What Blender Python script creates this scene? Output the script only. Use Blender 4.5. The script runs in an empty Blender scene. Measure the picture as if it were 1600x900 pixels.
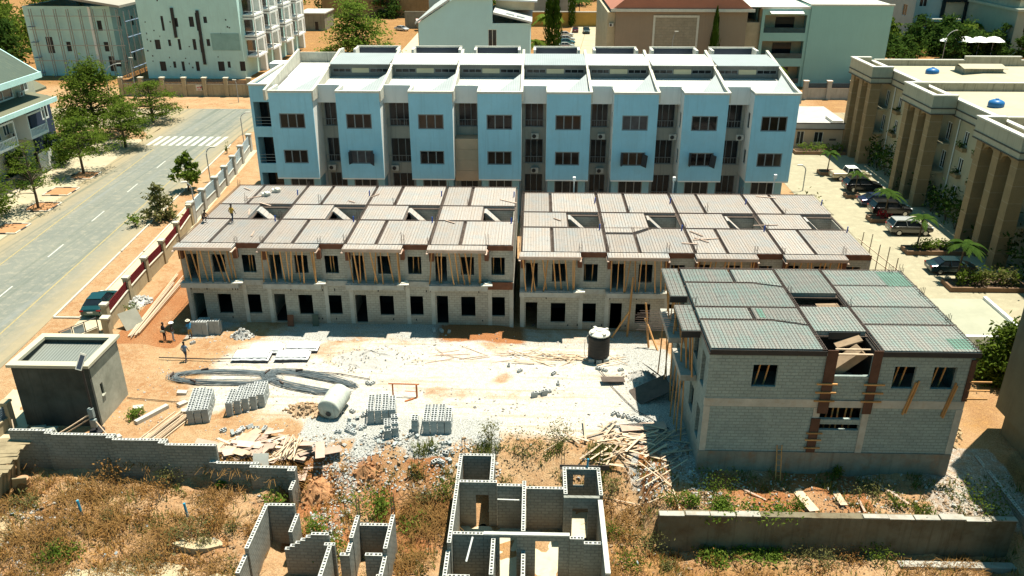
import bpy, math, random
from math import sin, cos, pi, radians, sqrt, atan2
from mathutils import Vector, Matrix, noise
R = random.Random(7)
S = bpy.context.scene
COL = S.collection
BASE = {}

# ------------------------------------------------------------------ camera
CAM_H, FPX, PITCH, YAW = 33.0, 1290.0, radians(24.6), radians(1.6)
cam = bpy.data.cameras.new('camera'); camo = bpy.data.objects.new('camera', cam); COL.objects.link(camo)
camo.location = (0, 0, CAM_H); camo.rotation_euler = (pi/2-PITCH, 0, YAW)
cam.sensor_width = 36; cam.lens = FPX/1600*36; cam.clip_start = .5; cam.clip_end = 4000
S.camera = camo

# ------------------------------------------------------------------ light
SUN = Vector((.21, .20, 1)).normalized()
w = bpy.data.worlds.new('World'); S.world = w; w.use_nodes = True
nt = w.node_tree; bg = nt.nodes['Background']
sky = nt.nodes.new('ShaderNodeTexSky'); sky.sky_type = 'NISHITA'; sky.sun_disc = False
sky.sun_elevation = math.asin(SUN.z); sky.sun_rotation = atan2(SUN.x, SUN.y)
sky.air_density = 1.2; sky.dust_density = 1.2; sky.ozone_density = 1.5
tint = nt.nodes.new('ShaderNodeMix'); tint.data_type = 'RGBA'; tint.blend_type = 'MULTIPLY'; tint.inputs[0].default_value = 1; tint.inputs[7].default_value = (.40, 1.0, .93, 1)
nt.links.new(sky.outputs[0], tint.inputs[6]); nt.links.new(tint.outputs[2], bg.inputs[0]); bg.inputs[1].default_value = .056
sl = bpy.data.lights.new('sun', 'SUN'); sl.energy = 5.0; sl.angle = radians(.5); sl.color = (1, .94, .80)
so = bpy.data.objects.new('sun', sl); COL.objects.link(so); so.rotation_euler = SUN.to_track_quat('Z', 'Y').to_euler()
so.location = (0, 0, 80)
S.view_settings.view_transform = 'Standard'; S.view_settings.look = 'None'
S.view_settings.exposure = .93; S.view_settings.gamma = 1; S.view_settings.use_curve_mapping = False
S.render.engine = 'CYCLES'
S.cycles.max_bounces = 5; S.cycles.diffuse_bounces = 2; S.cycles.glossy_bounces = 2
S.cycles.transmission_bounces = 2; S.cycles.transparent_max_bounces = 4

# ------------------------------------------------------------------ materials
MATS = {}
def nodes(name):
    m = bpy.data.materials.new(name); m.use_nodes = True
    t = m.node_tree; return m, t, t.nodes['Principled BSDF']
def N(t, typ, **kw):
    n = t.nodes.new(typ)
    for k, v in kw.items(): setattr(n, k, v)
    return n
def coords(t):
    tc = N(t, 'ShaderNodeTexCoord'); return tc.outputs['Object']
def noise_n(t, co, scale, detail=4, rough=.6):
    n = N(t, 'ShaderNodeTexNoise'); n.inputs['Scale'].default_value = scale
    n.inputs['Detail'].default_value = detail; n.inputs['Roughness'].default_value = rough
    t.links.new(co, n.inputs['Vector']); return n.outputs['Fac']
def ramp(t, fac, a, b, ca=(0,0,0,1), cb=(1,1,1,1)):
    r = N(t, 'ShaderNodeValToRGB'); r.color_ramp.elements[0].position = a; r.color_ramp.elements[1].position = b
    r.color_ramp.elements[0].color = ca; r.color_ramp.elements[1].color = cb
    t.links.new(fac, r.inputs[0]); return r.outputs[0]
def mix(t, fac, a, b, mode='MIX'):
    m = N(t, 'ShaderNodeMix', data_type='RGBA', blend_type=mode)
    for v, i in ((fac, 0), (a, 6), (b, 7)):
        if hasattr(v, 'default_value') and not isinstance(v, (int, float, tuple)): t.links.new(v, m.inputs[i])
        elif i == 0: m.inputs[0].default_value = v
        else: m.inputs[i].default_value = (*v[:3], 1)
    return m.outputs[2]
def bump(t, b, h, strength, dist=.02):
    n = N(t, 'ShaderNodeBump'); n.inputs['Strength'].default_value = strength; n.inputs['Distance'].default_value = dist
    t.links.new(h, n.inputs['Height']); t.links.new(n.outputs[0], b.inputs['Normal'])
def scale_c(c, k): return tuple(min(1, x*k) for x in c)
def mat(name, col, rough=.85, var=.22, sc=.6, bmp=.0, col2=None, streak=0, metal=0, spec=.3, rnd=.0, fine=9, stain=None, stain_amt=.5):
    if name in MATS: return MATS[name]
    m, t, b = nodes(name); co = coords(t)
    big = noise_n(t, co, sc, 5, .62); fin = noise_n(t, co, sc*fine, 3)
    c = mix(t, ramp(t, big, .3, .7), scale_c(col, 1-var), col2 or scale_c(col, 1+var*.7))
    c = mix(t, .35*min(1, var*3), c, mix(t, fin, scale_c(col, .55), scale_c(col, 1.35)))
    if streak:
        mp = N(t, 'ShaderNodeMapping'); mp.inputs['Scale'].default_value = (2.2, 2.2, .12); t.links.new(co, mp.inputs[0])
        sn = noise_n(t, mp.outputs[0], 1.4, 4, .7)
        c = mix(t, ramp(t, sn, .52, .75), c, scale_c(col, 1-streak), 'MIX')
    if stain:
        st = noise_n(t, co, sc*1.7, 6, .7)
        st = ramp(t, st, .5, .72, (0, 0, 0, 1), (stain_amt,)*3+(1,))
        c = mix(t, st, c, stain)
    if rnd:
        oi = N(t, 'ShaderNodeObjectInfo'); hs = N(t, 'ShaderNodeHueSaturation')
        ml = N(t, 'ShaderNodeMapRange'); ml.inputs[3].default_value = 1-rnd; ml.inputs[4].default_value = 1+rnd
        t.links.new(oi.outputs['Random'], ml.inputs[0]); t.links.new(ml.outputs[0], hs.inputs['Value'])
        t.links.new(c, hs.inputs['Color']); c = hs.outputs[0]
    t.links.new(c, b.inputs['Base Color'])
    b.inputs['Roughness'].default_value = rough; b.inputs['Metallic'].default_value = metal
    b.inputs['Specular IOR Level'].default_value = spec
    if bmp: bump(t, b, fin, bmp, .03)
    MATS[name] = m; return m
def blockmat(name, col, mortar, bw=.45, bh=.225, ms=.014, var=.2, stain=None, stain_z=None, bmp=.6):
    """wall of sandcrete blocks: running bond mapped on (x+y, z)"""
    m, t, b = nodes(name); co = coords(t)
    sp = N(t, 'ShaderNodeSeparateXYZ'); t.links.new(co, sp.inputs[0])
    ad = N(t, 'ShaderNodeMath', operation='ADD'); t.links.new(sp.outputs[0], ad.inputs[0]); t.links.new(sp.outputs[1], ad.inputs[1])
    cb = N(t, 'ShaderNodeCombineXYZ'); t.links.new(ad.outputs[0], cb.inputs[0]); t.links.new(sp.outputs[2], cb.inputs[1])
    wob = noise_n(t, co, 3, 2); br = N(t, 'ShaderNodeTexBrick'); t.links.new(cb.outputs[0], br.inputs['Vector'])
    br.inputs['Scale'].default_value = 1; br.inputs['Brick Width'].default_value = bw; br.inputs['Row Height'].default_value = bh
    br.inputs['Mortar Size'].default_value = ms; br.inputs['Mortar Smooth'].default_value = .15; br.inputs['Bias'].default_value = 0
    br.inputs['Color1'].default_value = (*scale_c(col, 1-var), 1); br.inputs['Color2'].default_value = (*scale_c(col, 1+var*.8), 1)
    br.inputs['Mortar'].default_value = (*mortar, 1)
    big = noise_n(t, co, .5, 6, .68); fin = noise_n(t, co, 14, 3)
    c = mix(t, .55, br.outputs[0], mix(t, big, scale_c(col, .45), scale_c(col, 1.45)), 'MIX')
    c = mix(t, .25, c, mix(t, fin, (.02,)*3, scale_c(col, 1.7)))
    sm = noise_n(t, co, 1.1, 5, .7)
    c = mix(t, ramp(t, sm, .5, .68, (0, 0, 0, 1), (.65,)*3+(1,)), c, scale_c(col, 1.12))
    c = mix(t, ramp(t, noise_n(t, co, .8, 6, .75), .56, .74, (0, 0, 0, 1), (.5,)*3+(1,)), c, scale_c(col, .55))
    if stain:
        zr = N(t, 'ShaderNodeMapRange'); zr.inputs[1].default_value = stain_z[0]; zr.inputs[2].default_value = stain_z[1]
        zr.inputs[3].default_value = 1; zr.inputs[4].default_value = 0
        t.links.new(sp.outputs[2], zr.inputs[0])
        mu = N(t, 'ShaderNodeMath', operation='MULTIPLY'); t.links.new(zr.outputs[0], mu.inputs[0])
        t.links.new(ramp(t, big, .3, .62), mu.inputs[1]); c = mix(t, mu.outputs[0], c, stain)
    t.links.new(c, b.inputs['Base Color']); b.inputs['Roughness'].default_value = .92; b.inputs['Specular IOR Level'].default_value = .15
    inv = N(t, 'ShaderNodeMath', operation='SUBTRACT'); inv.inputs[0].default_value = 1; t.links.new(br.outputs['Fac'], inv.inputs[1])
    bump(t, b, inv.outputs[0], bmp, .02)
    MATS[name] = m; return m
def ribmat(name, col, axis=0, pitch=.2, rough=.45, var=.12, metal=.0, stain=None, depth=.6):
    """profiled roofing sheet: ribs across the axis"""
    m, t, b = nodes(name); co = coords(t)
    wv = N(t, 'ShaderNodeTexWave', wave_type='BANDS', bands_direction='XYZ'[axis], wave_profile='SIN')
    wv.inputs['Scale'].default_value = .314/pitch; t.links.new(co, wv.inputs[0])
    big = noise_n(t, co, .35, 6, .7)
    c = mix(t, big, scale_c(col, 1-var*2), scale_c(col, 1+var))
    if stain: c = mix(t, ramp(t, noise_n(t, co, .8, 6, .75), .5, .75, (0,0,0,1), (.7,.7,.7,1)), c, stain)
    t.links.new(c, b.inputs['Base Color']); b.inputs['Roughness'].default_value = rough; b.inputs['Metallic'].default_value = metal
    bump(t, b, wv.outputs[1], depth, .03); MATS[name] = m; return m
def leafmat(name, c1, c2, trans=.35):
    m, t, b = nodes(name); t.nodes.remove(b); out = t.nodes['Material Output']
    g = N(t, 'ShaderNodeNewGeometry'); co = coords(t)
    c = mix(t, g.outputs['Random Per Island'], c1, c2)
    c = mix(t, .4, c, mix(t, noise_n(t, co, .8, 2), scale_c(c1, .5), scale_c(c2, 1.3)))
    d = N(t, 'ShaderNodeBsdfDiffuse'); tr = N(t, 'ShaderNodeBsdfTranslucent'); ms = N(t, 'ShaderNodeMixShader')
    t.links.new(c, d.inputs[0]); t.links.new(c, tr.inputs[0]); ms.inputs[0].default_value = trans
    t.links.new(d.outputs[0], ms.inputs[1]); t.links.new(tr.outputs[0], ms.inputs[2]); t.links.new(ms.outputs[0], out.inputs[0])
    MATS[name] = m; return m
def glassmat(name, col=(.012, .014, .016), rough=.08):
    m, t, b = nodes(name); co = coords(t)
    t.links.new(mix(t, noise_n(t, co, 1.3, 2), scale_c(col, .5), scale_c(col, 2.2)), b.inputs['Base Color'])
    b.inputs['Roughness'].default_value = rough; b.inputs['Specular IOR Level'].default_value = .3
    MATS[name] = m; return m

# ------------------------------------------------------------------ mesh building
class MB:
    def __init__(s): s.v = []; s.f = []; s.m = []
    def face(s, pts, mi=0):
        n = len(s.v); s.v += [tuple(p) for p in pts]; s.f.append(tuple(range(n, n+len(pts)))); s.m.append(mi)
    def box(s, x0, y0, z0, x1, y1, z1, mi=0, top=None, skip=''):
        x0, x1 = min(x0, x1), max(x0, x1); y0, y1 = min(y0, y1), max(y0, y1); z0, z1 = min(z0, z1), max(z0, z1)
        n = len(s.v)
        s.v += [(x0,y0,z0),(x1,y0,z0),(x1,y1,z0),(x0,y1,z0),(x0,y0,z1),(x1,y0,z1),(x1,y1,z1),(x0,y1,z1)]
        for k, q in (('b',(3,2,1,0)),('t',(4,5,6,7)),('s',(0,1,5,4)),('e',(1,2,6,5)),('n',(2,3,7,6)),('w',(3,0,4,7))):
            if k in skip: continue
            s.f.append(tuple(n+i for i in q)); s.m.append(top if (k == 't' and top is not None) else mi)
        return s
    def obox(s, c, size, rot=(0,0,0), mi=0):
        from mathutils import Euler
        M = Euler(rot).to_matrix(); c = Vector(c); h = [d/2 for d in size]; n = len(s.v)
        for p in ((-1,-1,-1),(1,-1,-1),(1,1,-1),(-1,1,-1),(-1,-1,1),(1,-1,1),(1,1,1),(-1,1,1)):
            s.v.append(tuple(c+M @ Vector((p[0]*h[0], p[1]*h[1], p[2]*h[2]))))
        for q in ((3,2,1,0),(4,5,6,7),(0,1,5,4),(1,2,6,5),(2,3,7,6),(3,0,4,7)): s.f.append(tuple(n+i for i in q)); s.m.append(mi)
        return s
    def tube(s, pts, rad, n=6, mi=0, cap=True):
        """swept tube; rad a number or a list"""
        pts = [Vector(p) for p in pts]
        rad = rad if isinstance(rad, (list, tuple)) else [rad]*len(pts)
        base = len(s.v); up = Vector((0, 0, 1))
        for i, p in enumerate(pts):
            d = (pts[min(i+1, len(pts)-1)]-pts[max(i-1, 0)]).normalized()
            a = d.cross(up if abs(d.z) < .95 else Vector((1, 0, 0))).normalized(); b = d.cross(a)
            for k in range(n):
                t = 2*pi*k/n; s.v.append(tuple(p+(a*cos(t)+b*sin(t))*rad[i]))
        for i in range(len(pts)-1):
            for k in range(n):
                k2 = (k+1) % n; s.f.append((base+i*n+k, base+(i+1)*n+k, base+(i+1)*n+k2, base+i*n+k2)); s.m.append(mi)
        if cap:
            s.f.append(tuple(base+k for k in range(n))); s.m.append(mi)
            e = base+(len(pts)-1)*n; s.f.append(tuple(e+k for k in reversed(range(n)))); s.m.append(mi)
        return s
    def lathe(s, prof, c=(0,0,0), n=20, mi=0, M=None):
        base = len(s.v); c = Vector(c)
        for r, z in prof:
            for k in range(n):
                p = Vector((r*cos(2*pi*k/n), r*sin(2*pi*k/n), z))
                if M: p = M @ p
                s.v.append(tuple(c+p))
        for i in range(len(prof)-1):
            for k in range(n):
                k2 = (k+1) % n; s.f.append((base+i*n+k, base+i*n+k2, base+(i+1)*n+k2, base+(i+1)*n+k)); s.m.append(mi)
        s.f.append(tuple(base+k for k in reversed(range(n)))); s.m.append(mi)
        e = base+(len(prof)-1)*n; s.f.append(tuple(e+k for k in range(n))); s.m.append(mi)
        return s
    def prism(s, poly, axis, a0, a1, mi=0):
        """poly of 2D points in the plane normal to axis, extruded a0..a1"""
        def P(p, a): return (a, p[0], p[1]) if axis == 'x' else (p[0], a, p[1]) if axis == 'y' else (p[0], p[1], a)
        n = len(s.v); k = len(poly); s.v += [P(p, a0) for p in poly]+[P(p, a1) for p in poly]
        s.f.append(tuple(range(n, n+k))); s.m.append(mi); s.f.append(tuple(reversed(range(n+k, n+2*k)))); s.m.append(mi)
        for i in range(k):
            j = (i+1) % k; s.f.append((n+i, n+k+i, n+k+j, n+j)); s.m.append(mi)
        return s
    def wall(s, axis, p, t, a0, a1, z0, z1, ops=(), mi=0, rev=None):
        """wall along axis at plane p..p+t with true openings (a0,a1,z0,z1)"""
        rev = mi if rev is None else rev
        A = sorted({a0, a1} | {max(a0, min(a1, q)) for o in ops for q in o[:2]})
        Z = sorted({z0, z1} | {max(z0, min(z1, q)) for o in ops for q in o[2:4]})
        def hole(i, j):
            if i < 0 or j < 0 or i >= len(A)-1 or j >= len(Z)-1: return True
            am = (A[i]+A[i+1])/2; zm = (Z[j]+Z[j+1])/2
            return any(o[0] < am < o[1] and o[2] < zm < o[3] for o in ops)
        def P(a, d, z): return (a, p+d, z) if axis == 'x' else (p+d, a, z)
        for i in range(len(A)-1):
            for j in range(len(Z)-1):
                if hole(i, j): continue
                x0, x1, y0, y1 = A[i], A[i+1], Z[j], Z[j+1]
                s.face([P(x0,0,y0), P(x1,0,y0), P(x1,0,y1), P(x0,0,y1)], mi)
                s.face([P(x0,t,y0), P(x0,t,y1), P(x1,t,y1), P(x1,t,y0)], mi)
                if hole(i-1, j): s.face([P(x0,0,y0), P(x0,0,y1), P(x0,t,y1), P(x0,t,y0)], rev)
                if hole(i+1, j): s.face([P(x1,0,y0), P(x1,t,y0), P(x1,t,y1), P(x1,0,y1)], rev)
                if hole(i, j-1): s.face([P(x0,0,y0), P(x0,t,y0), P(x1,t,y0), P(x1,0,y0)], rev)
                if hole(i, j+1): s.face([P(x0,0,y1), P(x1,0,y1), P(x1,t,y1), P(x0,t,y1)], rev)
        return s
    def cores(s, axis, p, t, a0, a1, z, mi=0):
        """top of a hollow block course: a ring round each core and the core's own walls"""
        n = max(1, round((a1-a0)/.225)); L = (a1-a0)/n
        def P(a, d, zz): return (a, p+d, zz) if axis == 'x' else (p+d, a, zz)
        for i in range(n):
            q0 = a0+i*L; q1 = q0+L; i0, i1 = q0+L*.2, q1-L*.2; d0, d1 = t*.2, t*.8
            if i % 2: i0 -= L*.06; i1 -= L*.06
            else: i0 += L*.06; i1 += L*.06
            o = [(q0,0),(q1,0),(q1,t),(q0,t)]; h = [(i0,d0),(i1,d0),(i1,d1),(i0,d1)]
            for k in range(4):
                k2 = (k+1) % 4
                s.face([P(*o[k],z), P(*o[k2],z), P(*h[k2],z), P(*h[k],z)], mi)
                s.face([P(*h[k],z), P(*h[k2],z), P(*h[k2],z-.2), P(*h[k],z-.2)], mi)
            s.face([P(*q,z-.2) for q in h], mi)
        return s
    def build(s, name, mats, parent=None, org=None, smooth=False, obj=True):
        if not isinstance(mats, (list, tuple)): mats = [mats]
        b = Vector(BASE[parent.name]) if parent else Vector(org or (0, 0, 0))
        me = bpy.data.meshes.new(name); me.from_pydata([(v[0]-b.x, v[1]-b.y, v[2]-b.z) for v in s.v], [], s.f)
        for m in mats: me.materials.append(m)
        me.polygons.foreach_set('material_index', s.m)
        if smooth: me.polygons.foreach_set('use_smooth', [True]*len(s.f))
        me.update()
        o = bpy.data.objects.new(name, me); COL.objects.link(o)
        if parent: o.parent = parent
        else: o.location = b
        BASE[o.name] = tuple(b)
        return o
def parts(root, name, m, boxes):
    for b_ in boxes: MB().box(*b_).build(name, m, root)
def tag(o, label=None, cat=None, group=None, kind=None):
    if label: o['label'] = label
    if cat: o['category'] = cat
    if group: o['group'] = group
    if kind: o['kind'] = kind
    return o
def thing(name, label, cat, loc, group=None):
    o = bpy.data.objects.new(name, None); COL.objects.link(o); o.location = loc; BASE[o.name] = tuple(loc)
    o.empty_display_size = .3
    return tag(o, label, cat, group)
def kids(o): return [c for c in COL.objects if c.parent == o]
def copy_tree(o, loc=None, rz=None, parent=None, ch=None):
    c = o.copy(); COL.objects.link(c)
    if parent: c.parent = parent
    if loc is not None: c.location = loc
    if rz is not None: c.rotation_euler = (0, 0, rz)
    for k in list(o.children): copy_tree(k, parent=c)
    return c
def setting(mb, name, m, **kw): return tag(mb.build(name, m, **kw), kind='structure')
def window(root, axis, p, out, a0, a1, z0, z1, cols, fm, pm, ins=.08, fr=.06, name='window', rows=1):
    """framed window in an opening; out=-1/+1 outward side along the normal"""
    f = MB(); q0 = p-out*ins; q1 = q0-out*.07
    def bx(x0, x1, y0, y1): f.box(x0, q0, y0, x1, q1, y1) if axis == 'x' else f.box(q0, x0, y0, q1, x1, y1)
    bx(a0, a1, z0, z0+fr); bx(a0, a1, z1-fr, z1)
    for i in range(cols+1):
        x = a0+(a1-a0)*i/cols; x = max(a0+fr/2, min(a1-fr/2, x)); bx(x-fr/2, x+fr/2, z0+fr, z1-fr)
    for j in range(1, rows):
        z = z0+(z1-z0)*j/rows
        for i in range(cols): bx(a0+(a1-a0)*i/cols+fr/2, a0+(a1-a0)*(i+1)/cols-fr/2, z-fr/2, z+fr/2)
    fo = f.build(name, fm, root)
    g = MB(); q = p-out*(ins+.05)
    if axis == 'x': g.face([(a0+fr*.5,q,z0+fr*.5),(a1-fr*.5,q,z0+fr*.5),(a1-fr*.5,q,z1-fr*.5),(a0+fr*.5,q,z1-fr*.5)])
    else: g.face([(q,a0+fr*.5,z0+fr*.5),(q,a1-fr*.5,z0+fr*.5),(q,a1-fr*.5,z1-fr*.5),(q,a0+fr*.5,z1-fr*.5)])
    g.build('pane', pm, fo); return fo
def sstep(a, b, x):
    t = max(0, min(1, (x-a)/(b-a))); return t*t*(3-2*t)
def lerp(a, b, t): return a+(b-a)*t
def nz(x, y, s, z=0): return noise.noise(Vector((x*s, y*s, z)))

# palette
M_block = blockmat('sandcrete_blockwork', (.40, .375, .31), (.10, .09, .075), ms=.026, var=.25, stain=(.30, .17, .09), stain_z=(-.8, 1.2))
M_blockB = blockmat('ruin_blockwork', (.26, .26, .225), (.045, .045, .04), ms=.034, var=.32, stain=(.24, .16, .09), stain_z=(-.3, 1.6))
M_blockC = blockmat('block_gable_wall', (.30, .36, .335), (.10, .115, .11), ms=.022, var=.22, stain=(.27, .2, .14), stain_z=(-.2, 2.0), bmp=.9)
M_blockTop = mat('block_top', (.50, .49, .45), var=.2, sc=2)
M_conc = mat('rough_concrete', (.36, .345, .30), var=.3, sc=.9, bmp=.3, stain=(.24, .17, .11), stain_amt=.6)
M_concpale = mat('pale_concrete', (.46, .44, .38), var=.25, sc=.8, bmp=.2, stain=(.36, .25, .15), stain_amt=.5)
M_slab = mat('cast_slab', (.40, .385, .34), var=.25, sc=1.2, bmp=.25, stain=(.25, .18, .12))
M_dark = mat('dark_interior', (.035, .032, .028), var=.2)  # unlit-room darkness put into the colour of inner walls and slabs
def plymat(name, c1, c2, stain, amt, joint):
    """shuttering boards laid along y: joints, board to board tone and spilt cement"""
    m, t, b = nodes(name); co = coords(t)
    sp = N(t, 'ShaderNodeSeparateXYZ'); t.links.new(co, sp.inputs[0]); cb = N(t, 'ShaderNodeCombineXYZ')
    t.links.new(sp.outputs[1], cb.inputs[0]); t.links.new(sp.outputs[0], cb.inputs[1])
    br = N(t, 'ShaderNodeTexBrick'); t.links.new(cb.outputs[0], br.inputs['Vector']); br.offset = .37
    for k, v in (('Scale', 1), ('Brick Width', 2.4), ('Row Height', .31), ('Mortar Size', .014), ('Bias', 0)): br.inputs[k].default_value = v
    br.inputs['Color1'].default_value = (*c1, 1); br.inputs['Color2'].default_value = (*c2, 1); br.inputs['Mortar'].default_value = (*joint, 1)
    oi = N(t, 'ShaderNodeObjectInfo'); hs = N(t, 'ShaderNodeHueSaturation'); ml = N(t, 'ShaderNodeMapRange'); ml.inputs[3].default_value = .84; ml.inputs[4].default_value = 1.14
    t.links.new(oi.outputs['Random'], ml.inputs[0]); t.links.new(ml.outputs[0], hs.inputs['Value'])
    c = mix(t, noise_n(t, co, .4, 6, .7), scale_c(c1, .72), br.outputs[0])
    c = mix(t, .6, br.outputs[0], c)
    c = mix(t, ramp(t, noise_n(t, co, .55, 7, .75), .46, .66, (0, 0, 0, 1), (amt,)*3+(1,)), c, stain)
    c = mix(t, ramp(t, noise_n(t, co, 1.7, 5, .7), .6, .75, (0, 0, 0, 1), (.6,)*3+(1,)), c, scale_c(c2, .45))
    c = mix(t, ramp(t, noise_n(t, co, 1.1, 7, .8), .64, .74, (0, 0, 0, 1), (.7,)*3+(1,)), c, (.55, .53, .48))
    t.links.new(c, hs.inputs['Color']); t.links.new(hs.outputs[0], b.inputs['Base Color']); b.inputs['Roughness'].default_value = .85; b.inputs['Specular IOR Level'].default_value = .2
    bump(t, b, noise_n(t, co, 5, 3), .25, .03); MATS[name] = m; return m
M_ply = plymat('formwork_ply', (.47, .405, .35), (.46, .425, .39), (.31, .35, .36), .65, (.20, .15, .12))
M_plyC = plymat('formwork_ply_weathered', (.32, .31, .28), (.265, .31, .29), (.18, .29, .265), .7, (.12, .13, .12))
M_rebar = mat('rebar_steel', (.12, .085, .07), var=.3, sc=3, rough=.7)
M_beamform = mat('beam_trough', (.10, .075, .06), var=.4, sc=1.5)
M_rust = mat('rusty_form_board', (.16, .065, .035), var=.4, sc=1.5, bmp=.2)
M_timber = mat('sawn_timber', (.52, .27, .10), var=.3, sc=2.5, rnd=.28)
M_timberpale = mat('bleached_timber', (.56, .42, .29), var=.3, sc=2.5, rnd=.3)
M_board = mat('scrap_board', (.50, .36, .28), var=.3, sc=1.2, rnd=.3)
M_glass = glassmat('dark_glass')
M_glassbrown = glassmat('curtained_glass', (.012, .008, .006), .12)
M_curt1 = glassmat('pale_curtain_glass', (.05, .05, .055), .15)
M_curt2 = glassmat('tan_curtain_glass', (.035, .02, .012), .15)
M_curt3 = glassmat('black_glass', (.005, .005, .006), .05)
M_glassteal = glassmat('teal_glass', (.02, .05, .06), .06)
M_alu = mat('grey_aluminium', (.22, .25, .26), rough=.5, var=.05)
M_whitep = mat('white_paint', (.84, .84, .80), var=.05, sc=.5, streak=.12)
M_recess = mat('shaded_recess_white', (.42, .42, .37), var=.15, sc=.6, streak=.4)  # recess walls between bays: their deep shade put into a duller grey
M_whiteclean = mat('white_coping', (.62, .59, .51), var=.12, sc=1.5, stain=(.35, .33, .28), stain_amt=.35)
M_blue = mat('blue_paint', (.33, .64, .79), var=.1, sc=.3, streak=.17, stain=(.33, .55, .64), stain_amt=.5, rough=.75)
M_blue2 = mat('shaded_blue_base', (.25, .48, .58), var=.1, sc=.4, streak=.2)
M_beige = mat('beige_boarding', (.48, .37, .26), var=.1, sc=.5)
M_roofw = ribmat('white_roof_sheet', (.56, .56, .53), 0, .25, stain=(.40, .38, .32))
M_roofg = ribmat('grey_roof_sheet', (.34, .365, .36), 0, .25, stain=(.28, .29, .28))
M_metal = mat('grey_metal', (.30, .31, .31), rough=.45, var=.1, metal=.6)
M_pole = mat('galvanised_pole', (.32, .33, .33), rough=.5, var=.1)
M_black = mat('black_plastic', (.02, .02, .022), rough=.5, var=.2, spec=.4)
# ------------------------------------------------------------------ ground
def gp(u, v, z=0.0):
    """photograph pixel -> point on the horizontal plane z (used to survey positions)"""
    r = (u-800)/FPX; t = (450-v)/FPX
    y = cos(PITCH)+t*sin(PITCH); zz = -sin(PITCH)+t*cos(PITCH)
    x, y = r*cos(YAW)-y*sin(YAW), r*sin(YAW)+y*cos(YAW)
    k = (z-CAM_H)/zz; return x*k, y*k
def gz(x, y, rough=True):
    z = 0.0
    zl = -1.0 if y < 44.2-(x+34)*.12 else 0.0                       # behind / in front of the block boundary wall
    yl = 44.2-(max(-34, x)+34)*.12
    zl = -1.0*(1-sstep(yl+.3, yl+.5, y)) - .7*(1-sstep(yl-9, yl-2, y))
    zm = -1.9*(1-sstep(41.6, 46.6, y))
    zr = -2.3*(1-sstep(39.55, 39.85, y)) - .35*sstep(47, 43.5, y)*0 - .3*(1-sstep(39.8, 44, y))
    if y < 50:
        if x < -14.5: z = lerp(zl, zm, sstep(-17.0, -14.6, x))
        else: z = lerp(zm, zr, sstep(6.6, 7.9, x))
        if x > 28.8: z = lerp(z, -.9*(1-sstep(36, 46, y)), sstep(28.8, 29.4, x))
    if 54 < y < 84 and -33 < x < 31:
        z -= (.55+.45*sstep(-4, 1, x))*sstep(55, 63.5, y)*sstep(-33, -30.5, x)*sstep(84, 81.5, y)*sstep(30.5, 29.3, x)
    if rough:
        a = .05
        if y < 46.5: a = .3
        if -42 < x < 34 and y < 64:
            z += a*(.8*nz(x, y, .45)+.7*nz(x, y, 1.1, 3)+.6*nz(x, y, 1.45, 5))
    return z
def axis_pts(segs):
    out = []
    for a, b, d in segs:
        n = max(1, int(round((b-a)/d))); out += [a+(b-a)*i/n for i in range(n)]
    return out+[segs[-1][1]]
xs = axis_pts([(-1600,-300,130),(-300,-90,15),(-90,-44,3),(-44,-36,1.0),(-36,33,.33),(33,48,1.5),(48,100,5),(100,300,20),(300,1600,130)])
ys = axis_pts([(-200,20,20),(20,28,1),(28,64,.33),(64,84,1),(84,150,4),(150,400,12),(400,1000,60),(1000,3000,250)])
verts = []; zone = []
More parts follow.
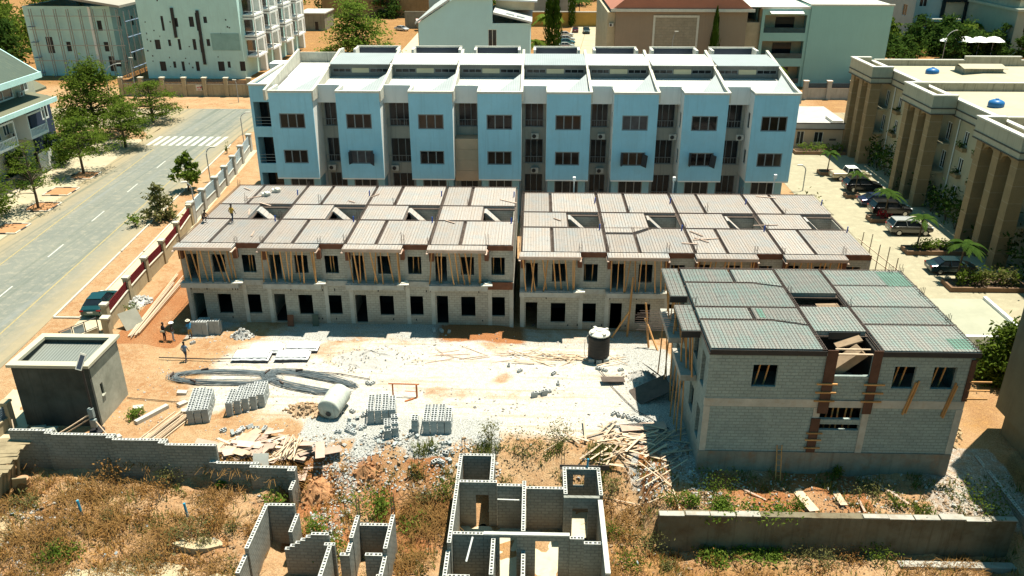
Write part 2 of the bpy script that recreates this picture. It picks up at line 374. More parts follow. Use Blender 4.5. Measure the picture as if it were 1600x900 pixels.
for y in ys:
    for x in xs:
        inside = -42 < x < 34 and 20 < y < 84
        verts.append((x, y, gz(x, y)))
        n1 = nz(x, y, .12, 9); n2 = nz(x, y, .35, 2); n3 = nz(x, y, 1.0, 4)
        dust = sstep(45.2, 49.5, y+1.6*n1)*sstep(-31, -20, x+5*n1+2*n2)*(1-sstep(9.8, 12.5, x))*(1 if y < 66 else 0)
        if x < -14: dust *= sstep(46, 53, y+3*n2)
        dust *= 1-.5*sstep(60, 63.5, y+2*n2)
        dust *= 1-.5*sstep(.12, .45, nz(x, y, .16, 21)+.35*nz(x, y, .6, 22))
        dust = max(0, min(1, dust))
        yl = 44.2-(x+34)*.12
        grass = 0
        if 20 < y < 47 and x < 34:
            lim = yl-.3 if x < -15 else (45.2 if x < 7.6 else 39.5)
            grass = sstep(lim+1.2, lim-2.5, y+1.5*n2)*(.34+.55*n1+.4*n2)
        if x > 29: grass = .45+.4*n2
        grav = 0
        if 4 < x < 11.5 and 41 < y < 62: grav = sstep(5.5, 9, x+2*n2)*sstep(41, 45, y)
        if 10 < x < 22 and 40 < y < 45: grav = max(grav, .45*sstep(42.6, 43.6, y+1.2*n3))
        if 20 < x < 31 and 39.8 < y < 47: grav = max(grav, sstep(21, 25, x+3*n2)*.55)
        if -16 < x < -2 and 42 < y < 51: grav = max(grav, sstep(44.5, 46.8, y+2*n2)*(1-sstep(49, 50.5, y))*.85)
        pw = abs(x-(-12.9+.25*(y-40)+.3*n3))
        if 38.5 < y < 47: grav = max(grav, 1-sstep(.5, 1.1, pw))
        if -31 < x < 10 and 62 < y < 66: grav = max(grav, .75*sstep(-.3, .3, n1+.1))
        if y > 172: grass = .8+.5*n1
        red = 0
        if -10 < x < 1 and 60 < y < 66: red = sstep(61.2, 62.6, y+1.2*n2)*sstep(-9.5, -6.5, x+1.5*n1)*sstep(.5, -2, x+n2)
        if -35.5 < x < -30 and 60 < y < 80: red = .75+.4*n2
        if 8 < x < 21 and 40 < y < 44 : red = .7+.6*n2
        if 7 < x < 10.7 and 40 < y < 47: red = .5+.7*n2
        if -15 < x < -5 and 38 < y < 45.5: red = .55+.9*n2
        if -16 < x < -13.5 and 41 < y < 45: red = .9
        if -33 < x < -16 and 33 < y < 43: red = .12+.8*n2
        zone.append((dust, max(0, min(1, grass)), max(0, min(1, grav)), 1-max(0, min(1, red))))
nx = len(xs); faces = [(j*nx+i, j*nx+i+1, (j+1)*nx+i+1, (j+1)*nx+i) for j in range(len(ys)-1) for i in range(nx-1)]
me = bpy.data.meshes.new('ground'); me.from_pydata(verts, [], faces)
me.polygons.foreach_set('use_smooth', [True]*len(faces))
ca = me.color_attributes.new('zone', 'FLOAT_COLOR', 'POINT'); ca.data.foreach_set('color', [c for z in zone for c in z])
ground = bpy.data.objects.new('ground', me); COL.objects.link(ground); tag(ground, kind='structure')
m, t, b = nodes('site_ground'); co = coords(t)
at = N(t, 'ShaderNodeVertexColor', layer_name='zone'); sp = N(t, 'ShaderNodeSeparateColor'); t.links.new(at.outputs[0], sp.inputs[0])
nA = noise_n(t, co, .35, 8, .68); nB = noise_n(t, co, 2.2, 6, .7); nC = noise_n(t, co, 11, 4, .7)
def masked(fac, n, amt):
    a = N(t, 'ShaderNodeMath', operation='MULTIPLY_ADD'); t.links.new(n, a.inputs[0]); a.inputs[1].default_value = amt; a.inputs[2].default_value = -amt/2
    s2 = N(t, 'ShaderNodeMath', operation='ADD', use_clamp=True); t.links.new(fac, s2.inputs[0]); t.links.new(a.outputs[0], s2.inputs[1])
    return ramp(t, s2.outputs[0], .3, .7)
lat = mix(t, ramp(t, nA, .35, .65), (.32, .17, .08), (.41, .275, .155))
lat = mix(t, ramp(t, nB, .45, .75), lat, (.43, .31, .19))
dustc = mix(t, ramp(t, nB, .3, .7), (.45, .39, .315), (.60, .58, .54))
mpr = N(t, 'ShaderNodeMapping'); mpr.inputs['Scale'].default_value = (.09, 1.5, 1); mpr.inputs['Rotation'].default_value = (0, 0, .12); t.links.new(co, mpr.inputs[0])
rut = noise_n(t, mpr.outputs[0], 1.0, 3, .55)
dustc = mix(t, ramp(t, rut, .54, .66, (0, 0, 0, 1), (.55,)*3+(1,)), dustc, (.33, .25, .17))
gras = mix(t, ramp(t, nB, .35, .65), (.17, .082, .03), (.38, .215, .09))
gras = mix(t, ramp(t, nA, .5, .7), gras, (.36, .20, .075))
grv = mix(t, ramp(t, nC, .3, .7), (.22, .23, .22), (.50, .50, .48))
c = mix(t, masked(sp.outputs[1], nB, .9), lat, gras)
c = mix(t, masked(sp.outputs[0], nA, .9), c, dustc)
c = mix(t, masked(sp.outputs[2], nB, 1.0), c, grv)
redf = N(t, 'ShaderNodeMath', operation='SUBTRACT'); redf.inputs[0].default_value = 1; t.links.new(at.outputs['Alpha'], redf.inputs[1])
c = mix(t, masked(redf.outputs[0], nB, .8), c, mix(t, nC, (.20, .075, .028), (.40, .19, .085)))
c = mix(t, .75, c, ramp(t, nC, .28, .72, (.42, .38, .34, 1), (1.5, 1.46, 1.4, 1)), 'MULTIPLY')
t.links.new(c, b.inputs['Base Color']); b.inputs['Roughness'].default_value = .95; b.inputs['Specular IOR Level'].default_value = .1
hs = N(t, 'ShaderNodeMath', operation='ADD'); t.links.new(nB, hs.inputs[0]); t.links.new(nC, hs.inputs[1])
bump(t, b, hs.outputs[0], .7, .12); me.materials.append(m)

# ------------------------------------------------------------------ roads and pavements
def asphalt():
    m, t, b = nodes('dusty_asphalt'); co = coords(t)
    n1 = noise_n(t, co, .12, 6, .65); n2 = noise_n(t, co, 1.1, 5, .7); n3 = noise_n(t, co, 9, 3)
    c = mix(t, ramp(t, n1, .35, .7), (.11, .125, .10), (.16, .165, .125))
    c = mix(t, ramp(t, n2, .5, .8), c, (.31, .27, .19)); c = mix(t, .25, c, mix(t, n3, (.12,)*3, (.4, .38, .33)))
    mp = N(t, 'ShaderNodeMapping'); mp.inputs['Scale'].default_value = (1.0, .03, 1); mp.inputs['Rotation'].default_value = (0, 0, -.072); t.links.new(co, mp.inputs[0])
    c = mix(t, ramp(t, noise_n(t, mp.outputs[0], .9, 3), .55, .75), c, (.19, .20, .185))
    dt = N(t, 'ShaderNodeVectorMath', operation='DOT_PRODUCT'); t.links.new(co, dt.inputs[0]); dt.inputs[1].default_value = (1, .072, 0)
    ac_ = N(t, 'ShaderNodeMath', operation='ADD'); t.links.new(dt.outputs['Value'], ac_.inputs[0]); ac_.inputs[1].default_value = 45.05
    ab = N(t, 'ShaderNodeMath', operation='ABSOLUTE'); t.links.new(ac_.outputs[0], ab.inputs[0])
    nn = N(t, 'ShaderNodeMath', operation='MULTIPLY_ADD'); t.links.new(n2, nn.inputs[0]); nn.inputs[1].default_value = 2.6; t.links.new(ab.outputs[0], nn.inputs[2])
    mr = N(t, 'ShaderNodeMapRange'); mr.inputs[1].default_value = 4.6; mr.inputs[2].default_value = 8.6; t.links.new(nn.outputs[0], mr.inputs[0])
    c = mix(t, mr.outputs[0], c, (.30, .235, .135))
    wv = N(t, 'ShaderNodeTexNoise'); mp2 = N(t, 'ShaderNodeMapping'); mp2.inputs['Rotation'].default_value = (0, 0, .072); mp2.inputs['Scale'].default_value = (1.6, .02, 1); t.links.new(co, mp2.inputs[0]); t.links.new(mp2.outputs[0], wv.inputs['Vector']); wv.inputs['Scale'].default_value = 1
    c = mix(t, ramp(t, wv.outputs['Fac'], .52, .7, (0, 0, 0, 1), (.75,)*3+(1,)), c, (.085, .105, .08))
    t.links.new(c, b.inputs['Base Color']); b.inputs['Roughness'].default_value = .8; return m
M_asph = asphalt()
M_pave = mat('pavement_concrete', (.50, .415, .28), var=.2, sc=.4, bmp=.1, stain=(.42, .30, .18), stain_amt=.7)
M_sandpave = mat('dusty_forecourt', (.40, .345, .235), var=.18, sc=.3, bmp=.1, stain=(.38, .27, .16), stain_amt=.6)
M_drive = blockmat('interlocking_pavers', (.36, .325, .225), (.27, .235, .16), bw=3.2, bh=3.2, ms=.04, var=.06, bmp=.05)
M_line = mat('yellow_line', (.33, .265, .13), var=.25, sc=2)
M_wline = mat('white_line', (.48, .48, .42), var=.25, sc=2)
M_kerb = mat('kerb_concrete', (.52, .48, .40), var=.25, sc=1.5)
M_kerbk = mat('kerb_black', (.05, .05, .05), var=.3, sc=1.5)
def rcx(y): return -50.7-.072*(y-78.4)
ZR = .025
mb = MB()
for i in range(29):
    y0, y1 = 18+4*i, 22+4*i; mb.face([(rcx(y0)-7.6,y0,ZR),(rcx(y0)+7.0,y0,ZR),(rcx(y1)+7.0,y1,ZR),(rcx(y1)-7.6,y1,ZR)])
for i in range(30): x0 = -150+10*i; mb.face([(x0,134,ZR),(x0+10,134,ZR),(x0+10,149,ZR),(x0,149,ZR)])
def fillet(x, sgn, r, n=8):
    c = (x, 134, ZR); pts = []
    for i in range(n+1):
        a = pi/2*i/n; pts.append((x+sgn*(r-r*cos(a)), 134-r+r*sin(a), ZR))
    for i in range(n): mb.face([c, pts[i], pts[i+1]] if sgn < 0 else [c, pts[i+1], pts[i]])
fillet(rcx(130)+7.0, 1, 5.5); fillet(rcx(130)-7.6, -1, 7)
setting(mb, 'road', M_asph)
ln = MB()
def strip(x_off, y0, y1, wd, z=ZR+.005, n=1):
    for i in range(n):
        a = lerp(y0, y1, i/n); c = lerp(y0, y1, (i+1)/n)
        ln.face([(rcx(a)+x_off-wd/2,a,z),(rcx(a)+x_off+wd/2,a,z),(rcx(c)+x_off+wd/2,c,z),(rcx(c)+x_off-wd/2,c,z)])
strip(3.95, 20, 121, .16, n=10); strip(-3.95, 20, 121, .16, n=10)
setting(ln, 'yellow_edge_lines', M_line)
ln = MB(); d = 78.4
while d > 20: d -= 10.9
while d < 122: strip(0, d, d+3.6, .15); d += 10.9
for i in range(10):
    x = -60.0+1.17*i; ln.face([(x,123.2,ZR+.005),(x+.6,123.2,ZR+.005),(x+.55,128.8,ZR+.005),(x-.05,128.8,ZR+.005)])
setting(ln, 'white_road_markings', M_wline)
def kerbline(pts, h=.13, wd=.18, alt=None):
    mb = MB()
    for (x0, y0), (x1, y1) in zip(pts, pts[1:]):
        L = sqrt((x1-x0)**2+(y1-y0)**2); n = max(1, int(L/.9)) if alt else 1; a = atan2(y1-y0, x1-x0)
        for i in range(n):
            t0 = (i+.5)/n; mb.obox((lerp(x0,x1,t0), lerp(y0,y1,t0), h/2), (L/n*.985, wd, h), (0,0,a), (i % 2) if alt else 0)
    return mb
setting(kerbline([(rcx(y)+7.1, y) for y in (64.5, 80, 100, 124)]), 'road_kerb', [M_kerb])
setting(kerbline([(rcx(64.5)+7.1,64.5),(rcx(64.5)+9.5,64.5)]+[(rcx(y)+9.5, y) for y in (80, 100, 121)]), 'verge_kerb', [M_kerb])
setting(kerbline([(-68.6,117),(-66,96),(-64.6,84),(-63,70)], alt=1), 'painted_kerb', [M_kerb, M_kerbk])
mb = MB()
for y0, y1 in ((40,64.6),(64.6,80),(80,100),(100,121)):
    mb.face([(rcx(y0)+9.6,y0,.03),(-36.3-.088*(y0-62)-.3,y0,.03),(-36.3-.088*(y1-62)-.3,y1,.03),(rcx(y1)+9.6,y1,.03)])
setting(mb, 'pavement', M_pave)
mb = MB(); mb.face([(-66,60,.012),(rcx(60)-7.6,60,.012),(rcx(127)-7.6,127,.012),(-71,127,.012)]); setting(mb, 'roadside_forecourt', M_sandpave)
mb = MB(); mb.face([(33.2,58,.02),(49.2,58,.02),(49.2,123,.02),(33.2,123,.02)]); setting(mb, 'driveway', M_drive)
M_laterite = mat('laterite_soil', (.40, .20, .09), var=.35, sc=2, bmp=.5)
for k, (u, v, lab) in enumerate(((66,324,1),(132,275,1),(96,300,0),(15,358,0))):
    x, y = gp(u, v); a = 1.6
    setting(kerbline([(x-a,y-a),(x+a,y-a),(x+a,y+a),(x-a,y+a),(x-a,y-a)], .15, .16, alt=1), 'tree_pit_kerb', [M_kerb, M_kerbk])
    mb = MB(); mb.face([(x-a,y-a,.06),(x+a,y-a,.06),(x+a,y+a,.06),(x-a,y+a,.06)]); setting(mb, 'tree_pit_soil', M_laterite)
mb = MB(); mb.face([(5,200,.03),(9.5,200,.03),(16.5,275,.03),(12,275,.03)]); mb.face([(9.6,200,.03),(18.5,200,.03),(24,275,.03),(16.6,275,.03)]); setting(mb, 'car_park', M_sandpave)
mb = MB(); mb.face([(-34,150,.02),(-29,150,.02),(-25.5,270,.02),(-35,270,.02)]); setting(mb, 'side_street', M_pave)

# ------------------------------------------------------------------ boundary fence along the road
M_fencetan = mat('tan_render', (.40, .33, .21), var=.2, sc=.7, streak=.35, stain=(.27, .2, .12), stain_amt=.6)
M_fencegrey = mat('grey_render', (.42, .42, .38), var=.2, sc=.7, streak=.35)
M_red = mat('maroon_louvre', (.13, .016, .018), rough=.9, spec=.1, var=.15)
M_louvreblue = mat('blue_grey_louvre', (.30, .39, .43), rough=.5, var=.12)
M_capw = mat('pier_cap', (.52, .48, .38), var=.2, sc=2)
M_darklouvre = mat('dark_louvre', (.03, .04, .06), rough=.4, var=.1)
def fence(name, pts, label, mw, ml, mc, h=1.35, ph=2.5, lh=.8, pier=.5, cat='fence', closed_top=False, base=0):
    r = thing(name, label, cat, (*pts[0], base))
    for i, (x, y) in enumerate(pts):
        mb = MB(); mb.box(x-pier/2, y-pier/2, base, x+pier/2, y+pier/2, base+ph)
        p = mb.build('pier', mw, r); c = MB()
        c.prism([(x-pier*.62,y-pier*.62),(x+pier*.62,y-pier*.62),(x+pier*.62,y+pier*.62),(x-pier*.62,y+pier*.62)], 'z', base+ph+.003, base+ph+.16)
        c.build('pier_cap', mc, p)
    for (x0, y0), (x1, y1) in zip(pts, pts[1:]):
        L = sqrt((x1-x0)**2+(y1-y0)**2); a = atan2(y1-y0, x1-x0); ex = L-pier-.02; c = ((x0+x1)/2, (y0+y1)/2)
        mb = MB(); mb.obox((*c, base+h/2), (ex, .2, h), (0,0,a)); mb.obox((*c, base+h+.043), (ex, .3, .08), (0,0,a), 1); mb.build('wall_panel', [mw, mc], r)
        if lh:
            mb = MB(); n = max(3, int(lh/.13))
            for k in range(n): mb.obox((*c, base+h+.15+lh*k/n), (ex, .06, lh/n*.72), (.12,0,a))
            mb.build('louvre_panel', ml, r)
    return r
FP = [gp(u, v, 2.3) for u, v in ((163,478),(197,436),(225,405),(252,378),(275,350),(295,322))]
fence('boundary_fence', FP, 'tan rendered fence with maroon louvre panels beside the roadside pavement', M_fencetan, M_red, M_capw, h=1.3, ph=2.4)
FP2 = [gp(u, v, 2.4) for u, v in ((296,318),(315,298),(335,279),(350,262),(363,246),(375,230),(388,212))]
FP2[0] = (FP[-1][0]-.05, FP[-1][1]+.56)
fence('boundary_fence', FP2, 'grey fence with pale blue louvre panels leading up to the blue terrace', M_fencegrey, M_louvreblue, M_fencegrey, h=1.0, ph=2.5, lh=1.3, pier=.65)
PW = [(-79.5+8.2*i*.67, 160) for i in range(6)]
PW = [gp(u, 151) for u in (190, 222, 256, 290, 322, 356, 392)]; PW = [(x, 160) for x, y in PW]
fence('boundary_wall', PW, 'stained tan wall with dark louvre strips across the far side of the junction', M_fencetan, M_darklouvre, M_capw, h=2.3, ph=3.5, lh=.8, pier=.75, cat='wall')
PW = [(51.5+4.4*i, 160.5) for i in range(4)]
fence('boundary_wall', PW, 'grey wall with pink-white piers and dark grilles below the turquoise block', M_fencegrey, M_darklouvre, mat('pink_cap', (.66,.55,.46), var=.1), h=2.1, ph=3.4, lh=.9, pier=.8, cat='wall')
PW = [(63.5+1.5*i, 163.5+6.5*i) for i in range(4)]
fence('boundary_wall', PW, 'cream pillared wall stepping away behind the turquoise block', M_beige, M_beige, mat('pink_cap', (.66,.55,.46)), h=2.2, ph=3.2, lh=0, pier=.8, cat='wall')
# small notice on the far wall: red lettering and a dark figure shape on a white board
sx, sy = -64.9, 159.88
r = thing('notice_board', 'white notice with red lettering fixed to the stained tan wall', 'sign', (sx, sy, 1.1))
mb = MB(); mb.box(sx-.85, sy-.03, 1.12, sx+.85, sy, 2.25); mb.build('board', M_whiteclean, r)
for k, (x0, x1, z0, z1, col) in enumerate(((-.65,-.25,1.62,1.82,0),(-.12,.25,1.58,1.9,0),(.27,.6,1.2,2.1,1),(-.5,.1,1.25,1.36,0))):
    mb = MB(); n = 3 if not col else 1
    for j in range(n):
        a = lerp(x0, x1, j/n); b2 = lerp(x0, x1, (j+.75)/n) if n > 1 else x1
        mb.box(sx+a, sy-.05, z0, sx+b2, sy-.034, z1)
    mb.build('lettering' if not col else 'dark_figure', mat('sign_red', (.5,.04,.08)) if not col else M_black, r)
# ------------------------------------------------------------------ timber props (shared meshes)
def stick_mesh(name, r, m):
    mb = MB(); n = 4
    for k, (z, s) in enumerate(((0, 1.0), (.35, .93), (.7, 1.0), (1.0, .9))):
        for q in range(n): a = pi/4+q*pi/2; mb.v.append((cos(a)*r*1.41*s+.012*sin(k*2.1), sin(a)*r*1.41*s+.01*cos(k*3.3), z))
    for k in range(3):
        for q in range(n): q2 = (q+1) % n; mb.f.append((k*n+q, k*n+q2, (k+1)*n+q2, (k+1)*n+q)); mb.m.append(0)
    mb.f.append((3, 2, 1, 0)); mb.m.append(0); mb.f.append((12, 13, 14, 15)); mb.m.append(0)
    me = bpy.data.meshes.new(name); me.from_pydata(mb.v, [], mb.f); me.materials.append(m); me.update(); return me
ME_prop = stick_mesh('timber_prop', .042, M_timber)
ME_pole = stick_mesh('pale_pole', .035, M_timberpale)
def stick(me, name, p, q, label, cat, group, wx=1.0, wy=1.0):
    p, q = Vector(p), Vector(q); d = q-p
    o = bpy.data.objects.new(name, me); COL.objects.link(o); o.location = p
    o.rotation_mode = 'QUATERNION'; o.rotation_quaternion = d.to_track_quat('Z', 'Y'); o.scale = (wx, wy, d.length)
    return tag(o, label, cat, group)
def bars(mb, x0, x1, y0, y1, z, sp=.25, r=.0065):
    n = int((x1-x0)/sp)
    for i in range(n+1): x = x0+.04+i*(x1-x0-.08)/max(1, n); mb.box(x-r, y0, z, x+r, y1, z+2*r, skip='bns')
    n = int((y1-y0)/sp)
    for i in range(n+1): y = y0+.04+i*(y1-y0-.08)/max(1, n); mb.box(x0, y-r, z+2*r, x1, y+r, z+4*r, skip='bew')
def starters(mb, x, y, z, h=.8, s=.11):
    for dx in (-s, s):
        for dy in (-s, s):
            e = R.uniform(.75, 1.15)*h
            mb.box(x+dx-.012, y+dy-.012, z, x+dx+.012, y+dy+.012, z+e)
    mb.box(x-s, y-s-.012, z+h*.45, x+s, y-s+.012, z+h*.45+.02)
def cage(mb, axis, p, a0, a1, z, wd=.22):
    """rebar ladder lying in a beam trough"""
    for d in (-wd/2, wd/2):
        if axis == 'x': mb.box(a0, p+d-.014, z, a1, p+d+.014, z+.028)
        else: mb.box(p+d-.014, a0, z, p+d+.014, a1, z+.028)
    n = int((a1-a0)/.28)
    for i in range(n+1):
        a = a0+(a1-a0)*i/max(1, n)
        if axis == 'x': mb.box(a-.011, p-wd/2, z+.03, a+.011, p+wd/2, z+.052)
        else: mb.box(p-wd/2, a-.011, z+.03, p+wd/2, a+.011, z+.052)
M_bluepipe = mat('blue_pvc', (.02, .08, .40), rough=.4, var=.1)

def terrace_shell(name, label, x0, pitch, n, P, dz, zb, yb, where):
    r = thing(name, label, 'unfinished building', (x0+pitch*n/2, P, zb))
    X1 = x0+pitch*n; k = pitch/7.2; T = .225
    gops, uops = [], []
    for i in range(n):
        u = x0+pitch*i
        gops += [(u+.45*k, u+1.45*k, zb+.12, 2.25+dz), (u+2.6*k, u+3.85*k, .3+dz, 2.2+dz), (u+5.25*k, u+6.45*k, .33+dz, 2.2+dz)]
        uops += [(u+.45*k, u+1.45*k, 3.68+dz, 6.0+dz), (u+2.65*k, u+3.8*k, 4.28+dz, 5.97+dz), (u+5.25*k, u+6.45*k, 4.3+dz, 5.95+dz)]
    mb = MB().wall('x', P, T, x0, X1, zb-.3, 3.15+dz, gops); mb.build('ground_floor_wall', M_block, r)
    mb = MB().wall('x', P, T, x0, X1, 3.65+dz, 6.62+dz, uops); mb.build('upper_floor_wall', M_block, r)
    for i in range(n+1):
        x = x0+pitch*i; t0 = x if i == 0 else (x-T if i == n else x-T/2)
        mb = MB().box(t0, P+T+.003, zb-.3, t0+T, yb-.003, 3.15+dz); mb.box(t0, P+T+.003, 3.65+dz, t0+T, yb-.003, 6.7+dz)
        mb.build('party_wall' if 0 < i < n else 'end_wall', M_block, r)
    mb = MB().wall('x', yb, T, x0, X1, zb-.3, 6.7+dz); mb.build('rear_wall', M_block, r)
    mb = MB().box(x0-.02, P-.12, 3.153+dz, X1+.02, yb+.1, 3.647+dz)
    for i in range(n):
        u = x0+pitch*i; mb.box(u-.05, P-.95, 3.18+dz, u+5.0*k, P-.123, 3.62+dz)
    mb.build('floor_slab', M_slab, r)
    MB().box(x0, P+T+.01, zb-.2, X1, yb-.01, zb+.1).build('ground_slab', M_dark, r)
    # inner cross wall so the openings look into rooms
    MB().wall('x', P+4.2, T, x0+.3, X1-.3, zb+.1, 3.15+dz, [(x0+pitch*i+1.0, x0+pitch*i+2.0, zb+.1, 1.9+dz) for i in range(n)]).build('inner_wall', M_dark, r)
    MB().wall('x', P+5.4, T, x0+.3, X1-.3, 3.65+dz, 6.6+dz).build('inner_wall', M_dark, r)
    for i in range(n+1):                                             # in-situ columns standing a little proud of the blockwork
        for off in ((0, 5.0*k) if i < n else (0,)):
            x = x0+pitch*i+off
            if i == n: x -= .32
            MB().box(x-.02, P-.045, zb-.3, x+.32, P-.002, 3.15+dz).build('column', M_concpale, r)
            MB().box(x-.02, P-.03, 3.65+dz, x+.3, P-.002, 6.5+dz).build('column', M_conc, r)
    # formwork deck
    zt = 7.1+dz; g = .17
    tr = MB(); edges = []; rb = MB(); st = MB(); cg = MB()
    yA, yB = P+5.9, P+10.1
    for i in range(n):
        u, v = x0+pitch*i, x0+pitch*(i+1); hx = u+4.1*k
        tr.box(u+.002, P-.05, zt-.36, v-.002, yA+.3, zt-.27); tr.box(u+.002, yA+.302, zt-.36, hx+.1, yB-.302, zt-.27); tr.box(u+.002, yB-.3, zt-.36, v-.002, yb+.3, zt-.27)
        tr.box(v-.14, yA+.302, zt-.36, v-.002, yB-.302, zt-.27)
        nx_ = u+2.65*k
        odd = (where == 'right' and i == 1)
        panels = [(u+g, nx_-g, P, yA-g), (nx_+g, v-g, P, yA-g), (u+g, hx-.05, yA+g, yB-g), (u+g, nx_-g, yB+g, yb+.2), (nx_+g, v-g, yB+g, yb+.2)]
        for (a, c, d, e) in panels:
            q = MB(); jz = R.uniform(-.012, .012)
            if odd and d == P and a > u+1:
                q.prism([(a, d), (c, d), (c, e), (a+1.6, e), (a, e-1.5)], 'z', zt-.26, zt+jz)
            elif odd and d > P and e < yB: q.prism([(a, d-1.6+.3), (a+2.4, d-1.6+.3), (c, d), (c, e), (a, e)], 'z', zt-.26, zt+jz+.01)
            elif odd and d == P: q.box(a, d, zt-.26, c, e-1.5, zt+jz)
            else: q.box(a, d, zt-.26, c, e, zt+jz)
            q.build('formwork_panel', M_ply, r)
        bars(rb, u+.05, v-.05, P-.0, yA-.02, zt+.03); bars(rb, u+.05, hx, yA+.02, yB-.02, zt+.03); bars(rb, u+.05, v-.05, yB+.02, yb+.2, zt+.03)
        cg_ = [('y', u, P, yb), ('y', nx_, P, yA), ('y', nx_, yB, yb), ('x', yA, u, v), ('x', yB, u, v)]
        for a_, p_, b0, b1 in cg_: cage(cg, a_, p_, b0, b1, zt-.02)
        cage(cg, 'x', yb+.1, u, v, zt+.02)
        # stair flight forms in the opening
        q = MB(); q.prism([(hx+.12, zt-.02), (hx+.3, zt+.0), (hx+2.75*k, zt-2.3), (hx+2.5*k, zt-2.4)], 'y', yB-1.95, yB-.75); q.build('stair_form', M_ply, r)
        q = MB(); q.wall('x', yB-.3, .2, hx+.12, v-.15, zt-2.6, zt-.37); q.build('stairwell_wall', M_block, r)
        edges += [(u+5.0*k, P-.085, zt-.5, v-.02, P-.052, zt-.06), (hx+.12, yA+.27, zt-.5, v-.15, yA+.3, zt-.28)]
        # canopy over the balcony
        q = MB(); q.box(u-.05, P-1.1, zt-.22, u+4.95*k, P-.053, zt-.05); q.build('canopy_form', M_ply, r)
        q = MB(); q.box(u-.05, P-1.14, zt-.34, u+4.95*k, P-1.103, zt-.07)
        for xx in (u-.13, u+4.85*k): q.box(xx, P-1.35, zt-.42, xx+.16, P-.2, zt-.345)
        q.build('canopy_edge_board', M_board, r)
        parts(r, 'column_form', M_rust, [(u+.02, P-.5, zt-1.4, u+.4, P-.05, zt-.45), (u+4.75*k, P-.5, zt-1.3, u+5.1*k, P-.05, zt-.45)])
        bars(rb, u, u+4.9*k, P-1.1, P-.16, zt-.02)
        for (sx, sy) in ((u, P+.1), (u+4.95*k, P+.1), (u, yA), (nx_, yB), (u, yb)):
            st = MB(); starters(st, sx, sy, zt-.1, R.uniform(.6, 1.1)); st.build('starter_bars', M_rebar, r)
        for (sx, sy) in ((v-.35, yA-.6), (v-.3, yB+2.8)):
            q = MB(); q.tube([(sx, sy, zt-.2), (sx+.03, sy, zt+.55)], .06, 8); q.build('pipe_stub', M_bluepipe, r)
        # props
        for kx in range(10):
            a = u+.25+4.5*k*kx/9+R.uniform(-.15, .15); tl = R.uniform(-.35, .45)
            if kx > 7: a = u+4.4*k+R.uniform(-.1, .4); tl *= .4
            stick(ME_prop, 'timber_prop', (a+tl, P-R.uniform(.35, .85), 3.62+dz), (a, P-R.uniform(.75, 1.0), zt-.35),
                  'raw orange timber prop holding up a canopy form of the %s grey block row' % where, 'timber prop', 'timber props under the canopies of the %s block row' % where, R.uniform(.85, 1.2), R.uniform(.85, 1.2))
        for wx in (u+5.55*k, u+6.05*k):
            a = wx+R.uniform(-.15, .15)
            stick(ME_prop, 'timber_prop', (a, P+.6, 3.66+dz), (a+R.uniform(-.2, .2), P+.6, zt-.4),
                  'timber prop seen through an upper window of the %s grey block row' % where, 'timber prop', 'timber props inside the upper windows of the %s block row' % where)
        q = MB(); q.obox((u+4.9*k, P-.75, 3.69+dz), (1.0, .55, .1), (0, 0, .1)); q.obox((u+5.0*k, P-.6, 3.8+dz), (.6, .35, .07), (.1, 0, .5))
        tag(q.build('plaster_rubble', M_whiteclean), 'white scrap of plaster lying on a balcony ledge end of the %s block row' % where, 'debris', 'plaster scraps on the ledges of the %s block row' % where)
    tr.build('beam_trough', M_beamform, r); parts(r, 'edge_board', M_rust, edges); rb.build('rebar_mesh', M_rebar, r)
    cg.build('rebar_cage', M_rebar, r)
    # broken course of mortar and blocks under the deck edge
    q = MB()
    for i in range(n):
        u = x0+pitch*i+5.05*k
        for j in range(9): q.obox((u+.12+j*.23*k, P+.1, 6.62+dz), (R.uniform(.1,.22), .24, R.uniform(.04,.16)), (R.uniform(-.1,.1),0,R.uniform(-.2,.2)))
    q.build('broken_top_course', M_concpale, r)
    # bricks left under the windows and weep holes in the wall face
    q = MB()
    for i in range(n*7):
        x = x0+R.uniform(.3, pitch*n-.3); z = R.choice((zb+.35, zb+.4, 2.6+dz, 2.75+dz)); q.box(x, P-.012, z, x+.1, P-.002, z+R.uniform(.12, .25))
    q.build('putlog_hole', M_black, r)
    return r
AX0, AP = -30.5, 65.3
terrace_shell('terrace_under_construction', 'left two storey grey block terrace with pinkish formwork deck and timber props', AX0, 7.2, 4, AP, 0, -.6, 81.2, 'left')
terrace_shell('terrace_under_construction', 'right two storey grey block terrace running behind the gabled block, deck partly reinforced', -1.1, 7.45, 4, 65.6, -.65, -1.1, 81.5, 'right')

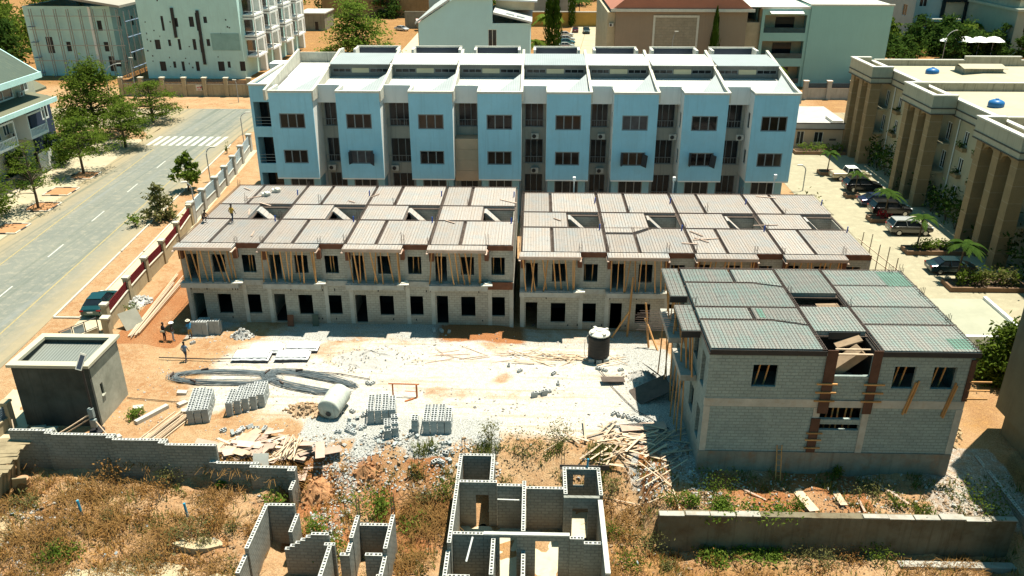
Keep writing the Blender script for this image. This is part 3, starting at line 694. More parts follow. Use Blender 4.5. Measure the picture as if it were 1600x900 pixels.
# ------------------------------------------------------------------ front right block
def gable_block():
    r = thing('house_under_construction', 'two storey grey block house with dark rebar covered deck at the front right', 'unfinished building', (18.7, 44, 0))
    x0, x1, y0, y1 = 10.75, 26.6, 44.0, 56.0; T = .225
    f1 = [(17.95, 20.5, 3.28, 3.72), (17.95, 20.5, 4.08, 4.95)]
    f2 = [(13.45, 14.95, 6.38, 7.92), (21.95, 23.25, 6.38, 7.92), (24.3, 25.68, 6.38, 7.92), (18.3, 20.55, 7.2, 8.63)]
    MB().wall('x', y0, T, x0, x1, 1.62, 4.95, f1).build('ground_floor_wall', M_blockC, r)
    MB().wall('x', y0, T, x0, x1, 5.53, 8.62, f2).build('upper_floor_wall', M_blockC, r)
    q = MB(); q.box(x0-.03, y0-.03, 4.953, 17.9, y0+T, 5.527); q.box(20.6, y0-.03, 4.953, x1+.02, y0+T, 5.527); q.box(17.902, y0-.015, 4.953, 20.598, y0+T, 5.45)
    q.build('ring_beam', M_concpale, r)
    q = MB(); q.box(x0-.03, y0-.05, -1.2, x1+.03, y0+T, 1.55); q.box(x0-.01, y0-.08, 1.552, x1+.03, y0+T, 1.618); q.build('plinth', mat('stained_plinth', (.235,.225,.185), var=.3, sc=.7, bmp=.3, streak=.4, stain=(.26,.14,.075), stain_amt=.8), r)
    wops = []
    for b in (44.3, 50.2): wops += [(b+.7, b+1.7, 1.7, 4.0), (b+3.0, b+4.3, 2.2, 4.1), (b+.7, b+1.7, 5.6, 7.9), (b+3.0, b+4.3, 6.3, 7.9)]
    MB().wall('y', x0, T, y0+T+.003, y1, -1.2, 8.62, wops).build('side_wall', M_blockC, r)
    MB().wall('y', x1-T, T, y0+T+.003, y1, -1.2, 8.62).build('side_wall', M_blockC, r)
    MB().wall('x', y1, T, x0, x1, -1.2, 8.62).build('rear_wall', M_blockC, r)
    q = MB(); q.box(x0+.24, y0+.24, 4.96, 17.7, y1-.01, 5.5); q.box(20.8, y0+.24, 4.96, x1-.24, y1-.01, 5.5); q.box(17.71, y0+2.6, 4.96, 20.79, y1-.01, 5.5); q.build('floor_slab', M_slab, r)
    MB().box(x0+.24, y0+.24, 1.4, x1-.24, y1-.01, 1.6).build('ground_slab', M_dark, r)
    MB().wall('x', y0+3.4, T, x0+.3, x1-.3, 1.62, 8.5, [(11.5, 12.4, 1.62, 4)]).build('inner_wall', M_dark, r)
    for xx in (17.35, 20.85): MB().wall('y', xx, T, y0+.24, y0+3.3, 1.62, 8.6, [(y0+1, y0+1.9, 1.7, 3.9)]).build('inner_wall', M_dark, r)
    parts(r, 'column', M_concpale, [(x0-.045, y0-.05, 1.63, x0+.35, y0-.035, 4.94), (17.5, y0-.05, 1.63, 17.9, y0-.033, 4.94), (20.55, y0-.05, 1.63, 20.95, y0-.033, 4.94), (26.2, y0-.05, 1.63, 26.63, y0-.035, 4.94)])
    # deck
    zt = 9.0; yv = lambda v, u=1200: gp(u, v, zt)[1]
    q = MB(); q.box(x0-.05, y0-.06, zt-.4, 17.6, y1+.3, zt-.3); q.box(21.0, y0-.06, zt-.4, x1+.25, y1+.3, zt-.3)
    hA, hB, hC, hD = y0-.06, y0+2.35, yv(478, 1270), yv(459, 1260)
    q.box(17.602, hB, zt-.4, 20.998, hC, zt-.3); q.box(17.602, hD, zt-.4, 20.998, y1+.3, zt-.3); q.build('beam_trough', M_beamform, r)
    L = [y0-.05, yv(500), yv(480), yv(442), y1+.25]; RR = [y0-.05, yv(508, 1450), yv(480, 1430), yv(447, 1400), y1+.25]
    g = .13
    def panel(poly, lift=0): MB().prism(poly, 'z', zt-.29, zt+lift).build('formwork_panel', M_plyC, r)
    for a, b2 in ((1, 0), (3, 2)):
        yb_ = L[b2]; yt_ = L[a]; top = L[a+1]
        panel([(x0+.05, yb_+g), (17.6-g, yb_+g), (17.6-g, yt_-.65-g), (15.4, yt_-g), (x0+.05, yt_-g)])
        panel([(x0+.05, yt_+g), (14.2, yt_+g), (14.2, top-g), (x0+.05, top-g)])
        panel([(14.2+.25, yt_+g), (15.45, yt_+g), (17.6-g, yt_-.65+g), (17.6-g, top-g), (14.45, top-g)], .01)
    for i in range(4): panel([(21+g, RR[i]+g*.6), (x1+.2, RR[i]+g*.6), (x1+.2, RR[i+1]-g*.6), (21+g, RR[i+1]-g*.6)], .004*i)
    panel([(17.6+g, hB+g), (21-g, hB+g), (21-g, hC-g), (17.6+g, hC-g)], .012); panel([(17.6+g, hD+g), (21-g, hD+g), (21-g, y1+.25), (17.6+g, y1+.25)])
    q = MB(); M_greenply = mat('mint_form_sheet', (.13, .25, .20), var=.25)
    parts(r, 'patch_sheet', M_greenply, [(25.4, 26.7, y0+.3, y0+1.6), (24.9, 26.7, 53.4, 55.9), (16.9, 17.25, y0+.5, y0+3.2)] and [(25.4, y0+.3, zt+.014, 26.7, y0+1.6, zt+.02), (24.9, 53.4, zt+.014, 26.7, 55.9, zt+.02), (14.7, L[1]+.3, zt+.014, 15.1, L[2]-.3, zt+.02)])
    q = MB(); bars(q, x0, 17.6, y0-.05, y1+.2, zt+.035, .22, .0075); bars(q, 21, x1+.25, y0-.05, y1+.25, zt+.035, .22, .0075); bars(q, 17.62, 20.98, hB, hC, zt+.035, .22, .0075); bars(q, 17.62, 20.98, hD, y1+.2, zt+.035, .22, .0075)
    q.build('rebar_mesh', M_rebar, r)
    q = MB()
    for x in (17.6, 21.0): cage(q, 'y', x, y0, y1, zt-.02)
    for y in L[1:4]: cage(q, 'x', y, x0, 17.5, zt-.02)
    for y in RR[1:4]: cage(q, 'x', y, 21, x1+.3, zt-.02)
    cage(q, 'x', y1+.2, x0, x1, zt); cage(q, 'y', x1+.1, y0, y1, zt); q.build('rebar_cage', M_rebar, r)
    q = MB()
    for (x, y) in ((x1, 48), (x1, 52), (x1+.1, 55.8), (21, 50), (17.6, 52), (x1, y0+.3), (x0, 50), (26, 55.9)): q = MB(); starters(q, x, y, zt-.1, .7); q.build('starter_bars', M_rebar, r)
    parts(r, 'edge_board', mat('black_edge_board', (.045,.04,.036), var=.3), [(x0-.02, y0-.1, 8.63, 17.7, y0-.062, 8.96), (20.9, y0-.1, 8.63, x1+.25, y0-.062, 8.96), (18.55, hB-.03, 8.5, 20.5, hB-.002, 8.98)])
    parts(r, 'column_form', mat('dark_rust_form', (.10, .05, .032), var=.4, sc=1.2, bmp=.2), [(17.7, y0-.16, 4.6, 18.35, y0-.105, 9.05), (20.45, y0-.16, 4.6, 21.0, y0-.105, 9.05), (17.45, y0-.13, 1.65, 18.0, y0-.06, 4.2), (x1-.25, y0-.14, 5.6, x1+.05, y0-.06, 8.5)])
    parts(r, 'clamp_timber', M_timber, [(xa, y0-.26, z, xa+1.25, y0-.17, z+.09) for z in (5.5, 6.1, 6.7) for xa in (17.35, 20.2)]+[(17.25, y0-.22, z, 18.25, y0-.14, z+.08) for z in (2.0, 2.6, 3.1)]+[(x1-.1, y0-.25, z, x1+1.2, y0-.17, z+.08) for z in (5.8, 6.4, 7.0)])
    q = MB(); q.prism([(18.4, 7.25), (19.0, 7.0), (20.4, 8.3), (20.0, 8.65)], 'y', y0+.5, y0+1.5)
    for j in range(4): q.obox((18.75+.35*j, y0+1.0, 7.42+.32*j), (.08, .9, .16), (0, -.75, 0))
    q.prism([(18.9, 8.2), (20.4, 8.75), (20.4, 8.85), (18.9, 8.3)], 'y', y0+1.55, y0+2.3); q.build('stair_form', mat('old_form_wood', (.27, .19, .12), var=.35, sc=2), r)
    q = MB(); q.prism([(19.4, 8.3), (20.9, 8.35), (20.9, 8.45), (19.4, 8.4)], 'y', hC+.3, hD-.3); q.build('stair_form', mat('old_form_wood', (.27, .19, .12)), r)
    q = MB(); q.box(18.4, y0+.02, 8.64, 20.5, y0+.1, 8.72); q.box(18.4, y0+.5, 8.72, 20.5, y0+.58, 8.8); q.build('tie_bar', M_timberpale, r)
    # left side balconies: two slabs and two canopies carried by props
    for (va, vb, u) in ((516, 477, 1075), (462, 420, 1050)):
        ya, yb_ = gp(u, va, 8.7)[1], gp(u, vb, 8.7)[1]
        MB().box(9.55, ya, 8.5, x0-.02, yb_, 8.7).build('canopy_form', M_plyC, r)
        MB().box(9.5, ya-.06, 8.2, x0-.05, ya-.003, 8.66).build('canopy_edge_board', mat('black_edge_board', (.045,.04,.036)), r)
        MB().box(9.7, ya, 4.98, x0-.04, yb_, 5.4).build('balcony_slab', M_conc, r)
        q = MB(); bars(q, 9.55, x0, ya, yb_, 8.72, .24, .01); q.build('rebar_mesh', M_rebar, r)
        for j in range(8):
            y = lerp(ya+.1, yb_-.1, j/7)
            stick(ME_prop, 'timber_prop', (10.3+R.uniform(-.3, .3), y+R.uniform(-.4, .2), 5.4), (9.75+R.uniform(0, .6), y, 8.48), 'orange timber prop under a side canopy of the front right block house', 'timber prop', 'timber props on the side of the front right house')
        for j in range(4):
            y = lerp(ya+.3, yb_-.3, j/3)
            stick(ME_prop, 'timber_prop', (9.95+R.uniform(-.1, .4), y, gz(9.9, y)), (10.0, y, 4.96), 'long timber prop from the ground to a balcony of the front right house', 'timber prop', 'timber props below the balconies of the front right house')
    q = MB()
    for j in range(14):
        z = 7.0+.11*j; y = 50.0+.05*(j % 3); q.tube([(6.9+R.uniform(0, .5), y+.4, z-.1), (10.8, y, z)], .013, 4)
    q.build('projecting_bars', M_rebar, r)
    for (x, z0, z1) in ((23.2, 4.6, 6.9), (23.35, 4.7, 7.0), (25.6, 4.5, 6.9), (25.7, 4.4, 6.7)):
        stick(ME_prop, 'timber_prop', (x-.25, y0-.12, z0), (x+.15, y0-.1, z1), 'timber leaning below a gable window of the front right house', 'timber prop', 'timbers fixed below the gable windows', 1.6)
    for (wa, wb) in ((13.6, 14.8), (22.1, 23.1), (24.45, 25.5)):
        for j in range(2):
            a = lerp(wa, wb, .3+.45*j)
            stick(ME_prop, 'timber_prop', (a-.2, y0+.7, 5.52), (a+.25, y0+.7, 8.55), 'timber prop inside a gable window of the front right house', 'timber prop', 'timber props inside the gable windows')
    for j in range(6):
        a = 18.2+.4*j
        stick(ME_prop, 'timber_prop', (a, y0+.8, 1.6), (a+R.uniform(-.1, .2), y0+.8, 4.95), 'timber prop inside the stair opening of the front right house', 'timber prop', 'timber props inside the stair opening')
    return r
gable_block()
for (a, b2, lab) in (((8.3, 64.3, -1), (8.5, 64.5, 4.6), 'tall orange post standing before the right terrace left of the side canopies'), ((6.9, 64.0, -1), (8.35, 64.4, 1.4), 'raking brace at the foot of the tall orange post'), ((9.9, 62.2, -.9), (9.5, 62.8, 3.0), 'orange post with brace close to the projecting bars'), ((10.6, 61.6, -.9), (9.5, 62.7, 1.6), 'right raking brace of the post by the projecting bars')):
    stick(ME_prop, 'timber_post', a, b2, lab, 'timber prop', None, 1.5, 1.5)
q = MB().box(-4.7, AP-.22, 3.0, -1.75, AP-.13, 3.7); tag(q.build('edge_board', M_rust, org=(-3.2, AP-.2, 3.0)), 'rust brown board covering the slab edge at the right end of the left terrace', 'board')
rd = random.Random(77)
for k in range(16):
    x, y, z = (rd.uniform(-30, -2), rd.uniform(66, 80.5), 7.15) if k < 9 else (rd.uniform(-.5, 28), rd.uniform(67, 81), 6.5)
    MEd = MB().obox((0, 0, .03), (rd.uniform(.8, 2.4), .12, .05)); me = bpy.data.meshes.new('offcut'); me.from_pydata(MEd.v, [], MEd.f); me.materials.append(M_board)
    o = bpy.data.objects.new('timber_offcut', me); COL.objects.link(o); o.location = (x, y, z); o.rotation_euler = (0, 0, rd.uniform(0, 3)); tag(o, 'timber offcut left lying on the %s terrace formwork deck' % ('left' if k < 9 else 'right'), 'offcut', 'offcuts on the %s deck' % ('left' if k < 9 else 'right'))
for k, (u, v) in enumerate(((416, 306), (432, 300))):
    x, y = gp(u, v, 7.1); q = MB(); q.obox((x, y, 7.28), (.8, .5, .28), (.1, .05, .4)); q.obox((x+.15, y-.1, 7.42), (.5, .4, .2), (.3, .1, 1.1)); tag(q.build('sack', M_whiteclean, org=(x, y, 7.1)), 'white sack heap on the back of the left terrace deck, %s' % ('front one', 'rear one')[k], 'sack')
# ladder on the plinth
r = thing('ladder', 'short wooden ladder leaning on the stained plinth of the front right house', 'ladder', (15.75, 43.5, 0))
q = MB()
for x in (15.6, 15.9): q.tube([(x, 43.2, gz(x, 43.2)), (x, 43.92, 2.15)], .035, 4)
q.build('rails', M_timber, r); q = MB()
for j in range(6): t_ = .12+.15*j; q.tube([(15.6, 43.2+.72*t_, 2.15*t_), (15.9, 43.2+.72*t_, 2.15*t_)], .022, 4)
q.build('rungs', M_timber, r)
# ------------------------------------------------------------------ blue terrace of eight bays
M_acwhite = mat('ac_casing', (.58, .57, .52), var=.12, sc=2)
def ac_proto():
    r = thing('air_conditioner', 'ac', 'air conditioner', (0, 0, 0))
    q = MB(); q.box(-.42, -.16, 0, .42, .16, .6); q.build('casing', M_acwhite, r)
    q = MB(); q.lathe([(.23, 0), (.23, .02)], (-.1, -.165, .3), 16, M=Matrix.Rotation(pi/2, 3, 'X')); q.build('fan_grille', M_black, r)
    q = MB(); q.box(-.4, .0, -.12, -.34, .3, -.002); q.box(.34, .0, -.12, .4, .3, -.002); q.build('bracket', M_metal, r)
    return r
AC = ac_proto(); AC_n = [0]
def ac(x, y, z, rz, label):
    if AC_n[0] == 0: o = AC; o.location = (x, y, z); o.rotation_euler = (0, 0, rz)
    else: o = copy_tree(AC, (x, y, z), rz)
    AC_n[0] += 1; tag(o, label, 'air conditioner', 'outdoor air conditioner units'); return o
def blue_terrace():
    r = thing('apartment_building', 'long pale blue terrace of eight projecting bays with white sloping sheet roofs', 'building', (0, 89, 0))
    PY = 89.0; C = [-26.5+7.47*i+(.25 if 1 < i < 5 else 0)+(-.15 if i == 1 else 0) for i in range(8)]; hw = 2.37
    open_sash = {1: 'b', 5: 'b', 6: 'b'}
    for i, cx in enumerate(C):
        a0, a1 = cx-hw, cx+hw
        wt = (cx-1.42, cx+1.38, 11.2, 12.85); wb = (cx-1.38, cx+1.32, 7.25, 8.8)
        q = MB().wall('x', PY, .2, a0, a1, 5.6, 15.1, [wt, wb], 0, 1); q.build('bay_front', [M_blue, M_blue], r)
        sw = [(90.2, 91.1, 11.2, 12.9), (90.2, 91.1, 7.2, 8.8)] if i >= 5 else []
        MB().wall('y', a0, .2, PY+.203, 92.6, 5.6, 15.1, sw).build('bay_side', M_whitep, r)
        MB().wall('y', a1-.2, .2, PY+.203, 92.6, 5.6, 15.1).build('bay_side', M_whitep, r)
        MB().box(a0+.01, PY+.02, 5.45, a1-.01, 92.6, 5.597).build('bay_soffit', M_whitep, r)
        q = MB(); q.box(a0-.05, PY-.05, 15.103, a1+.05, PY+.3, 15.32); q.box(a0-.05, PY+.303, 15.103, a0+.25, 92.2, 15.36); q.build('parapet_coping', M_whiteclean, r)
        for (x0, x1, z0, z1), lv in ((wt, 't'), (wb, 'b')):
            fo = window(r, 'x', PY, -1, x0, x1, z0, z1, 3, M_alu, (M_glassbrown, M_curt2, M_glassbrown, M_curt1, M_curt3, M_glassbrown, M_curt3)[(i*3+(lv == 't')*2) % 7], ins=.05, fr=.11)
            if open_sash.get(i) == lv:
                MB().obox((x1-.1, PY-.32, (z0+z1)/2-.1), (.75, .05, 1.4), (0, .12, -.85)).build('open_sash', mat('dark_sash', (.05,.055,.06), var=.1), fo); MB().obox((x0+.15, PY-.3, (z0+z1)/2), (.6, .05, 1.4), (0, 0, 1.2)).build('open_sash', mat('dark_sash', (.05,.055,.06)), fo)
        for (y0, y1, z0, z1) in sw: window(r, 'y', a0, -1, y0, y1, z0, z1, 1, M_alu, M_glassbrown, ins=.04)
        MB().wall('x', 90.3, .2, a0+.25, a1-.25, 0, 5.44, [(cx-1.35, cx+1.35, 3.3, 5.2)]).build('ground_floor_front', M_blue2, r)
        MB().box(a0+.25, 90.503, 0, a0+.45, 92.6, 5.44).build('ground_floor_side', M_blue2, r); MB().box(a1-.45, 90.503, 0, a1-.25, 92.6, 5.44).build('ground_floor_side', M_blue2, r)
        window(r, 'x', 90.3, -1, cx-1.35, cx+1.35, 3.3, 5.2, 3, M_alu, M_glass, ins=.05, fr=.1)
        # roof over the bay: low sheet, hip, clerestory and upper strip
        e = C[i+1]-hw if i < 7 else a1
        lo, hi = (a0 if i else -29.2), a1-.15
        q = MB(); q.face([(lo+.2, 91.3, 14.75), (hi, 91.3, 14.75), (hi, 97.7, 15.25), (lo+.2, 97.7, 15.25)]); q.face([(a0+.25, PY+.31, 14.7), (a1-.2, PY+.31, 14.7), (a1-.2, 91.3, 14.75), (a0+.25, 91.3, 14.75)])
        if i < 7: q.face([(a1+.15, 91.5, 14.75), (e+.21, 91.5, 14.75), (e+.21, 97.7, 15.25), (a1+.15, 97.7, 15.25)])
        q.build('low_roof', M_roofw, r)
        q = MB(); q.face([(a1-3.2, PY+.33, 14.76), (a1-.2, PY+.33, 14.76), (a1-.2, 96.2, 15.95)]); q.face([(a1-.2, PY+.33, 14.76), (a1-.2, 96.2, 14.9), (a1-.2, 96.2, 15.95)]); q.build('hip_roof', M_roofg, r)  # shading of the hip's slope put into a greyer sheet
        lo2, hi2 = a1+.2, (C[i+1]+hw-.15 if i < 7 else None)
        if hi2:
            m2 = (lo2+hi2)/2
            ops = [(lo2+.25, m2-1.1, 15.75, 16.2), (m2+1.1, hi2-.2, 15.75, 16.2)]
            MB().wall('x', 97.75, .2, lo2, hi2, 14.9, 16.72, ops).build('clerestory_wall', mat('clerestory_grey', (.17,.18,.17), var=.2, streak=.3), r)
            for o_ in ops: window(r, 'x', 97.75, -1, *o_, 3, M_alu, M_glass, ins=.03, fr=.05, name='clerestory_window')
            MB().box(m2-1.0, 97.7, 15.72, m2+1.0, 97.747, 16.25).build('vent_panel', mat('cream_panel', (.52,.47,.32), var=.1), r)
            q = MB(); q.prism([(97.1, 16.74), (103.6, 17.0), (103.6, 17.06), (97.1, 16.8)], 'x', lo2-.02, hi2+.0); q.build('upper_roof', M_roofw if i % 3 else M_roofg, r)
            q = MB(); q.box(lo2+1, 106, 15.4, hi2-.3, 106.2, 16.2); q.box(lo2+1, 106.203, 15.4, lo2+1.3, 108.6, 17.1); q.box(hi2-.6, 106.203, 15.4, hi2-.3, 108.6, 17.1); q.box(lo2+1, 108.603, 17.0, hi2-.3, 108.8, 17.2); q.build('rear_terrace_parapet', M_whiteclean, r); MB().box(lo2+1.3, 108.61, 14.5, hi2-.6, 108.75, 16.99).build('rear_terrace_shade_face', M_darklouvre, r)  # parapet's shaded inner face painted dark, borrowing the louvre colour
        q = MB(); q.prism([(PY+.01, 14.2), (PY+.01, 15.33), (91.2, 15.5), (104.4, 17.45), (104.4, 14.2)], 'x', a1-.13, a1+.17); q.build('party_wall', mat('stained_party_wall', (.60,.56,.46), var=.2, sc=1.2, streak=.5), r)
        if i < 7:
            b0, b1 = a1, C[i+1]-hw
            ops = [(b0+.35, b1-.3, 10.7, 13.45), (b0+.35, b1-.3, 6.5, 9.3), (b0+.35, b1-.3, 2.4, 5.2)]
            if i == 2: ops = ops[:1]+ops[2:]
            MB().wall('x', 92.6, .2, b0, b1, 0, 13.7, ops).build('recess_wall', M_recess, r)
            MB().box(b0+.003, 91.2, 13.6, b1-.003, 91.4, 15.55).build('parapet_panel', M_whitep, r)
            MB().box(b0+.003, 91.403, 13.6, b1-.003, 92.7, 13.7).build('recess_soffit', M_whitep, r)
            for o_ in ops: window(r, 'x', 92.6, -1, *o_, 3, M_alu, M_glass, ins=.05, fr=.07, name='glazed_door', rows=1)
            for z in (11.5, 7.3, 3.2):
                if i == 2 and z == 7.3: continue
                q = MB(); q.box(b0+.1, 92.35, z, b1-.1, 92.39, z+.05); q.box(b0+.1, 92.35, z-.8, b1-.1, 92.39, z-.75)
                for kk in range(5): xx = b0+.12+(b1-b0-.28)*kk/4; q.box(xx, 92.355, z-.75, xx+.03, 92.385, z)
                q.build('balcony_rail', M_alu, r)
            if i == 2:
                q = MB()
                for k in range(4): q.box(b0+.01, 90.6, 4.9+1.22*k, b1-.01, 90.7, 6.1+1.22*k)
                q.build('boarded_screen', M_beige, r)
                MB().box(b0+.01, 90.703, 9.6, b1-.01, 92.59, 9.75).build('boarded_ledge', M_beige, r)
            tank = MB()
    # body, end walls and left wing
    q = MB(); q.box(-29.2, 92.803, 0, 28.1, 104.4, 14.6); q.build('main_body', M_whitep, r)
    q = MB(); q.box(-33.8, 106.203, 0, 28.1, 108.6, 15.3); q.build('rear_block', M_whitep, r)
    q = MB(); q.prism([(PY+.2, 14.2), (PY+.2, 15.33), (104.4, 17.4), (104.4, 14.2)], 'x', -29.45, -29.2); q.build('end_parapet', mat('stained_party_wall', (.60,.56,.46)), r)
    MB().wall('x', 92.2, .25, -32.0, -28.9, 0, 15.2, [(-31.7, -29.2, 10.6, 13.4), (-31.7, -29.2, 6.3, 9.4), (-31.7, -29.2, 2.2, 5.2)]).build('wing_front', M_blue, r)
    q = MB(); q.box(-32.0, 92.46, 0, -31.8, 104.4, 15.2); q.build('wing_side', M_blue, r)
    for z in (0.2, 5.4, 9.6, 13.5): MB().box(-31.79, 92.46, z, -29.21, 104.3, z+.2).build('wing_floor', M_whitep, r)
    MB().box(-31.79, 94.6, .4, -29.21, 94.8, 13.49).build('wing_recess', M_glass, r)
    q = MB()
    for z in (11.6, 7.3, 3.2):
        for k in range(3): q.box(-31.7, 92.3, z-.35*k, -29.2, 92.35, z-.35*k+.05)
    q.build('wing_rail', M_alu, r)
    q = MB(); q.box(-32.1, 92.1, 15.203, -29.46, 92.5, 15.4); q.box(-32.1, 92.503, 15.203, -31.75, 106, 15.42); q.build('wing_coping', M_whiteclean, r)
    q = MB(); q.face([(-31.74, 92.5, 15.0), (-29.46, 92.5, 15.0), (-29.46, 105, 15.2), (-31.74, 105, 15.2)]); q.build('wing_roof', M_roofw, r)
    q = MB(); q.face([(-29.1, 97.7, 15.26), (C[0]+hw-.15, 97.7, 15.26), (C[0]+hw-.15, 104, 15.8), (-29.1, 104, 15.8)]); q.build('flat_roof', M_roofw, r)
    q = MB(); q.box(-29.2, 104.41, 14, -24.0, 104.6, 17.0); q.box(-24.3, 104.61, 14, -24, 106.1, 17.3); q.build('roof_upstand', mat('stained_party_wall', (.6,.56,.46)), r)
    q = MB(); q.box(28.1, 92.4, 0, 28.3, 104.4, 14.6); q.build('end_wall', M_blue, r)
    for i, s in ((4, 0), (4, 1), (5, 0), (6, 0), (0, 0), (1, 0), (3, 1), (3, 0)):
        b0 = C[i]+hw
        if i in (3, 4): ac(b0+1.5, 92.2, 9.45 if s == 0 else 5.45, 0, 'white air conditioner unit under the %s glazing right of the %s blue bay' % ('upper' if s == 0 else 'middle', {3:'fourth',4:'fifth'}[i]))
        elif i in (5, 6): ac(b0+2.2, 91.5, 9.6, .1, 'white air conditioner unit in the recess left of the %s blue bay' % {5:'seventh',6:'eighth'}[i])
        else: ac(b0+.75, 92.2, 5.6, 0, 'white air conditioner unit in the recess right of the %s blue bay' % {0:'first',1:'second'}[i])
    return C
BC = blue_terrace()
# black roof tanks lids glimpsed on the low roofs
for i in (1, 2, 4, 5):
    x = BC[i]+3.6; r = thing('condenser_frame', 'dark metal frame lying on the white roof right of the %s blue bay' % ('first second third fourth fifth sixth'.split()[i]), 'frame', (x, 92.6, 14.9))
    q = MB()
    for k in range(2): q.box(x-.8+.85*k, 92.4, 15.2, x-.1+.85*k, 93.0, 15.28); 
    q.build('panel', M_black, r); q = MB()
    for k in range(4): q.box(x-.8+.5*k, 92.5, 14.8, x-.74+.5*k, 92.56, 15.2)
    q.build('legs', M_metal, r)

# ------------------------------------------------------------------ cream building with stone porticos on the right
M_cream = mat('cream_render', (.38, .345, .23), var=.08, sc=.4, streak=.15)
M_fascia = mat('pale_cornice', (.41, .38, .275), var=.1, sc=.6, streak=.25)
M_dline = mat('dark_moulding', (.09, .075, .06), var=.2)
M_stone = blockmat('brown_stone_cladding', (.285, .205, .11), (.45, .38, .27), bw=40, bh=1.75, ms=.05, var=.12, bmp=.3)
M_winw = mat('white_window_frame', (.66, .68, .64), var=.04, rough=.5)
M_creamroof = ribmat('cream_roof_sheet', (.43, .375, .25), 1, .3, rough=.7, stain=(.30, .26, .17))
M_stainpar = mat('stained_parapet', (.36, .33, .25), var=.25, sc=.9, streak=.6)
def cream_building():
    r = thing('apartment_building', 'cream three storey building with brown stone portico columns beside the driveway', 'building', (49.2, 90, 0))
    X = 49.2; ports = [(115.6, 124.2), (96.7, 105.0), (77.4, 86.4), (58.4, 67)]
    ops = []
    for (p0, p1) in ports:
        for dy in (-2.5, -6.3):
            for z in (2.0, 5.3, 8.4): ops.append((p0+dy-.55, p0+dy+.55, z, z+1.7))
        for z in (4.6, 8.0): ops.append((p0+1.2, p0+2.4, z, z+2.2)); ops.append((p1-2.6, p1-1.4, z, z+2.2))
    MB().wall('y', X, .3, 48, 124.2, 0, 11.2, ops).build('facade_wall', M_cream, r)
    for o_ in ops: window(r, 'y', X, -1, *o_, 2, M_winw, M_glass, ins=.08, fr=.11)
    q = MB(); q.box(X+.31, 48, 0, 78, 124.2, 11.6); q.build('main_body', M_cream, r)
    q = MB(); q.box(X-.5, 48, 11.2, X-.05, 124.2, 13.05); q.build('fascia', M_fascia, r)
    q = MB(); q.box(X-.58, 48, 12.0, X-.503, 124.3, 12.12); q.box(X-.58, 48, 11.22, X-.503, 124.3, 11.34); q.build('dark_moulding', M_dline, r)
    q = MB(); q.box(X-.62, 48, 13.053, X+.02, 124.3, 13.2); q.build('fascia_coping', M_whiteclean, r)
    for (p0, p1) in ports:
        px = 45.8
        q = MB(); q.box(px, p0, 11.4, px+.5, p1, 13.55); q.box(px+.5, p0, 11.4, X-.6, p0+.5, 13.55); q.box(px+.5, p1-.5, 11.4, X-.6, p1, 13.55); q.box(px+.4, p0+.4, 11.5, X-.01, p1-.4, 12.3); q.build('portico_fascia', M_fascia, r)
        q = MB()
        for z in (11.42, 12.1): q.box(px-.07, p0-.07, z, X-.6, p1+.07, z+.12)
        q.build('portico_moulding', M_dline, r)
        q = MB(); q.box(px-.1, p0-.1, 13.553, px+.55, p1+.1, 13.7); q.box(px+.55, p0-.1, 13.553, X-.6, p0+.55, 13.69); q.box(px+.55, p1-.55, 13.553, X-.6, p1+.1, 13.69); q.build('portico_coping', M_whiteclean, r)
        for k in range(3):
            y = p0+1.0+(p1-p0-2.0)*k/2
            q = MB(); q.box(46.1, y-.6, 0, 47.5, y+.6, 11.39); q.build('portico_column', M_stone, r)
        for k in range(2):
            y = p0+1.0+(p1-p0-2.0)*(k+.5)/2; q = MB(); w2 = (p1-p0-2)/4-.6; pts = [(y-w2, 11.39), (y-w2, 10.2)]+[(y-w2*cos(pi*j/8), 10.2+.9*sin(pi*j/8)) for j in range(1, 8)]+[(y+w2, 10.2), (y+w2, 11.39)]
            q.prism(pts, 'x', 46.3, 46.7); q.build('portico_arch', M_stone, r)
        for z in (4.2, 7.6):
            q = MB(); q.box(47.6, p0+1.0, z, X, p1-1.0, z+.2); q.box(47.6, p0+1.0, z+.2, 47.7, p1-1.0, z+1.0); q.build('portico_balcony', M_cream, r)
        for dy in (-2.5, -6.3):
            for z in (5.3, 8.4):
                q = MB(); q.box(X-.55, p0+dy-.8, z-.55, X-.01, p0+dy+.8, z-.1); q.build('flower_box', M_stone, r)
        q = MB(); q.tube([(X-.12, p0-.6, 0), (X-.12, p0-.6, 11.2)], .07, 6); q.build('downpipe', M_winw, r)
        # roof of each house: shallow hip and a raised vent box, parapet between neighbours
        ym = (p0+p1)/2-4.5
        q = MB(); ya, yb2 = ym-9.3, ym+9.3; ap = (62, ym, 13.35)
        for a, b2 in (((X+.3, ya), (X+.3, yb2)), ((78, yb2), (78, ya)), ((X+.3, yb2), (78, yb2)), ((78, ya), (X+.3, ya))): q.face([(*a, 12.35), (*b2, 12.35), ap][::-1])
        q.build('hip_roof', M_creamroof, r)
        q = MB(); q.box(57.5, ym-1.2, 12.7, 62.5, ym+1.8, 13.7); q.build('vent_box', M_stainpar, r)
        q = MB(); q.prism([(ym-1.6, 13.72), (ym+.3, 14.05), (ym+2.2, 13.72), (ym+2.2, 13.78), (ym+.3, 14.12), (ym-1.6, 13.78)], 'x', 57.1, 62.9); q.build('vent_roof', M_creamroof, r)
        yp = p0-7.6+7.8 if False else ym-9.3
        q = MB(); q.box(X+.03, yp-.15, 12.2, 78, yp+.15, 13.3); q.build('party_parapet', M_stainpar, r); q = MB(); q.box(X+.03, yp-.22, 13.303, 78, yp+.22, 13.42); q.build('party_coping', M_whiteclean, r)
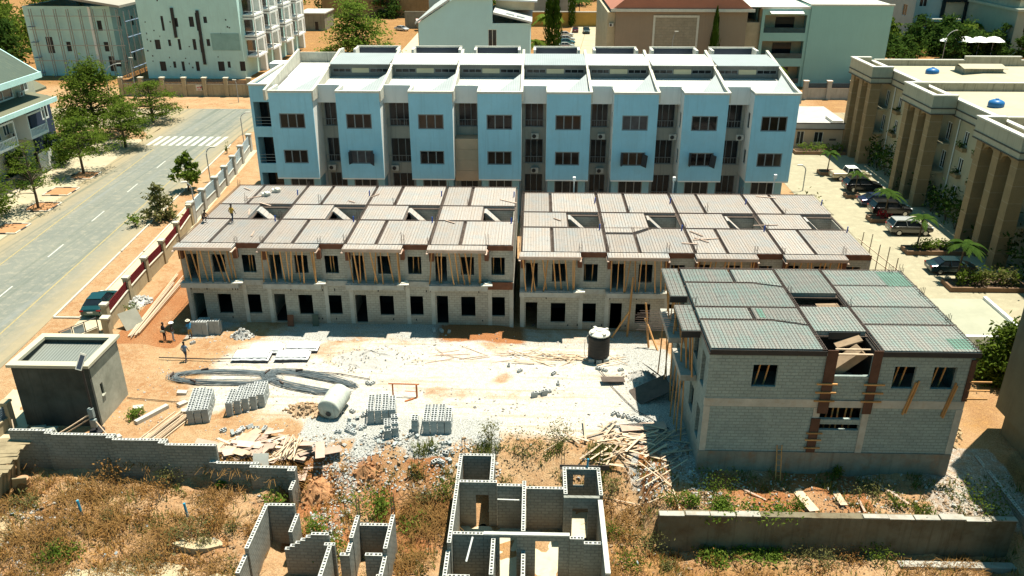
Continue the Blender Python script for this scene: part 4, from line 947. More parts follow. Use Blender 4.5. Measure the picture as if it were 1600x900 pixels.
    q = MB(); q.box(X-.05, 123.9, 11.6, 62, 124.2, 13.2); q.box(62.003, 123.9, 11.6, 70, 124.2, 13.7); q.box(70.003, 123.9, 11.6, 78, 124.2, 13.2); q.build('end_parapet', M_stainpar, r)
    q = MB(); q.box(X-.08, 123.85, 13.203, 62, 124.3, 13.35); q.box(62.003, 123.85, 13.703, 70, 124.3, 13.85); q.box(70.003, 123.85, 13.203, 78, 124.3, 13.35); q.build('end_coping', M_whiteclean, r)
    return ports
PORT = cream_building()
M_tankblue = mat('blue_tank', (.02, .14, .36), rough=.4, var=.1)
for k, (u, v) in enumerate(((1457, 111), (1557, 161))):
    x, y = gp(u, v, 13.0); r = thing('water_tank', 'blue plastic water tank showing above the cream roof, %s of the two' % ('farther', 'nearer')[k], 'water tank', (x, y, 12.6))
    q = MB(); q.lathe([(.85, 12.3), (.87, 13.0), (.8, 13.2), (.45, 13.38), (.2, 13.42)], (x, y, 0), 18); q.build('tank', M_tankblue, r, smooth=True)
    q = MB(); q.lathe([(.2, 13.42), (.2, 13.5), (.05, 13.52)], (x, y, 0), 12); q.build('lid', M_tankblue, r)

# ------------------------------------------------------------------ plain building whose corner fills the lower right edge
r = thing('building', 'blank drab rendered building corner at the lower right edge', 'building', (37, 48, -1))
q = MB(); q.box(32.5, 30, -1.6, 60, 48.8, 1.6); q.build('lower_wall', mat('drab_render', (.155, .15, .10), var=.2, sc=.5, streak=.2), r)
q = MB(); q.box(32.25, 30, 1.603, 60, 49.7, 23); q.build('upper_wall_with_added_height', mat('drab_render', (.155, .15, .10)), r)  # unseen upper height added so the building casts a wider shadow

# ------------------------------------------------------------------ gatehouse
def gatehouse():
    r = thing('gatehouse', 'dark grey rendered gatehouse cube with pale roof rim beside the entrance', 'building', (-32.9, 50, 0))
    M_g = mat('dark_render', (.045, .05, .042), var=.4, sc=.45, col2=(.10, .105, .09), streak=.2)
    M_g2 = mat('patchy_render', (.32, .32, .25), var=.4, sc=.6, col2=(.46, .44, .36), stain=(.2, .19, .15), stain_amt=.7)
    x0, x1, y0, y1, zt = -35.5, -30.2, 47.9, 52.1, 4.75
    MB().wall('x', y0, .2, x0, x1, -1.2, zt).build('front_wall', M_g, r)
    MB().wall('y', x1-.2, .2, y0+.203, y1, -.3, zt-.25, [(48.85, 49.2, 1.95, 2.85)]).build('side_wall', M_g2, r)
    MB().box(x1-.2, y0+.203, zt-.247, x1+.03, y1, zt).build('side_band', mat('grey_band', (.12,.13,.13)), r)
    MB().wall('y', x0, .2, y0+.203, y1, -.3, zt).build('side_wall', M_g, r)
    MB().wall('x', y1-.2, .2, x0+.203, x1-.203, -.3, zt).build('rear_wall', M_g, r)
    q = MB(); c, d = .18, .42
    q.box(x0-.2, y0-.2, zt+.003, x1+.2, y0+d, zt+.22); q.box(x0-.2, y1-.3, zt+.003, x1+.2, y1+.25, zt+.22); q.box(x0-.2, y0+d+.002, zt+.003, x0+c+.1, y1-.302, zt+.22); q.box(x1-c-.1, y0+d+.002, zt+.003, x1+.2, y1-.302, zt+.22)
    q.build('roof_rim', mat('cream_rim', (.46, .42, .31), var=.1, sc=1), r)
    q = MB(); q.face([(x0+.2, y0+.2, zt-.55), (x1-.2, y0+.2, zt-.55), (x1-.2, y1-.2, zt-.3), (x0+.2, y1-.2, zt-.3)]); q.build('roof_sheet', ribmat('gatehouse_roof_sheet', (.19, .205, .18), 0, .22, depth=1.0), r)
    window(r, 'y', x1, 1, 48.85, 49.2, 1.95, 2.85, 1, M_g, M_black, ins=.1)
    q = MB(); q.box(x1, 48.8, 1.86, x1+.1, 49.25, 1.945); q.build('sill', M_g2, r)
gatehouse()
# ------------------------------------------------------------------ small guard house behind the blue terrace
r = thing('guard_house', 'low cream guard house with grey flat roof between the blue terrace and the cream building', 'building', (43, 123.5, 0))
x0, x1, y0, y1 = 37.5, 46.6, 123.3, 136
ops = [(43.0-1.1, 43.0+.2, 1.2, 2.8), (39.3, 40.4, .9, 2.9)]
MB().wall('x', y0, .2, x0, x1, 0, 3.2, ops).build('front_wall', M_beige, r)
for o_ in ops: window(r, 'x', y0, -1, *o_, 2, M_winw, M_glass)
MB().box(x0, y0+.21, 0, x1, y1, 3.2).build('body', M_beige, r)
q = MB(); q.box(x0-.3, y0-.3, 3.203, x1+.4, y0-.1, 4.2); q.box(x0-.3, y0-.09, 3.203, x1+.4, y1, 3.9); q.build('roof_slab', mat('mauve_roof', (.40, .38, .36), var=.15), r)
q = MB(); q.box(x0-.35, y0-.36, 3.2, x1+.45, y0-.303, 3.35); q.box(x0-.35, y0-.36, 4.1, x1+.45, y0-.303, 4.25); q.build('roof_moulding', M_dline, r)
q = MB(); q.box(44.2, y0-.04, 1.5, 45.2, y0-.003, 1.8); q.build('name_plate', M_dline, r)
q = MB(); q.box(44.6, 124.2, 3.905, 46.2, 127.5, 4.3); q.build('roof_box', M_whiteclean, r)

# ------------------------------------------------------------------ buildings beyond
def openings(axis, lst): return lst
def block_building(name, label, x0, x1, y0, y1, h, wm, front=(), left=(), right=(), roof=None, parapet=.0, cat='building', cols=2, frames=None, z0=0, glass=None):
    r = thing(name, label, cat, ((x0+x1)/2, y0, z0)); T = .3; fm = frames or M_winw; gm = glass or M_glass
    MB().wall('x', y0, T, x0, x1, z0, h, front).build('front_wall', wm, r)
    MB().wall('y', x0, T, y0+T+.003, y1, z0, h, left).build('side_wall', wm, r)
    MB().wall('y', x1-T, T, y0+T+.003, y1, z0, h, right).build('side_wall', wm, r)
    MB().wall('x', y1-T, T, x0+T+.003, x1-T-.003, z0, h).build('rear_wall', wm, r)
    for o_ in front: window(r, 'x', y0, -1, *o_[:4], cols, fm, gm, ins=.12, fr=.09)
    for o_ in left: window(r, 'y', x0, -1, *o_[:4], cols, fm, gm, ins=.12, fr=.09)
    for o_ in right: window(r, 'y', x1, 1, *o_[:4], cols, fm, gm, ins=.12, fr=.09)
    if roof: MB().box(x0+T, y0+T, h-.6, x1-T, y1-T, h-.35).build('roof', roof, r)
    return r
M_wallteal = mat('pale_mint_render', (.50, .74, .70), var=.08, sc=.25, streak=.14, stain=(.40, .58, .54), stain_amt=.5)
M_turq = mat('turquoise_render', (.30, .52, .48), var=.05, sc=.3, streak=.08)
M_lblue = mat('light_blue_render', (.46, .68, .70), var=.05, sc=.3, streak=.06)
M_brown = mat('brown_gable_render', (.30, .225, .16), var=.08, sc=.3, streak=.12)
M_tile = ribmat('terracotta_tiles', (.42, .16, .10), 1, .35, rough=.8)
M_greentile = ribmat('green_roof_tiles', (.045, .07, .048), 1, .6, rough=.7, stain=(.08, .10, .06))
M_olive = ribmat('olive_roof_tiles', (.13, .13, .08), 1, .6, rough=.8)
# white block with unfinished balconies
def hollow(s): return s
sl_ = []
for (u0, v0, u1, v1) in ((250,25,258,48),(271,28,279,42),(294,26,304,42),(304,20,310,48),(317,26,324,36),(241,62,252,77),(262,62,268,72),(277,61,284,78),(300,61,308,78),(311,62,316,82),(322,61,329,72),(334,61,344,76),(249,96,261,111),(270,96,276,106),(283,96,290,111),(305,96,313,111),(340,96,352,111),(355,96,361,106),(374,96,384,111)):
    t0 = Vector(gp(u0, 150)); 
    def onp(u, v, Y=178.5):
        x, y = gp(u, v, 0); k = Y/y; return x*k, CAM_H*(1-k)
    a = onp(u0, v0); b2 = onp(u1, v1); sl_.append((a[0], b2[0]+.0, max(.3, b2[1]), a[1]))
sl_ = [(min(a, b2), max(a, b2), c, d) for a, b2, c, d in sl_]
r = block_building('apartment_building', 'unfinished pale block with many small dark windows and boxed balconies on its right side', -83.3, -62.1, 178.5, 228, 19, M_wallteal, front=sl_, cols=1, frames=M_black, glass=M_black, roof=M_concpale)
rh = random.Random(4); q = MB()
for _ in range(46):
    x, z = rh.uniform(-83, -63), rh.uniform(.6, 18)
    if any(a-.5 < x < b2+.5 and c-.5 < z < d+.5 for a, b2, c, d in sl_): continue
    q.box(x, 178.46, z, x+rh.uniform(.12, .3), 178.495, z+rh.uniform(.15, .35))
q.build('putlog_hole', M_black, r)
q = MB(); q.box(-68.5, 178.44, 5.9, -62.5, 178.497, 9.4); q.build('patched_render', mat('grey_mint_patch', (.27, .45, .42), var=.2, sc=.5), r)
q = MB(); q.box(-76.2, 178.25, 8.5, -75.6, 178.49, 14.5); q.box(-70.9, 178.25, 3.0, -70.3, 178.49, 14); q.build('rain_channel', M_black, r)
for k in range(4):
    y0_ = 181+11*k
    for z in (4.5, 8.7, 12.9, 17.1):
        q = MB(); q.box(-62.09, y0_, z-.4, -59.6, y0_+6.5, z); q.box(-62.09, y0_, z+3.2, -59.6, y0_+6.5, z+3.6); q.box(-59.9, y0_, z, -59.6, y0_+.4, z+3.2); q.box(-59.9, y0_+6.1, z, -59.6, y0_+6.5, z+3.2); q.build('balcony_frame', M_whitep, r)
        q = MB(); q.box(-62.08, y0_+.6, z+.02, -61.98, y0_+5.9, z+3); q.build('balcony_opening', M_glass, r)
    q = MB(); q.box(-62.09, y0_+8, 0, -60.8, y0_+9.4, 19); q.build('pilaster', M_whitep, r)
# scaffolded block
ops = [(-105.5, -104, 4.8, 8.2), (-101.2, -100.2, 5.2, 7.2), (-93.6, -92.6, 9.5, 11.6), (-93.0, -92.0, 5.2, 7.2), (-92.6, -91.4, 1.0, 4.2), (-91.2, -90.1, 2.0, 3.4)]
r = block_building('apartment_building', 'pale block wrapped in thin pole scaffolding under a grey sloping roof', -109, -90.3, 181, 205, 14.5, M_wallteal, front=ops, right=[(184, 185.2, 10, 12), (186.5, 187.5, 6, 8), (190, 191, 9.5, 11.5), (184, 185, 2, 4), (188, 189, 2.2, 4.4)], cols=1, frames=M_black, glass=M_black)
q = MB(); q.prism([(-109, 16.5), (-98, 16.1), (-87, 14.4), (-87, 14.9), (-98, 16.6), (-109, 17.2)], 'y', 178.6, 206); q.build('roof', ribmat('dull_roof_sheet', (.33, .30, .24), 1, .5, rough=.8), r)
q = MB(); q.box(-94.9, 180.6, 0, -94.4, 180.99, 14.4); q.build('corner_strip', M_whitep, r)
r = thing('scaffolding', 'thin metal pole scaffolding standing in front of the pale block at far left', 'scaffolding', (-98, 179.5, 0))
q = MB()
for k in range(8):
    x = -107+2.65*k; q.box(x, 179.5, 0, x+.14, 179.64, 14); q.box(x, 180.3, 0, x+.14, 180.44, 14)
for z in (3.4, 6.6, 9.8, 12.6): q.box(-107.6, 179.45, z, -87.5, 179.57, z+.12)
for k in range(6): y = 180+2.6*k; q.box(-87.1, y, 0, -86.95, y+.14, 13.6)
q.build('poles', M_metal, r); q = MB()
for z in (1.8, 5, 8.2, 11.4): q.box(-87.3, 180, z, -86.9, 194, z+.12); q.box(-108, 179.4, z-1, -106.8, 180.6, z-.9)
q.build('boards', mat('scaffold_blue', (.16,.22,.3)), r)
# light blue house with white roof
r = block_building('house', 'light blue house with stepped white roof and one tall narrow window', -23.6, -1.2, 172, 205, 12.4, M_lblue, front=[(-9.6, -7.9, 6.9, 11.2)], cols=2)
q = MB(); q.prism([(-23.6, 12.4), (-16.5, 16.9), (-8.7, 16.9), (-8.7, 12.4)], 'y', 172, 172.3); q.build('gable', M_lblue, r)
q = MB(); q.prism([(-24.2, 12.2), (-16.7, 17.0), (-8.6, 17.0), (-8.6, 17.3), (-16.9, 17.3), (-24.2, 12.6)], 'y', 171.4, 206); q.build('roof', M_roofw, r)
q = MB(); q.prism([(-8.55, 14.2), (-.8, 12.45), (-.8, 12.8), (-8.55, 14.6)], 'y', 171.4, 206); q.build('lower_roof', M_roofw, r)
q = MB(); q.prism([(-8.5, 16.0), (.2, 15.6), (.2, 15.9), (-8.5, 16.3)], 'y', 180, 206); q.box(-8.4, 181, 14.0, -.4, 205, 15.9, 1); q.build('roof_lantern', [M_roofw, mat('tan_wall', (.5,.42,.28))], r)
for k in range(2): q = MB(); q.obox((-5.2+2.1*k, 174.6, 13.92-.47*k), (1.7, 2.0, .1), (0, .22, 0)); q.build('roof_light', M_roofg, r)
q = MB(); q.box(-23.75, 172.3, 0, -23.63, 178, 12); q.build('stone_pier', M_stone, r)
ac(-11.8, 171.7, 6.9, 0, 'white air conditioner unit on the light blue gable')
# brown tiled building
r = block_building('house', 'brown gable wall with a pale framed panel under a terracotta tiled roof', 15.4, 40.6, 167, 205, 15.6, M_brown, left=[(171, 173.5, 9, 12), (171, 173.5, 3.5, 7.5), (181, 183, 9, 12), (190, 192, 9, 12)], cols=1)
q = MB(); q.prism([(14.4, 15.61), (41.6, 15.61), (36, 20), (20, 20)], 'y', 166.2, 206); q.build('roof', M_tile, r)
q = MB(); q.box(14.3, 166.0, 15.3, 41.7, 166.19, 15.85); q.build('eaves_board', M_whiteclean, r)
bx0, bx1 = 22.6, 31.4
q = MB(); q.box(bx0, 166.85, 5.0, bx0+.4, 166.99, 14.6); q.box(bx1-.4, 166.85, 5.0, bx1, 166.99, 14.6); q.box(bx0+.4, 166.85, 14.2, bx1-.4, 166.99, 14.6); q.build('panel_frame', M_whiteclean, r)
q = MB(); q.box(bx0+.4, 166.9, 4.9, bx1-.4, 166.99, 14.2); q.build('brick_panel', blockmat('pale_brick_panel', (.34, .285, .21), (.22, .18, .13), bw=1.1, bh=.5, ms=.07), r)
q = MB(); q.box(13.9, 168, 0, 15.39, 200, 15.0); q.build('side_bay', mat('tan_wall', (.5,.42,.28)), r)
ac(14.6, 167.6, 12.4, 0, 'white air conditioner unit at the corner of the brown tiled house')
# turquoise apartment block
r = thing('apartment_building', 'turquoise apartment block with open balconies on the left and long pale roofs', 'building', (52, 173, 0))
q = MB(); q.box(54.5, 173, 0, 70.5, 205, 15.8); q.build('main_body', M_turq, r)
fr_ = [(45.6, 53.9, z, z+3.4) for z in (.6, 5.6, 10.6)]
MB().wall('x', 173.3, .3, 45, 54.49, 0, 15.2, fr_).build('front_wall', M_turq, r)
for z in (0, 5.0, 10.0): q = MB(); q.box(45.3, 173.61, z+.3, 54.4, 177.9, z+.55); q.build('balcony_floor', M_turq, r)
q = MB(); q.box(45.3, 176.5, 0, 54.4, 178, 15); q.build('recess_wall', mat('tan_wall', (.5,.42,.28)), r)
for z in (.6, 5.6, 10.6):
    q = MB(); q.box(48.6, 176.42, z+.05, 52.4, 176.49, z+2.7); q.build('glazed_door', M_glass, r)
    q = MB(); q.box(45.6, 173.35, z+.02, 53.9, 173.42, z+1.0); q.build('balcony_panel', M_glassteal, r)
q = MB(); q.box(45, 178.01, 0, 54.48, 205, 15.2); q.build('rear_body', M_turq, r)
q = MB(); q.obox((49.6, 172.6, 14.6), (6.5, 1.6, .15), (.25, 0, 0)); q.build('awning', M_whitep, r)
q = MB(); q.box(54.3, 172.9, 15.803, 70.7, 173.4, 16.1); q.box(44.7, 173.1, 15.203, 54.3, 173.6, 15.6); q.build('coping', M_whiteclean, r)
q = MB(); q.face([(38, 173.6, 15.5), (54.5, 173.6, 15.5), (54.5, 215, 16.5), (38, 215, 16.5)]); q.face([(54.6, 173.5, 15.95), (70.5, 173.5, 15.95), (68, 215, 17.0), (54.6, 215, 17.0)]); q.build('roof', ribmat('cream_long_roof', (.62, .60, .50), 1, 1.2, rough=.6), r)
q = MB(); q.box(40, 186, 15.7, 50, 187.2, 16.6); q.box(56, 190, 16, 62, 191.2, 17.3); q.box(61.5, 182, 16, 67, 183.2, 17.2); q.build('roof_ridges', M_roofw, r)
q = MB(); q.box(38, 174, 0, 44.99, 205, 12.5); q.build('link_block', mat('tan_wall', (.5,.42,.28)), r)
# blocks at top right
gw = [(111.5+5*k, 113.0+5*k, z, z+2.2) for k in range(2) for z in (3, 7, 11)]
r = block_building('apartment_building', 'grey-white tall block with a dark framed balcony bay at the top right', 103.5, 118, 240, 270, 20, mat('greyish_render', (.40,.43,.40), var=.08), front=[(104.5,106.5,4,7),(104.5,106.5,9,12)], left=[(245, 248, 6, 9), (245, 248, 12, 15)], frames=M_winw)
q = MB(); q.box(110.5, 239.2, 4, 117.5, 239.98, 5); q.box(110.5, 239.2, 10.3, 117.5, 239.98, 11.3); q.box(110.5, 239.2, 5, 111.3, 239.98, 10.3); q.box(116.7, 239.2, 5, 117.5, 239.98, 10.3); q.build('balcony_frame', M_glass, r)
q = MB(); q.box(111.4, 239.85, 5.1, 116.6, 239.98, 10.2); q.build('balcony_recess', M_beige, r)
r = block_building('apartment_building', 'pale striped block behind the grey-white tall block', 118.6, 140, 252, 280, 20, mat('striped_render', (.36,.44,.46), var=.2), front=[(122,124,9,12),(128,130,9,12)])
ops = [(119.5, 120.3, 5.5, 8.2), (122, 122.8, 5.3, 8.0), (125.5, 126.6, 4.6, 8.0), (120.2, 121, 1, 3.6), (130, 132, 4.2, 6)]
r = block_building('house', 'sage coloured house with corner cornice at the right edge of the photo', 117.3, 145, 214, 250, 10.5, mat('sage_render', (.36, .38, .30), var=.08, streak=.15), front=ops, cols=1)
q = MB(); q.box(116.9, 213.4, 10.503, 146, 251, 11.1); q.box(118.3, 216, 11.103, 146, 250, 13); q.build('cornice', mat('pale_sage', (.45,.46,.36)), r)
q = MB(); q.box(117.3, 215.5, 13.003, 147, 251, 13.4); q.build('roof', M_dline, r)
q = MB(); q.box(124.6, 213.7, 0, 128, 213.99, 9.5); q.build('pilaster', M_dark, r)
# small bits along the top
r = block_building('shed', 'weathered flat roofed concrete shed on bare red soil', -71, -63.2, 256, 268, 4.8, mat('weathered_shed', (.24, .22, .16), var=.3, streak=.5), front=[(-66.2, -65.2, 0.2, 2.6)], cols=1, frames=M_black)
q = MB(); q.box(-71.3, 255.7, 4.803, -62.9, 268.3, 5.1); q.build('roof', M_concpale, r)
r = block_building('house', 'far white house at the top edge beyond the flowering tree', -48, -30, 300, 320, 14, M_lblue, front=[(-42, -39, 7, 9.5), (-36, -33, 7, 9.5)])
r = block_building('house', 'far tan house with grey corner behind the cypress trees', -2, 13, 290, 310, 24, mat('grey_tan', (.40, .39, .33)), front=[(5.5, 6.6, 12, 17), (7.4, 8.4, 12, 17)], cols=1)
r = thing('boundary_wall', 'mustard courtyard wall behind the parked cars at the top', 'wall', (10, 268, 0)); q = MB(); q.box(-6, 268, 0, 26, 268.4, 4.2); q.build('wall_panel', mat('mustard_wall', (.46, .27, .06), var=.15), r); q = MB(); q.box(-6.1, 267.9, 4.203, 26.1, 268.5, 4.5); q.build('coping', M_whiteclean, r)
r = thing('boundary_wall', 'long brown retaining wall along the top behind the red soil yard', 'wall', (-55, 290, 0)); q = MB(); q.box(-72, 290, 0, -36, 290.6, 9); q.build('wall_panel', mat('brown_wall', (.28, .19, .09), var=.3, streak=.4), r)
r = thing('boundary_wall', 'weathered grey wall beside the side street at the top', 'wall', (-36, 262, 0)); q = MB(); q.box(-40, 262, 0, -28, 262.5, 5); q.build('wall_panel', mat('weathered_shed', (.24,.22,.16)), r)
q = MB(); q.obox((-33.5, 258, 2.6), (5, 4, .15), (.15, .1, .2)); o = q.build('awning', mat('pink_awning', (.62, .40, .36)), org=(-33.5, 258, 2.6)); tag(o, 'faded pink awning over a stall at the end of the side street', 'awning')
# green roofed house at the left edge
def left_house():
    r = thing('house', 'two storey house with green tiled roofs and white balconies at the left edge', 'house', (-74, 105, 0))
    W = mat('house_cream', (.46, .46, .36), var=.08); D = mat('house_navy', (.03, .045, .08), var=.1)
    fx = -69.0
    ops = [(99.0, 102.6, 10.55, 12.2), (103.2, 107.6, 10.5, 12.2), (109.4, 111.2, 10.8, 12.2), (100.2, 103.0, 5.9, 8.4), (103.6, 105.0, 6.2, 8.3)]
    MB().wall('y', fx, .3, 84, 112.6, 0, 13.4, ops).build('street_wall', W, r)
    for o_ in ops: window(r, 'y', fx+.3, 1, *o_, 2, M_winw, M_glassteal, ins=.02, fr=.16)
    q = MB(); q.box(-92, 84, 0, fx-.003, 112.6, 13.4); q.build('main_body', W, r)
    q = MB(); q.wall('y', fx+.303, .25, 109.4, 114.8, 0, 9.4, [(112.3, 114.0, 6.4, 8.6)]); q.box(fx-6, 112.61, 0, fx+.3, 114.8, 9.4); q.build('navy_wing', D, r)
    window(r, 'y', fx+.553, 1, 112.3, 114.0, 6.4, 8.6, 2, M_winw, M_glass, ins=.0, fr=.22)
    q = MB(); q.prism([(fx+2.6, 12.95), (fx-9, 20.6), (fx-20, 13.2), (fx-20, 13.5), (fx-9, 20.9), (fx+2.6, 13.3)], 'y', 80, 110.6); q.build('upper_roof', M_greentile, r)
    q = MB(); q.box(fx+2.61, 80, 12.6, fx+2.8, 110.8, 13.35); q.prism([(fx+2.6, 12.5), (fx-9, 20.2), (fx-9, 20.9), (fx+2.6, 13.3)], 'y', 110.61, 110.8); q.build('fascia_board', M_wallteal, r)
    q = MB(); q.prism([(fx+3.4, 9.5), (fx+.31, 10.15), (fx+.31, 10.45), (fx+3.4, 9.8)], 'y', 80, 111.6); q.prism([(fx+.3, 10.15), (fx-5, 13.1), (fx-5, 13.38), (fx+.3, 10.45)], 'y', 112.65, 115.4); q.build('lower_roof', M_olive, r)
    q = MB(); q.box(fx+3.41, 80, 9.25, fx+3.6, 111.75, 9.85); q.build('fascia_board', M_wallteal, r)
    for y in (98.4, 105.6):
        q = MB(); q.box(fx+.56, y, 5.4, fx+2.6, y+4.2, 5.75); q.box(fx+2.45, y, 5.75, fx+2.6, y+.15, 8.7); q.box(fx+2.45, y+4.05, 5.75, fx+2.6, y+4.2, 8.7); q.box(fx+2.45, y+.15, 8.45, fx+2.6, y+4.05, 8.7); q.box(fx+.56, y, 5.75, fx+2.44, y+.12, 8.7); q.build('balcony_frame', M_whitep, r)
        q = MB(); q.box(fx+2.5, y+.2, 6.6, fx+2.56, y+4.0, 6.7)
        for k in range(12): q.box(fx+2.5, y+.3+.31*k, 5.76, fx+2.55, y+.4+.31*k, 6.6)
        q.build('balustrade', M_whitep, r)
        q = MB(); q.box(fx+.305, y+1.2, 5.9, fx+.35, y+3.4, 8.2); q.build('balcony_door', M_glassteal, r)
    ac(fx+.7, 108.6, 10.5, pi/2, 'white air conditioner unit between the two green roofs at the left edge')
    ac(fx+.8, 104.6, 6.0, pi/2, 'white air conditioner unit beside the balcony of the green roofed house')
left_house()
r = thing('gate', 'white horizontal slat driveway gate between dark walls by the left pavement', 'gate', (-67.5, 111, 0))
q = MB()
for k in range(14): q.box(-67.6, 107.5, .2+.19*k, -67.5, 113.5, .33+.19*k)
q.build('slats', M_whitep, r); q = MB()
for y in (107.3, 113.5): q.box(-67.75, y, 0, -67.35, y+.3, 3.2)
q.build('posts', M_glass, r)
r = thing('boundary_wall', 'low dark wall in front of the green roofed house at left', 'wall', (-67, 98, 0)); q = MB(); q.box(-67.5, 86, 0, -67.2, 107.2, 1.6); q.build('wall_panel', mat('dark_wall', (.12,.12,.10), var=.3), r)
# ------------------------------------------------------------------ hollow block walls in the foreground
def hwall(mb, axis, p, a0, a1, z0, z1, ops=(), t=.225):
    """blockwork wall with open cores along its top"""
    mb.wall(axis, p, t, a0, a1, z0, z1, [(o[0], o[1], o[2], min(o[3], z1-.25)) for o in ops])
    n0 = len(mb.f)
    # drop the plain top faces and put open cores instead
    keep = [i for i in range(n0) if not all(abs(mb.v[k][2]-z1) < 1e-6 for k in mb.f[i])]
    mb.f = [mb.f[i] for i in keep]; mb.m = [mb.m[i] for i in keep]
    mb.cores(axis, p, t, a0, a1, z1, 1)
    return mb
def open_wall(name, label, axis, segs, mats, root=None):
    pass
HB = [M_blockB, M_blockTop]
def seg(root, *a, name='block_wall', mats=None): return hwall(MB(), *a).build(name, mats or HB, root)
# boundary wall at left, stepping down to the right; built as straight runs with buttress pillars
r = thing('boundary_wall', 'dark grey hollow block boundary wall stepping down to the right, buttress pillars', 'wall', (-26, 43.6, -1.1))
WR = [(-34.2, -27.0, 44.05, 2.05), (-27.0, -20.1, 43.45, 2.0), (-20.1, -15.0, 42.55, .75)]
WR = [(-34.2, -31.2, 44.25, 2.08), (-31.2, -27.0, 43.95, 2.02), (-27.0, -23.4, 43.5, 2.0), (-23.4, -20.1, 43.1, 1.95), (-20.1, -17.4, 42.75, .85), (-17.4, -14.9, 42.45, .8)]
for i, (a, b2, y, z) in enumerate(WR):
    seg(r, 'x', y, a+.003, b2-.003, -1.8, z); seg(r, 'x', y-.24, b2-.5, b2-.02, -1.8, z-.02 if i < 3 else min(z, WR[min(i+1, 5)][3])-.02, name='pillar')
seg(r, 'y', -15.12, 41.2, 42.15, -1.9, .1, name='block_wall')
# large roofless ruin
def ruin_big():
    r = thing('roofless_block_house', 'large roofless hollow block shell of several rooms at bottom centre', 'ruin', (0, 37, -1.9))
    zf, zt = -1.85, 1.5
    q = MB(); q.box(-4.4, 28.5, -2.4, 4.0, 43.1, zf); q.build('floor_slab', mat('pale_floor', (.50,.46,.34), var=.15, stain=(.35,.27,.16), stain_amt=.6), r)  # floor slab of light concrete with brownish stains
    seg(r, 'y', -4.55, 40.7, 43.3, -2.6, zt+.05); seg(r, 'y', -4.55, 35.2, 40.69, -2.6, zt); seg(r, 'y', -4.62, 28, 35.19, -2.6, zt-.55)
    seg(r, 'x', 43.08, -4.3, -2.5, -2.4, zt+.05); seg(r, 'y', -2.5, 40.7, 43.3, -2.4, zt+.05)
    seg(r, 'x', 40.47, -4.3, -2.05, -2.0, zt, [(-3.35, -2.55, zf, .55)])
    seg(r, 'x', 40.3, -2.03, -.5, -2.4, zt-.1); seg(r, 'y', -.5, 36.25, 40.7, -2.0, zt)
    seg(r, 'x', 40.15, -.26, 1.95, -2.4, zt-.15)
    seg(r, 'y', 1.97, 39.6, 42.0, -2.4, zt-.05); seg(r, 'x', 42.0, 1.97, 4.3, -2.4, zt-.05, [(2.65, 3.35, .1, 1.0)]); seg(r, 'y', 4.08, 39.6, 41.98, -2.4, zt-.1)
    q = MB().wall('x', 39.37, .225, 1.97, 4.1, -2.0, zt-.15, [(2.5, 3.45, zf, .55)]); q.build('lintel_wall', HB, r)
    q = MB().wall('y', 4.0, .25, 33.4, 39.36, -2.4, zt-.35); q.box(3.99, 33.4, zt-.347, 4.27, 39.36, zt-.25, 1); q.build('plain_topped_wall', HB, r)
    seg(r, 'y', 4.0, 28, 33.39, -2.4, .4)
    seg(r, 'x', 36.0, -4.3, -2.6, -2.0, zt-.1); q = MB().wall('x', 36.0, .225, -2.59, 2.2, -2.0, zt-.15, [(-1.7, -.75, zf, zt-.3), (.3, 1.6, zf, zt-.5)]); q.box(-2.59, 35.99, zt-.147, 2.2, 36.23, zt-.06, 1); q.build('cross_wall', HB, r)
    seg(r, 'x', 35.95, 2.21, 3.0, -2.0, zt-.25); seg(r, 'x', 35.85, 3.0, 3.99, -2.0, zt-.5)
    seg(r, 'y', -2.15, 33.2, 35.98, -2.0, zt-.3); seg(r, 'y', -.48, 33.5, 35.98, -2.0, zt-1.2, name='block_wall'); seg(r, 'y', -.48, 28, 33.49, -2.0, zt-.6)
    seg(r, 'x', 33.4, -4.38, -3.2, -2.0, zt-.75); q = MB().wall('x', 33.3, .22, -3.19, -.5, -2.0, zt-1.1); q.box(-3.19, 33.28, zt-1.097, -.5, 33.55, zt-1.0, 1); q.build('low_wall', HB, r)
    q = MB(); q.box(1.8, 42.3, zt-.32, 4.9, 42.36, zt+.02); q.box(1.85, 41.2, zt-.3, 1.9, 42.2, zt-.04); q.build('form_board', M_beamform, r)
    q = MB(); q.tube([(3.5, 42.25, zt-.2), (3.55, 42.25, zt+.55)], .07, 8); q.build('vent_pipe', mat('cyan_pvc', (.04, .28, .42), rough=.4), r)
    for x, y in ((-2.4, 43.5), (2.0, 42.5), (4.4, 42.5), (-4.3, 43.4)): q = MB(); starters(q, x, y, zt-.3, 1.5, .09); q.build('starter_bars', M_rebar, r)
    q = MB(); q.tube([(-2.0, 40.1, .55), (-.6, 40.0, .6)], .035, 5); q.tube([(-3.4, 34.0, 1.3), (-3.1, 34.9, 2.2)], .05, 5); q.build('white_pipe', M_whitep, r)
    return r
ruin_big()
r = thing('roofless_block_house', 'left roofless block shell with stepped wall ends and bare floor', 'ruin', (-13.5, 36, -1.9))
zf = -2.1
seg(r, 'x', 38.6, -15.5, -13.95, -2.8, 1.0); seg(r, 'y', -15.75, 35.0, 38.8, -2.8, 1.0); seg(r, 'y', -15.85, 33.6, 34.99, -2.8, .55); seg(r, 'y', -16.0, 30, 33.59, -2.8, -.1)
seg(r, 'y', -13.92, 37.0, 38.58, -2.8, .45)
for k in range(5): seg(r, 'x', 36.0, -13.9+.32*k, -13.58+.32*k, -2.8, .05+.225*k)
seg(r, 'x', 36.0, -12.3, -11.3, -2.8, 1.15); seg(r, 'y', -11.28, 32, 35.6, -2.8, .75); seg(r, 'x', 35.6, -11.5, -10.9, -2.8, .78)
